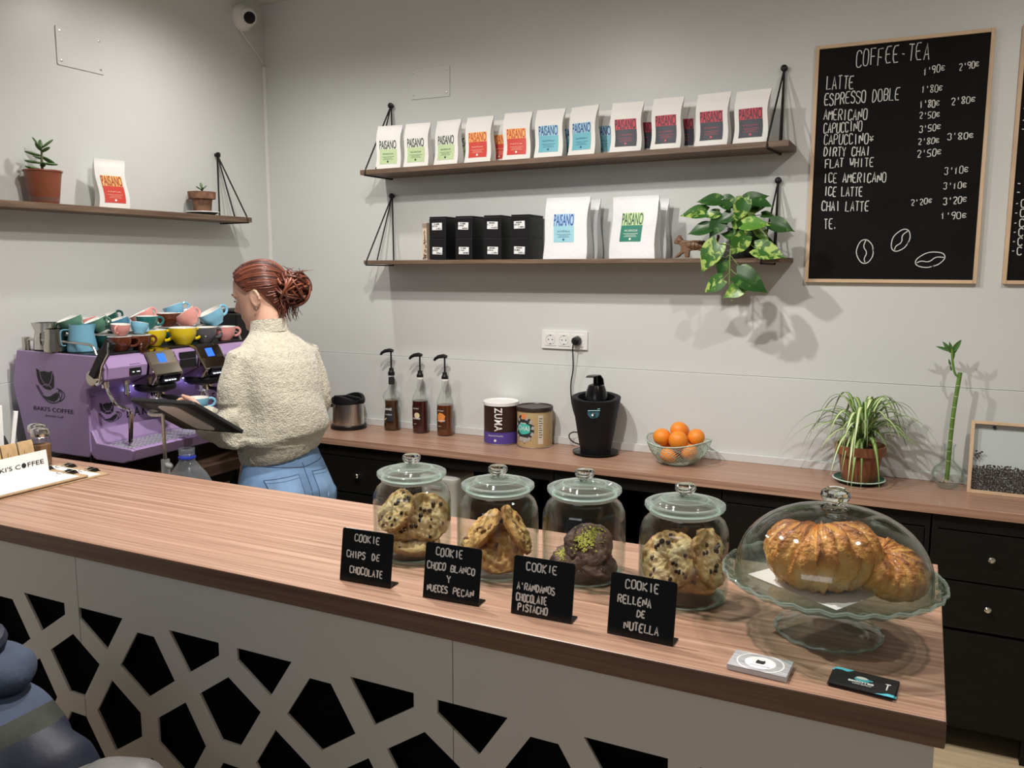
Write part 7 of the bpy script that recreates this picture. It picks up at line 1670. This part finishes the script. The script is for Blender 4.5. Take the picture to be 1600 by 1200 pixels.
def disc(cx, cy, rx, ry, n=28): return [(cx + rx * math.cos(2 * PI * k / n), cy + ry * math.sin(2 * PI * k / n)) for k in range(n)]
M_greyplank = wood('grey_plank_print', [(0.22, 0.22, 0.24), (0.42, 0.42, 0.45), (0.60, 0.60, 0.62)], (8, 90, 1), 0.5)
FLATROT = Matrix.Rotation(-PI / 2, 4, 'X')
def deco1(t, top):
    flat(disc(0, 0.0, 0.0225, 0.0195), 0.00090).obj('white_round', M_paper, t, smooth=False)
    b = B(); b.lathe([(0.0325, 0.00088), (0.0345, 0.00088), (0.0345, 0.00096), (0.0325, 0.00096)], n=48, closed=True); 
    for v in b.bm.verts: v.co.y = max(-0.0273, min(0.0273, v.co.y * 0.86))
    b.obj('white_ring', M_paper, t, smooth=False)
    b = B(); b.bm.faces.new([b.bm.verts.new(p) for p in [(-0.007, 0.002, 0.0010), (-0.006, -0.004, 0.0010), (0.005, -0.004, 0.0010), (0.007, 0.002, 0.0010), (0.005, 0.010, 0.0010), (0.003, 0.007, 0.0010), (-0.003, 0.007, 0.0010), (-0.005, 0.010, 0.0010)]]); b.obj('cat_emblem', M_ink, t, smooth=False)
    put_me(type_mesh("BAKI'S COFFEE", 0.0026, width=0.028), 'lettering', mat('grey_ink', (0.2, 0.2, 0.22), 0.6), t, Matrix.Translation((0.002, -0.0105, 0.0008)) @ FLATROT)
card_stack('grey planked business card with round emblem', (-0.187, 1.2305), math.radians(-3), 9, M_greyplank, deco1, 0.0, 1, M_paper)
M_cardk = mat('black_card', (0.014, 0.014, 0.016), 0.4)
M_cyan = mat('cyan_print', (0.10, 0.55, 0.68), 0.45)
def deco2(t, top):
    flat([(0.018, -0.0275), (0.0425, -0.0275), (0.0425, -0.0205), (0.034, -0.0190), (0.027, -0.0235)], 0.00092).obj('cyan_corner', M_cyan, t, smooth=False)
    flat([(-0.0425, 0.0275), (-0.0425, 0.0215), (-0.034, 0.0225), (-0.025, 0.0200), (-0.018, 0.0275)], 0.00092).obj('cyan_corner', M_cyan, t, smooth=False)
    if not top: return
    flat(disc(-0.003, 0.005, 0.0105, 0.0070), 0.00094).obj('cyan_round', M_cyan, t, smooth=False)
    flat(disc(-0.004, 0.009, 0.0080, 0.0042), 0.00100).obj('cup_print', M_white, t, smooth=False)
    flat(disc(0.0085, 0.006, 0.0030, 0.0026), 0.00098).obj('cyan_dot', M_cyan, t, smooth=False)
    put_me(type_mesh("BIGOTES", 0.0058, width=0.034, bold=0.05), 'lettering', M_white, t, Matrix.Translation((-0.003, -0.0050, 0.0009)) @ FLATROT)
    put_me(type_mesh("CON ESTILO", 0.0034, width=0.025, bold=0.02), 'lettering', M_white, t, Matrix.Translation((-0.001, -0.0115, 0.0009)) @ FLATROT)
    flat([(0.0300, -0.010), (0.0318, -0.010), (0.0318, 0.007), (0.0345, 0.007), (0.0345, 0.010), (0.0275, 0.010), (0.0275, 0.007), (0.0300, 0.007)], 0.00094).obj('comb_print', M_white, t, smooth=False)
card_stack('black and cyan business card', (-0.046, 1.244), math.radians(-5), 6, M_cardk, deco2, 0.0028, 5)

# ------------------------------------------------------------------ menus, clip boards, sugar and straws at the left end
def clipboard(label, c, rz, k):
    t = thing('menu_clipboard', label, 'clipboard', c, rz=rz, group='clip boards with paper menus')
    b = B(); b.prism(rrect(0.235, 0.325, 0.008), 0.0, 0.003, 'z'); b.obj('board', mat('kraft_board', (0.42, 0.29, 0.17), 0.7, var=0.15, vscale=40), t, smooth=False)
    b = B(); b.box(-0.105, 0.105, -0.158, 0.140, 0.0032, 0.0042); b.obj('paper', M_paper, t, smooth=False)
    for j in range(12):
        b = B(); b.box(-0.08, -0.08 + (0.10, 0.15, 0.12, 0.06)[j % 4], 0.09 - 0.018 * j, 0.0915 - 0.018 * j, 0.0043, 0.0045); b.obj('print_line', mat('pale_grey_ink', (0.42, 0.46, 0.52), 0.7), t, smooth=False)
    for sx in (-0.055, 0.05):
        b = B(); b.loft([[Vector((sx + a, y, z)) for a, y, z in ((-0.018, 0.168, 0.001), (0.018, 0.168, 0.001), (0.018, 0.158, 0.013), (-0.018, 0.158, 0.013))], [Vector((sx + a, y, z)) for a, y, z in ((-0.018, 0.150, 0.005), (0.018, 0.150, 0.005), (0.018, 0.150, 0.008), (-0.018, 0.150, 0.008))]]); cl = b.obj('binder_clip', M_blackgloss, t, smooth=False)
        b = B(); b.tube(smoothpath([(sx - 0.010, 0.156, 0.012), (sx - 0.008, 0.135, 0.011), (sx - 0.012, 0.118, 0.010), (sx, 0.112, 0.010), (sx + 0.012, 0.118, 0.010), (sx + 0.008, 0.135, 0.011), (sx + 0.010, 0.156, 0.012)], 1), 0.0012, 5); b.obj('clip_wire', M_chrome, cl)
    return t
clipboard('lower menu clipboard, the one reaching farthest right', (-2.181, 1.468, CZT), math.radians(-3), 0)
clipboard('upper menu clipboard with white menu sheet facing up', (-2.186, 1.405, CZT + 0.0062), math.radians(-1), 1)
# organizer: white name card, sachets, black tray, straws
OX = Matrix.Translation((-2.190, 1.534, CZT + 0.0100)) @ Matrix.Rotation(math.radians(94), 4, 'Z')
def og(x, y, z=0.0): return OX @ Vector((x, y, z))
ORZ = math.radians(94)
t = thing('table_sign', "white standing card reading BAKI'S COFFEE at the left end of the bar", 'sign', og(0, 0), rz=ORZ)
b = B(); b.box(-0.34, 0.0, 0, 0.003, 0, 0.066, mtx=Matrix.Rotation(-0.10, 4, 'X')); b.obj('card', M_white, t, smooth=False)
b = B(); b.box(-0.34, 0.0, 0, 0.012, 0, 0.002); b.obj('foot', M_white, t, smooth=False)
LM = Matrix.Rotation(-0.10, 4, 'X')
put_me(type_mesh("BAKI'S C", 0.0120, width=0.092, bold=0.004), 'lettering', M_ink, t, LM @ Matrix.Translation((-0.1310, -0.0006, 0.036)))
put_me(type_mesh("FFEE", 0.0120, width=0.050, bold=0.004), 'lettering', M_ink, t, LM @ Matrix.Translation((-0.0380, -0.0006, 0.036)))
b = B(); b.ell((-0.0742, -0.0004, 0.036), (0.0072, 0.0005, 0.0072), 20, 8); b.tf(LM); b.obj('bean_emblem', M_ink, t)
t = thing('organizer_box', 'black counter box holding straws and sugar sachets', 'box', og(-0.15, 0.095, -0.0095), rz=ORZ)
b = B(); b.box(-0.15, 0.125, -0.045, 0.045, 0, 0.004); b.box(-0.15, -0.146, -0.045, 0.045, 0.004, 0.075); b.box(0.121, 0.125, -0.045, 0.045, 0.004, 0.075); b.box(-0.146, 0.121, -0.045, -0.041, 0.004, 0.078); b.box(-0.146, 0.121, 0.041, 0.045, 0.004, 0.078); b.obj('case', M_black, t, smooth=False)
b = B(); b.box(-0.15, 0.125, -0.002, 0.001, 0, 0.055, mtx=Matrix.Translation((0, 0.012, 0.062)) @ Matrix.Rotation(-0.55, 4, 'X')); b.obj('flap', M_black, t, smooth=False)
rq = random.Random(4)
for k in range(9):
    x0 = -0.040 - 0.017 * (8 - k) + rq.uniform(-.003, .003); lean = rq.uniform(-0.03, 0.05) if k < 8 else 0.20
    tt = thing('paper_straw', 'white wrapped straw, %s of the row standing in the black box' % ['leftmost', 'second', 'third', 'fourth', 'fifth', 'sixth', 'seventh', 'eighth', 'rightmost, strongly leaning one'][k], 'straw', og(x0, 0.112, -0.005), rz=ORZ, group='wrapped straws in the black box')
    b = B(); b.box(-0.0065, 0.0065, -0.003, 0.003, 0.0, 0.185 + rq.uniform(-0.01, 0.015), mtx=Matrix.Rotation(lean, 4, 'Y')); b.obj('wrapper', M_paper, tt, smooth=False, bevel=0.0012)
M_kraft = mat('kraft_sachet', (0.50, 0.34, 0.18), 0.7, var=0.15, vscale=60)
for k in range(5):
    tt = thing('sugar_sachet', 'kraft sugar sachet, %s in the row behind the white name card' % ['rightmost', 'second from right', 'middle one', 'second from left', 'leftmost'][k], 'sugar sachet', og(-0.034 - 0.050 * k, 0.034, 0.0005), rot=(math.radians(-8), 0, ORZ), group='kraft sugar sachets')
    b = B(); b.loft([[Vector((x, y, z)) for x, y in ((-w_, -d_), (w_, -d_), (w_, d_), (-w_, d_))] for z, w_, d_ in ((0, 0.022, 0.0006), (0.008, 0.0230, 0.003), (0.050, 0.0230, 0.004), (0.086, 0.0230, 0.0025), (0.094, 0.0225, 0.0006))]); b.obj('packet', M_kraft, tt, bevel=0.0008)
    for q in range(3):
        b = B(); b.tube([(-0.010 + 0.004 * q, -0.0048, 0.046), (-0.006 + 0.006 * q, -0.0046, 0.070 - 0.006 * q)], 0.0005, 4); b.obj('print_line', mat('brown_print', (0.25, 0.14, 0.07), 0.7), tt)
def shaker(label, c, fillm, fh):
    t = thing('spice_shaker', label, 'shaker', c, group='glass shakers')
    b = B(); b.lathe([(0, 0), (0.026, 0), (0.029, 0.003), (0.029, 0.070), (0.024, 0.082), (0.021, 0.090), (0.0195, 0.090), (0.0225, 0.081), (0.0272, 0.069), (0.0272, 0.005), (0, 0.004)], n=10); b.obj('glass', M_glass, t, ang=20)
    b = B(); b.lathe([(0, 0.0045), (0.0268, 0.0055), (0.0268, fh), (0, fh + 0.004)], n=10); b.obj('powder', fillm, t, ang=20)
    b = B(); b.lathe([(0.0225, 0.088), (0.0255, 0.088), (0.0262, 0.100), (0.024, 0.108), (0.014, 0.113), (0, 0.114)], n=28); b.obj('cap', M_chrome, t)
shaker('glass shaker with a steel cap and brown powder beside the name card', (-2.335, 1.615, CZT), mat('cinnamon', (0.26, 0.13, 0.065), 0.9), 0.062)
shaker('second glass shaker behind the brown powder one', (-2.405, 1.655, CZT), mat('pale_powder', (0.32, 0.24, 0.18), 0.9), 0.030)

# ------------------------------------------------------------------ coats on chairs at the lower left
def chair(label, x, y):
    t = thing('chair', label, 'chair', (x, y, 0), rz=0.15)
    b = B(); b.box(-0.20, 0.20, -0.26, 0.16, 0.44, 0.465); b.obj('seat', M_dkwood, t, smooth=False, bevel=0.004)
    b = B(); b.box(-0.19, 0.19, 0.115, 0.135, 0.60, 0.84); b.obj('backrest', M_dkwood, t, smooth=False, bevel=0.004)
    for sx in (-0.18, 0.18):
        b = B(); b.tube([(sx, 0.14, 0.0), (sx, 0.125, 0.84)], 0.012, 8); b.obj('leg', M_black, t)
        b = B(); b.tube([(sx, -0.24, 0.0), (sx, -0.22, 0.44)], 0.012, 8); b.obj('leg', M_black, t)
chair('dark chair carrying the blue jacket, its back to the counter', -1.45, 0.70)
chair('dark chair carrying the grey padded coat', -0.98, 0.66)
M_navy = mat('navy_shell_fabric', (0.010, 0.014, 0.030), 0.6, bump=0.4, bscale=60)
M_sky = mat('slate_blue_fleece', (0.045, 0.062, 0.105), 0.85, bump=0.5, bscale=160, var=0.15, vscale=20)
M_olive = mat('olive_fabric', (0.026, 0.030, 0.024), 0.8, bump=0.4, bscale=120)
t = thing('jacket', 'dark blue jacket with a hood hung over a chair at the lower left corner', 'jacket', (-1.45, 0.82, 0.45))
tor = B(); tor.loft([ring(-1.45, 0.82, z, rx, ry, 28) for z, rx, ry in ((0.50, 0.24, 0.17), (0.62, 0.255, 0.165), (0.75, 0.26, 0.155), (0.86, 0.245, 0.145), (0.92, 0.215, 0.13), (0.965, 0.165, 0.11), (0.992, 0.10, 0.08))])
arm = B(); arm.tube([(-1.30, 0.83, 0.925), (-1.25, 0.835, 0.895), (-1.215, 0.83, 0.82), (-1.20, 0.82, 0.70), (-1.20, 0.80, 0.56)], [0.055, 0.072, 0.080, 0.078, 0.070], 18)
arm2 = B(); arm2.tube([(-1.60, 0.83, 0.925), (-1.65, 0.835, 0.895), (-1.685, 0.83, 0.82), (-1.70, 0.82, 0.70), (-1.70, 0.80, 0.56)], [0.055, 0.072, 0.080, 0.078, 0.070], 18)
me = merged([tor, arm, arm2], 0.010, 6, lambda p: 0.007 * noise.noise(p * 9) + 0.004 * math.sin(30 * (p.x + p.z)))
bm = bmesh.new(); bm.from_mesh(me)
S1, S2 = -0.605, -0.572; pn = Vector((0.45, 0, -0.89)); k_ = 1.0
for q in (S1, S2):
    bmesh.ops.bisect_plane(bm, geom=bm.verts[:] + bm.edges[:] + bm.faces[:], plane_co=pn.normalized() * ((q - 0.89 * 0.95) / pn.length), plane_no=pn)
bmesh.ops.bisect_plane(bm, geom=bm.verts[:] + bm.edges[:] + bm.faces[:], plane_co=(-1.3, 0, 0.905), plane_no=(0.12, 0, 1))
bm.to_mesh(me); bm.free()
cents = [p.center.copy() for p in me.polygons]
o = finish(me, 'shell', [M_navy, M_sky, M_olive], t, w=True, ang=180)
for p, c in zip(me.polygons, cents):
    s_ = c.x * 0.45 - (c.z - 0.95) * 0.89
    up_ = c.z - 0.905 + 0.12 * (c.x + 1.3) > 0
    if s_ < S1 and up_: p.material_index = 1
    elif s_ < S2 and up_: p.material_index = 2
hd = B(); hd.ell((-1.415, 0.845, 1.018), (0.085, 0.075, 0.044), 24, 14); hd2 = B(); hd2.ell((-1.46, 0.80, 1.03), (0.08, 0.07, 0.04), 20, 12)
me = merged([hd, hd2], 0.006, 4, lambda p: 0.006 * noise.noise(p * 18)); finish(me, 'hood', M_sky, t, w=True, ang=180)
b = B(); b.tube([(-1.44 + 0.055 * math.cos(a), 0.825 + 0.05 * math.sin(a), 1.064 + 0.01 * math.sin(a)) for a in [2 * PI * k / 20 for k in range(21)]], 0.018, 10, caps=False); b.obj('collar', M_navy, t, w=True)
t = thing('padded_coat', 'grey padded coat hung over a chair beside the blue jacket', 'coat', (-0.98, 0.80, 0.45))
me = merged([B().loft([ring(-1.075, 0.82, z, rx, ry, 28) for z, rx, ry in ((0.50, 0.15, 0.11), (0.62, 0.155, 0.11), (0.74, 0.155, 0.11), (0.83, 0.145, 0.10), (0.88, 0.125, 0.08), (0.915, 0.09, 0.06), (0.930, 0.05, 0.04))])], 0.010, 4, lambda p: 0.012 * abs(math.sin(60 * (p.z + 0.25 * p.x))) + 0.006 * noise.noise(p * 22))
finish(me, 'shell', mat('grey_padded_nylon', (0.13, 0.13, 0.125), 0.5, bump=0.4, bscale=80), t, w=True, ang=180)
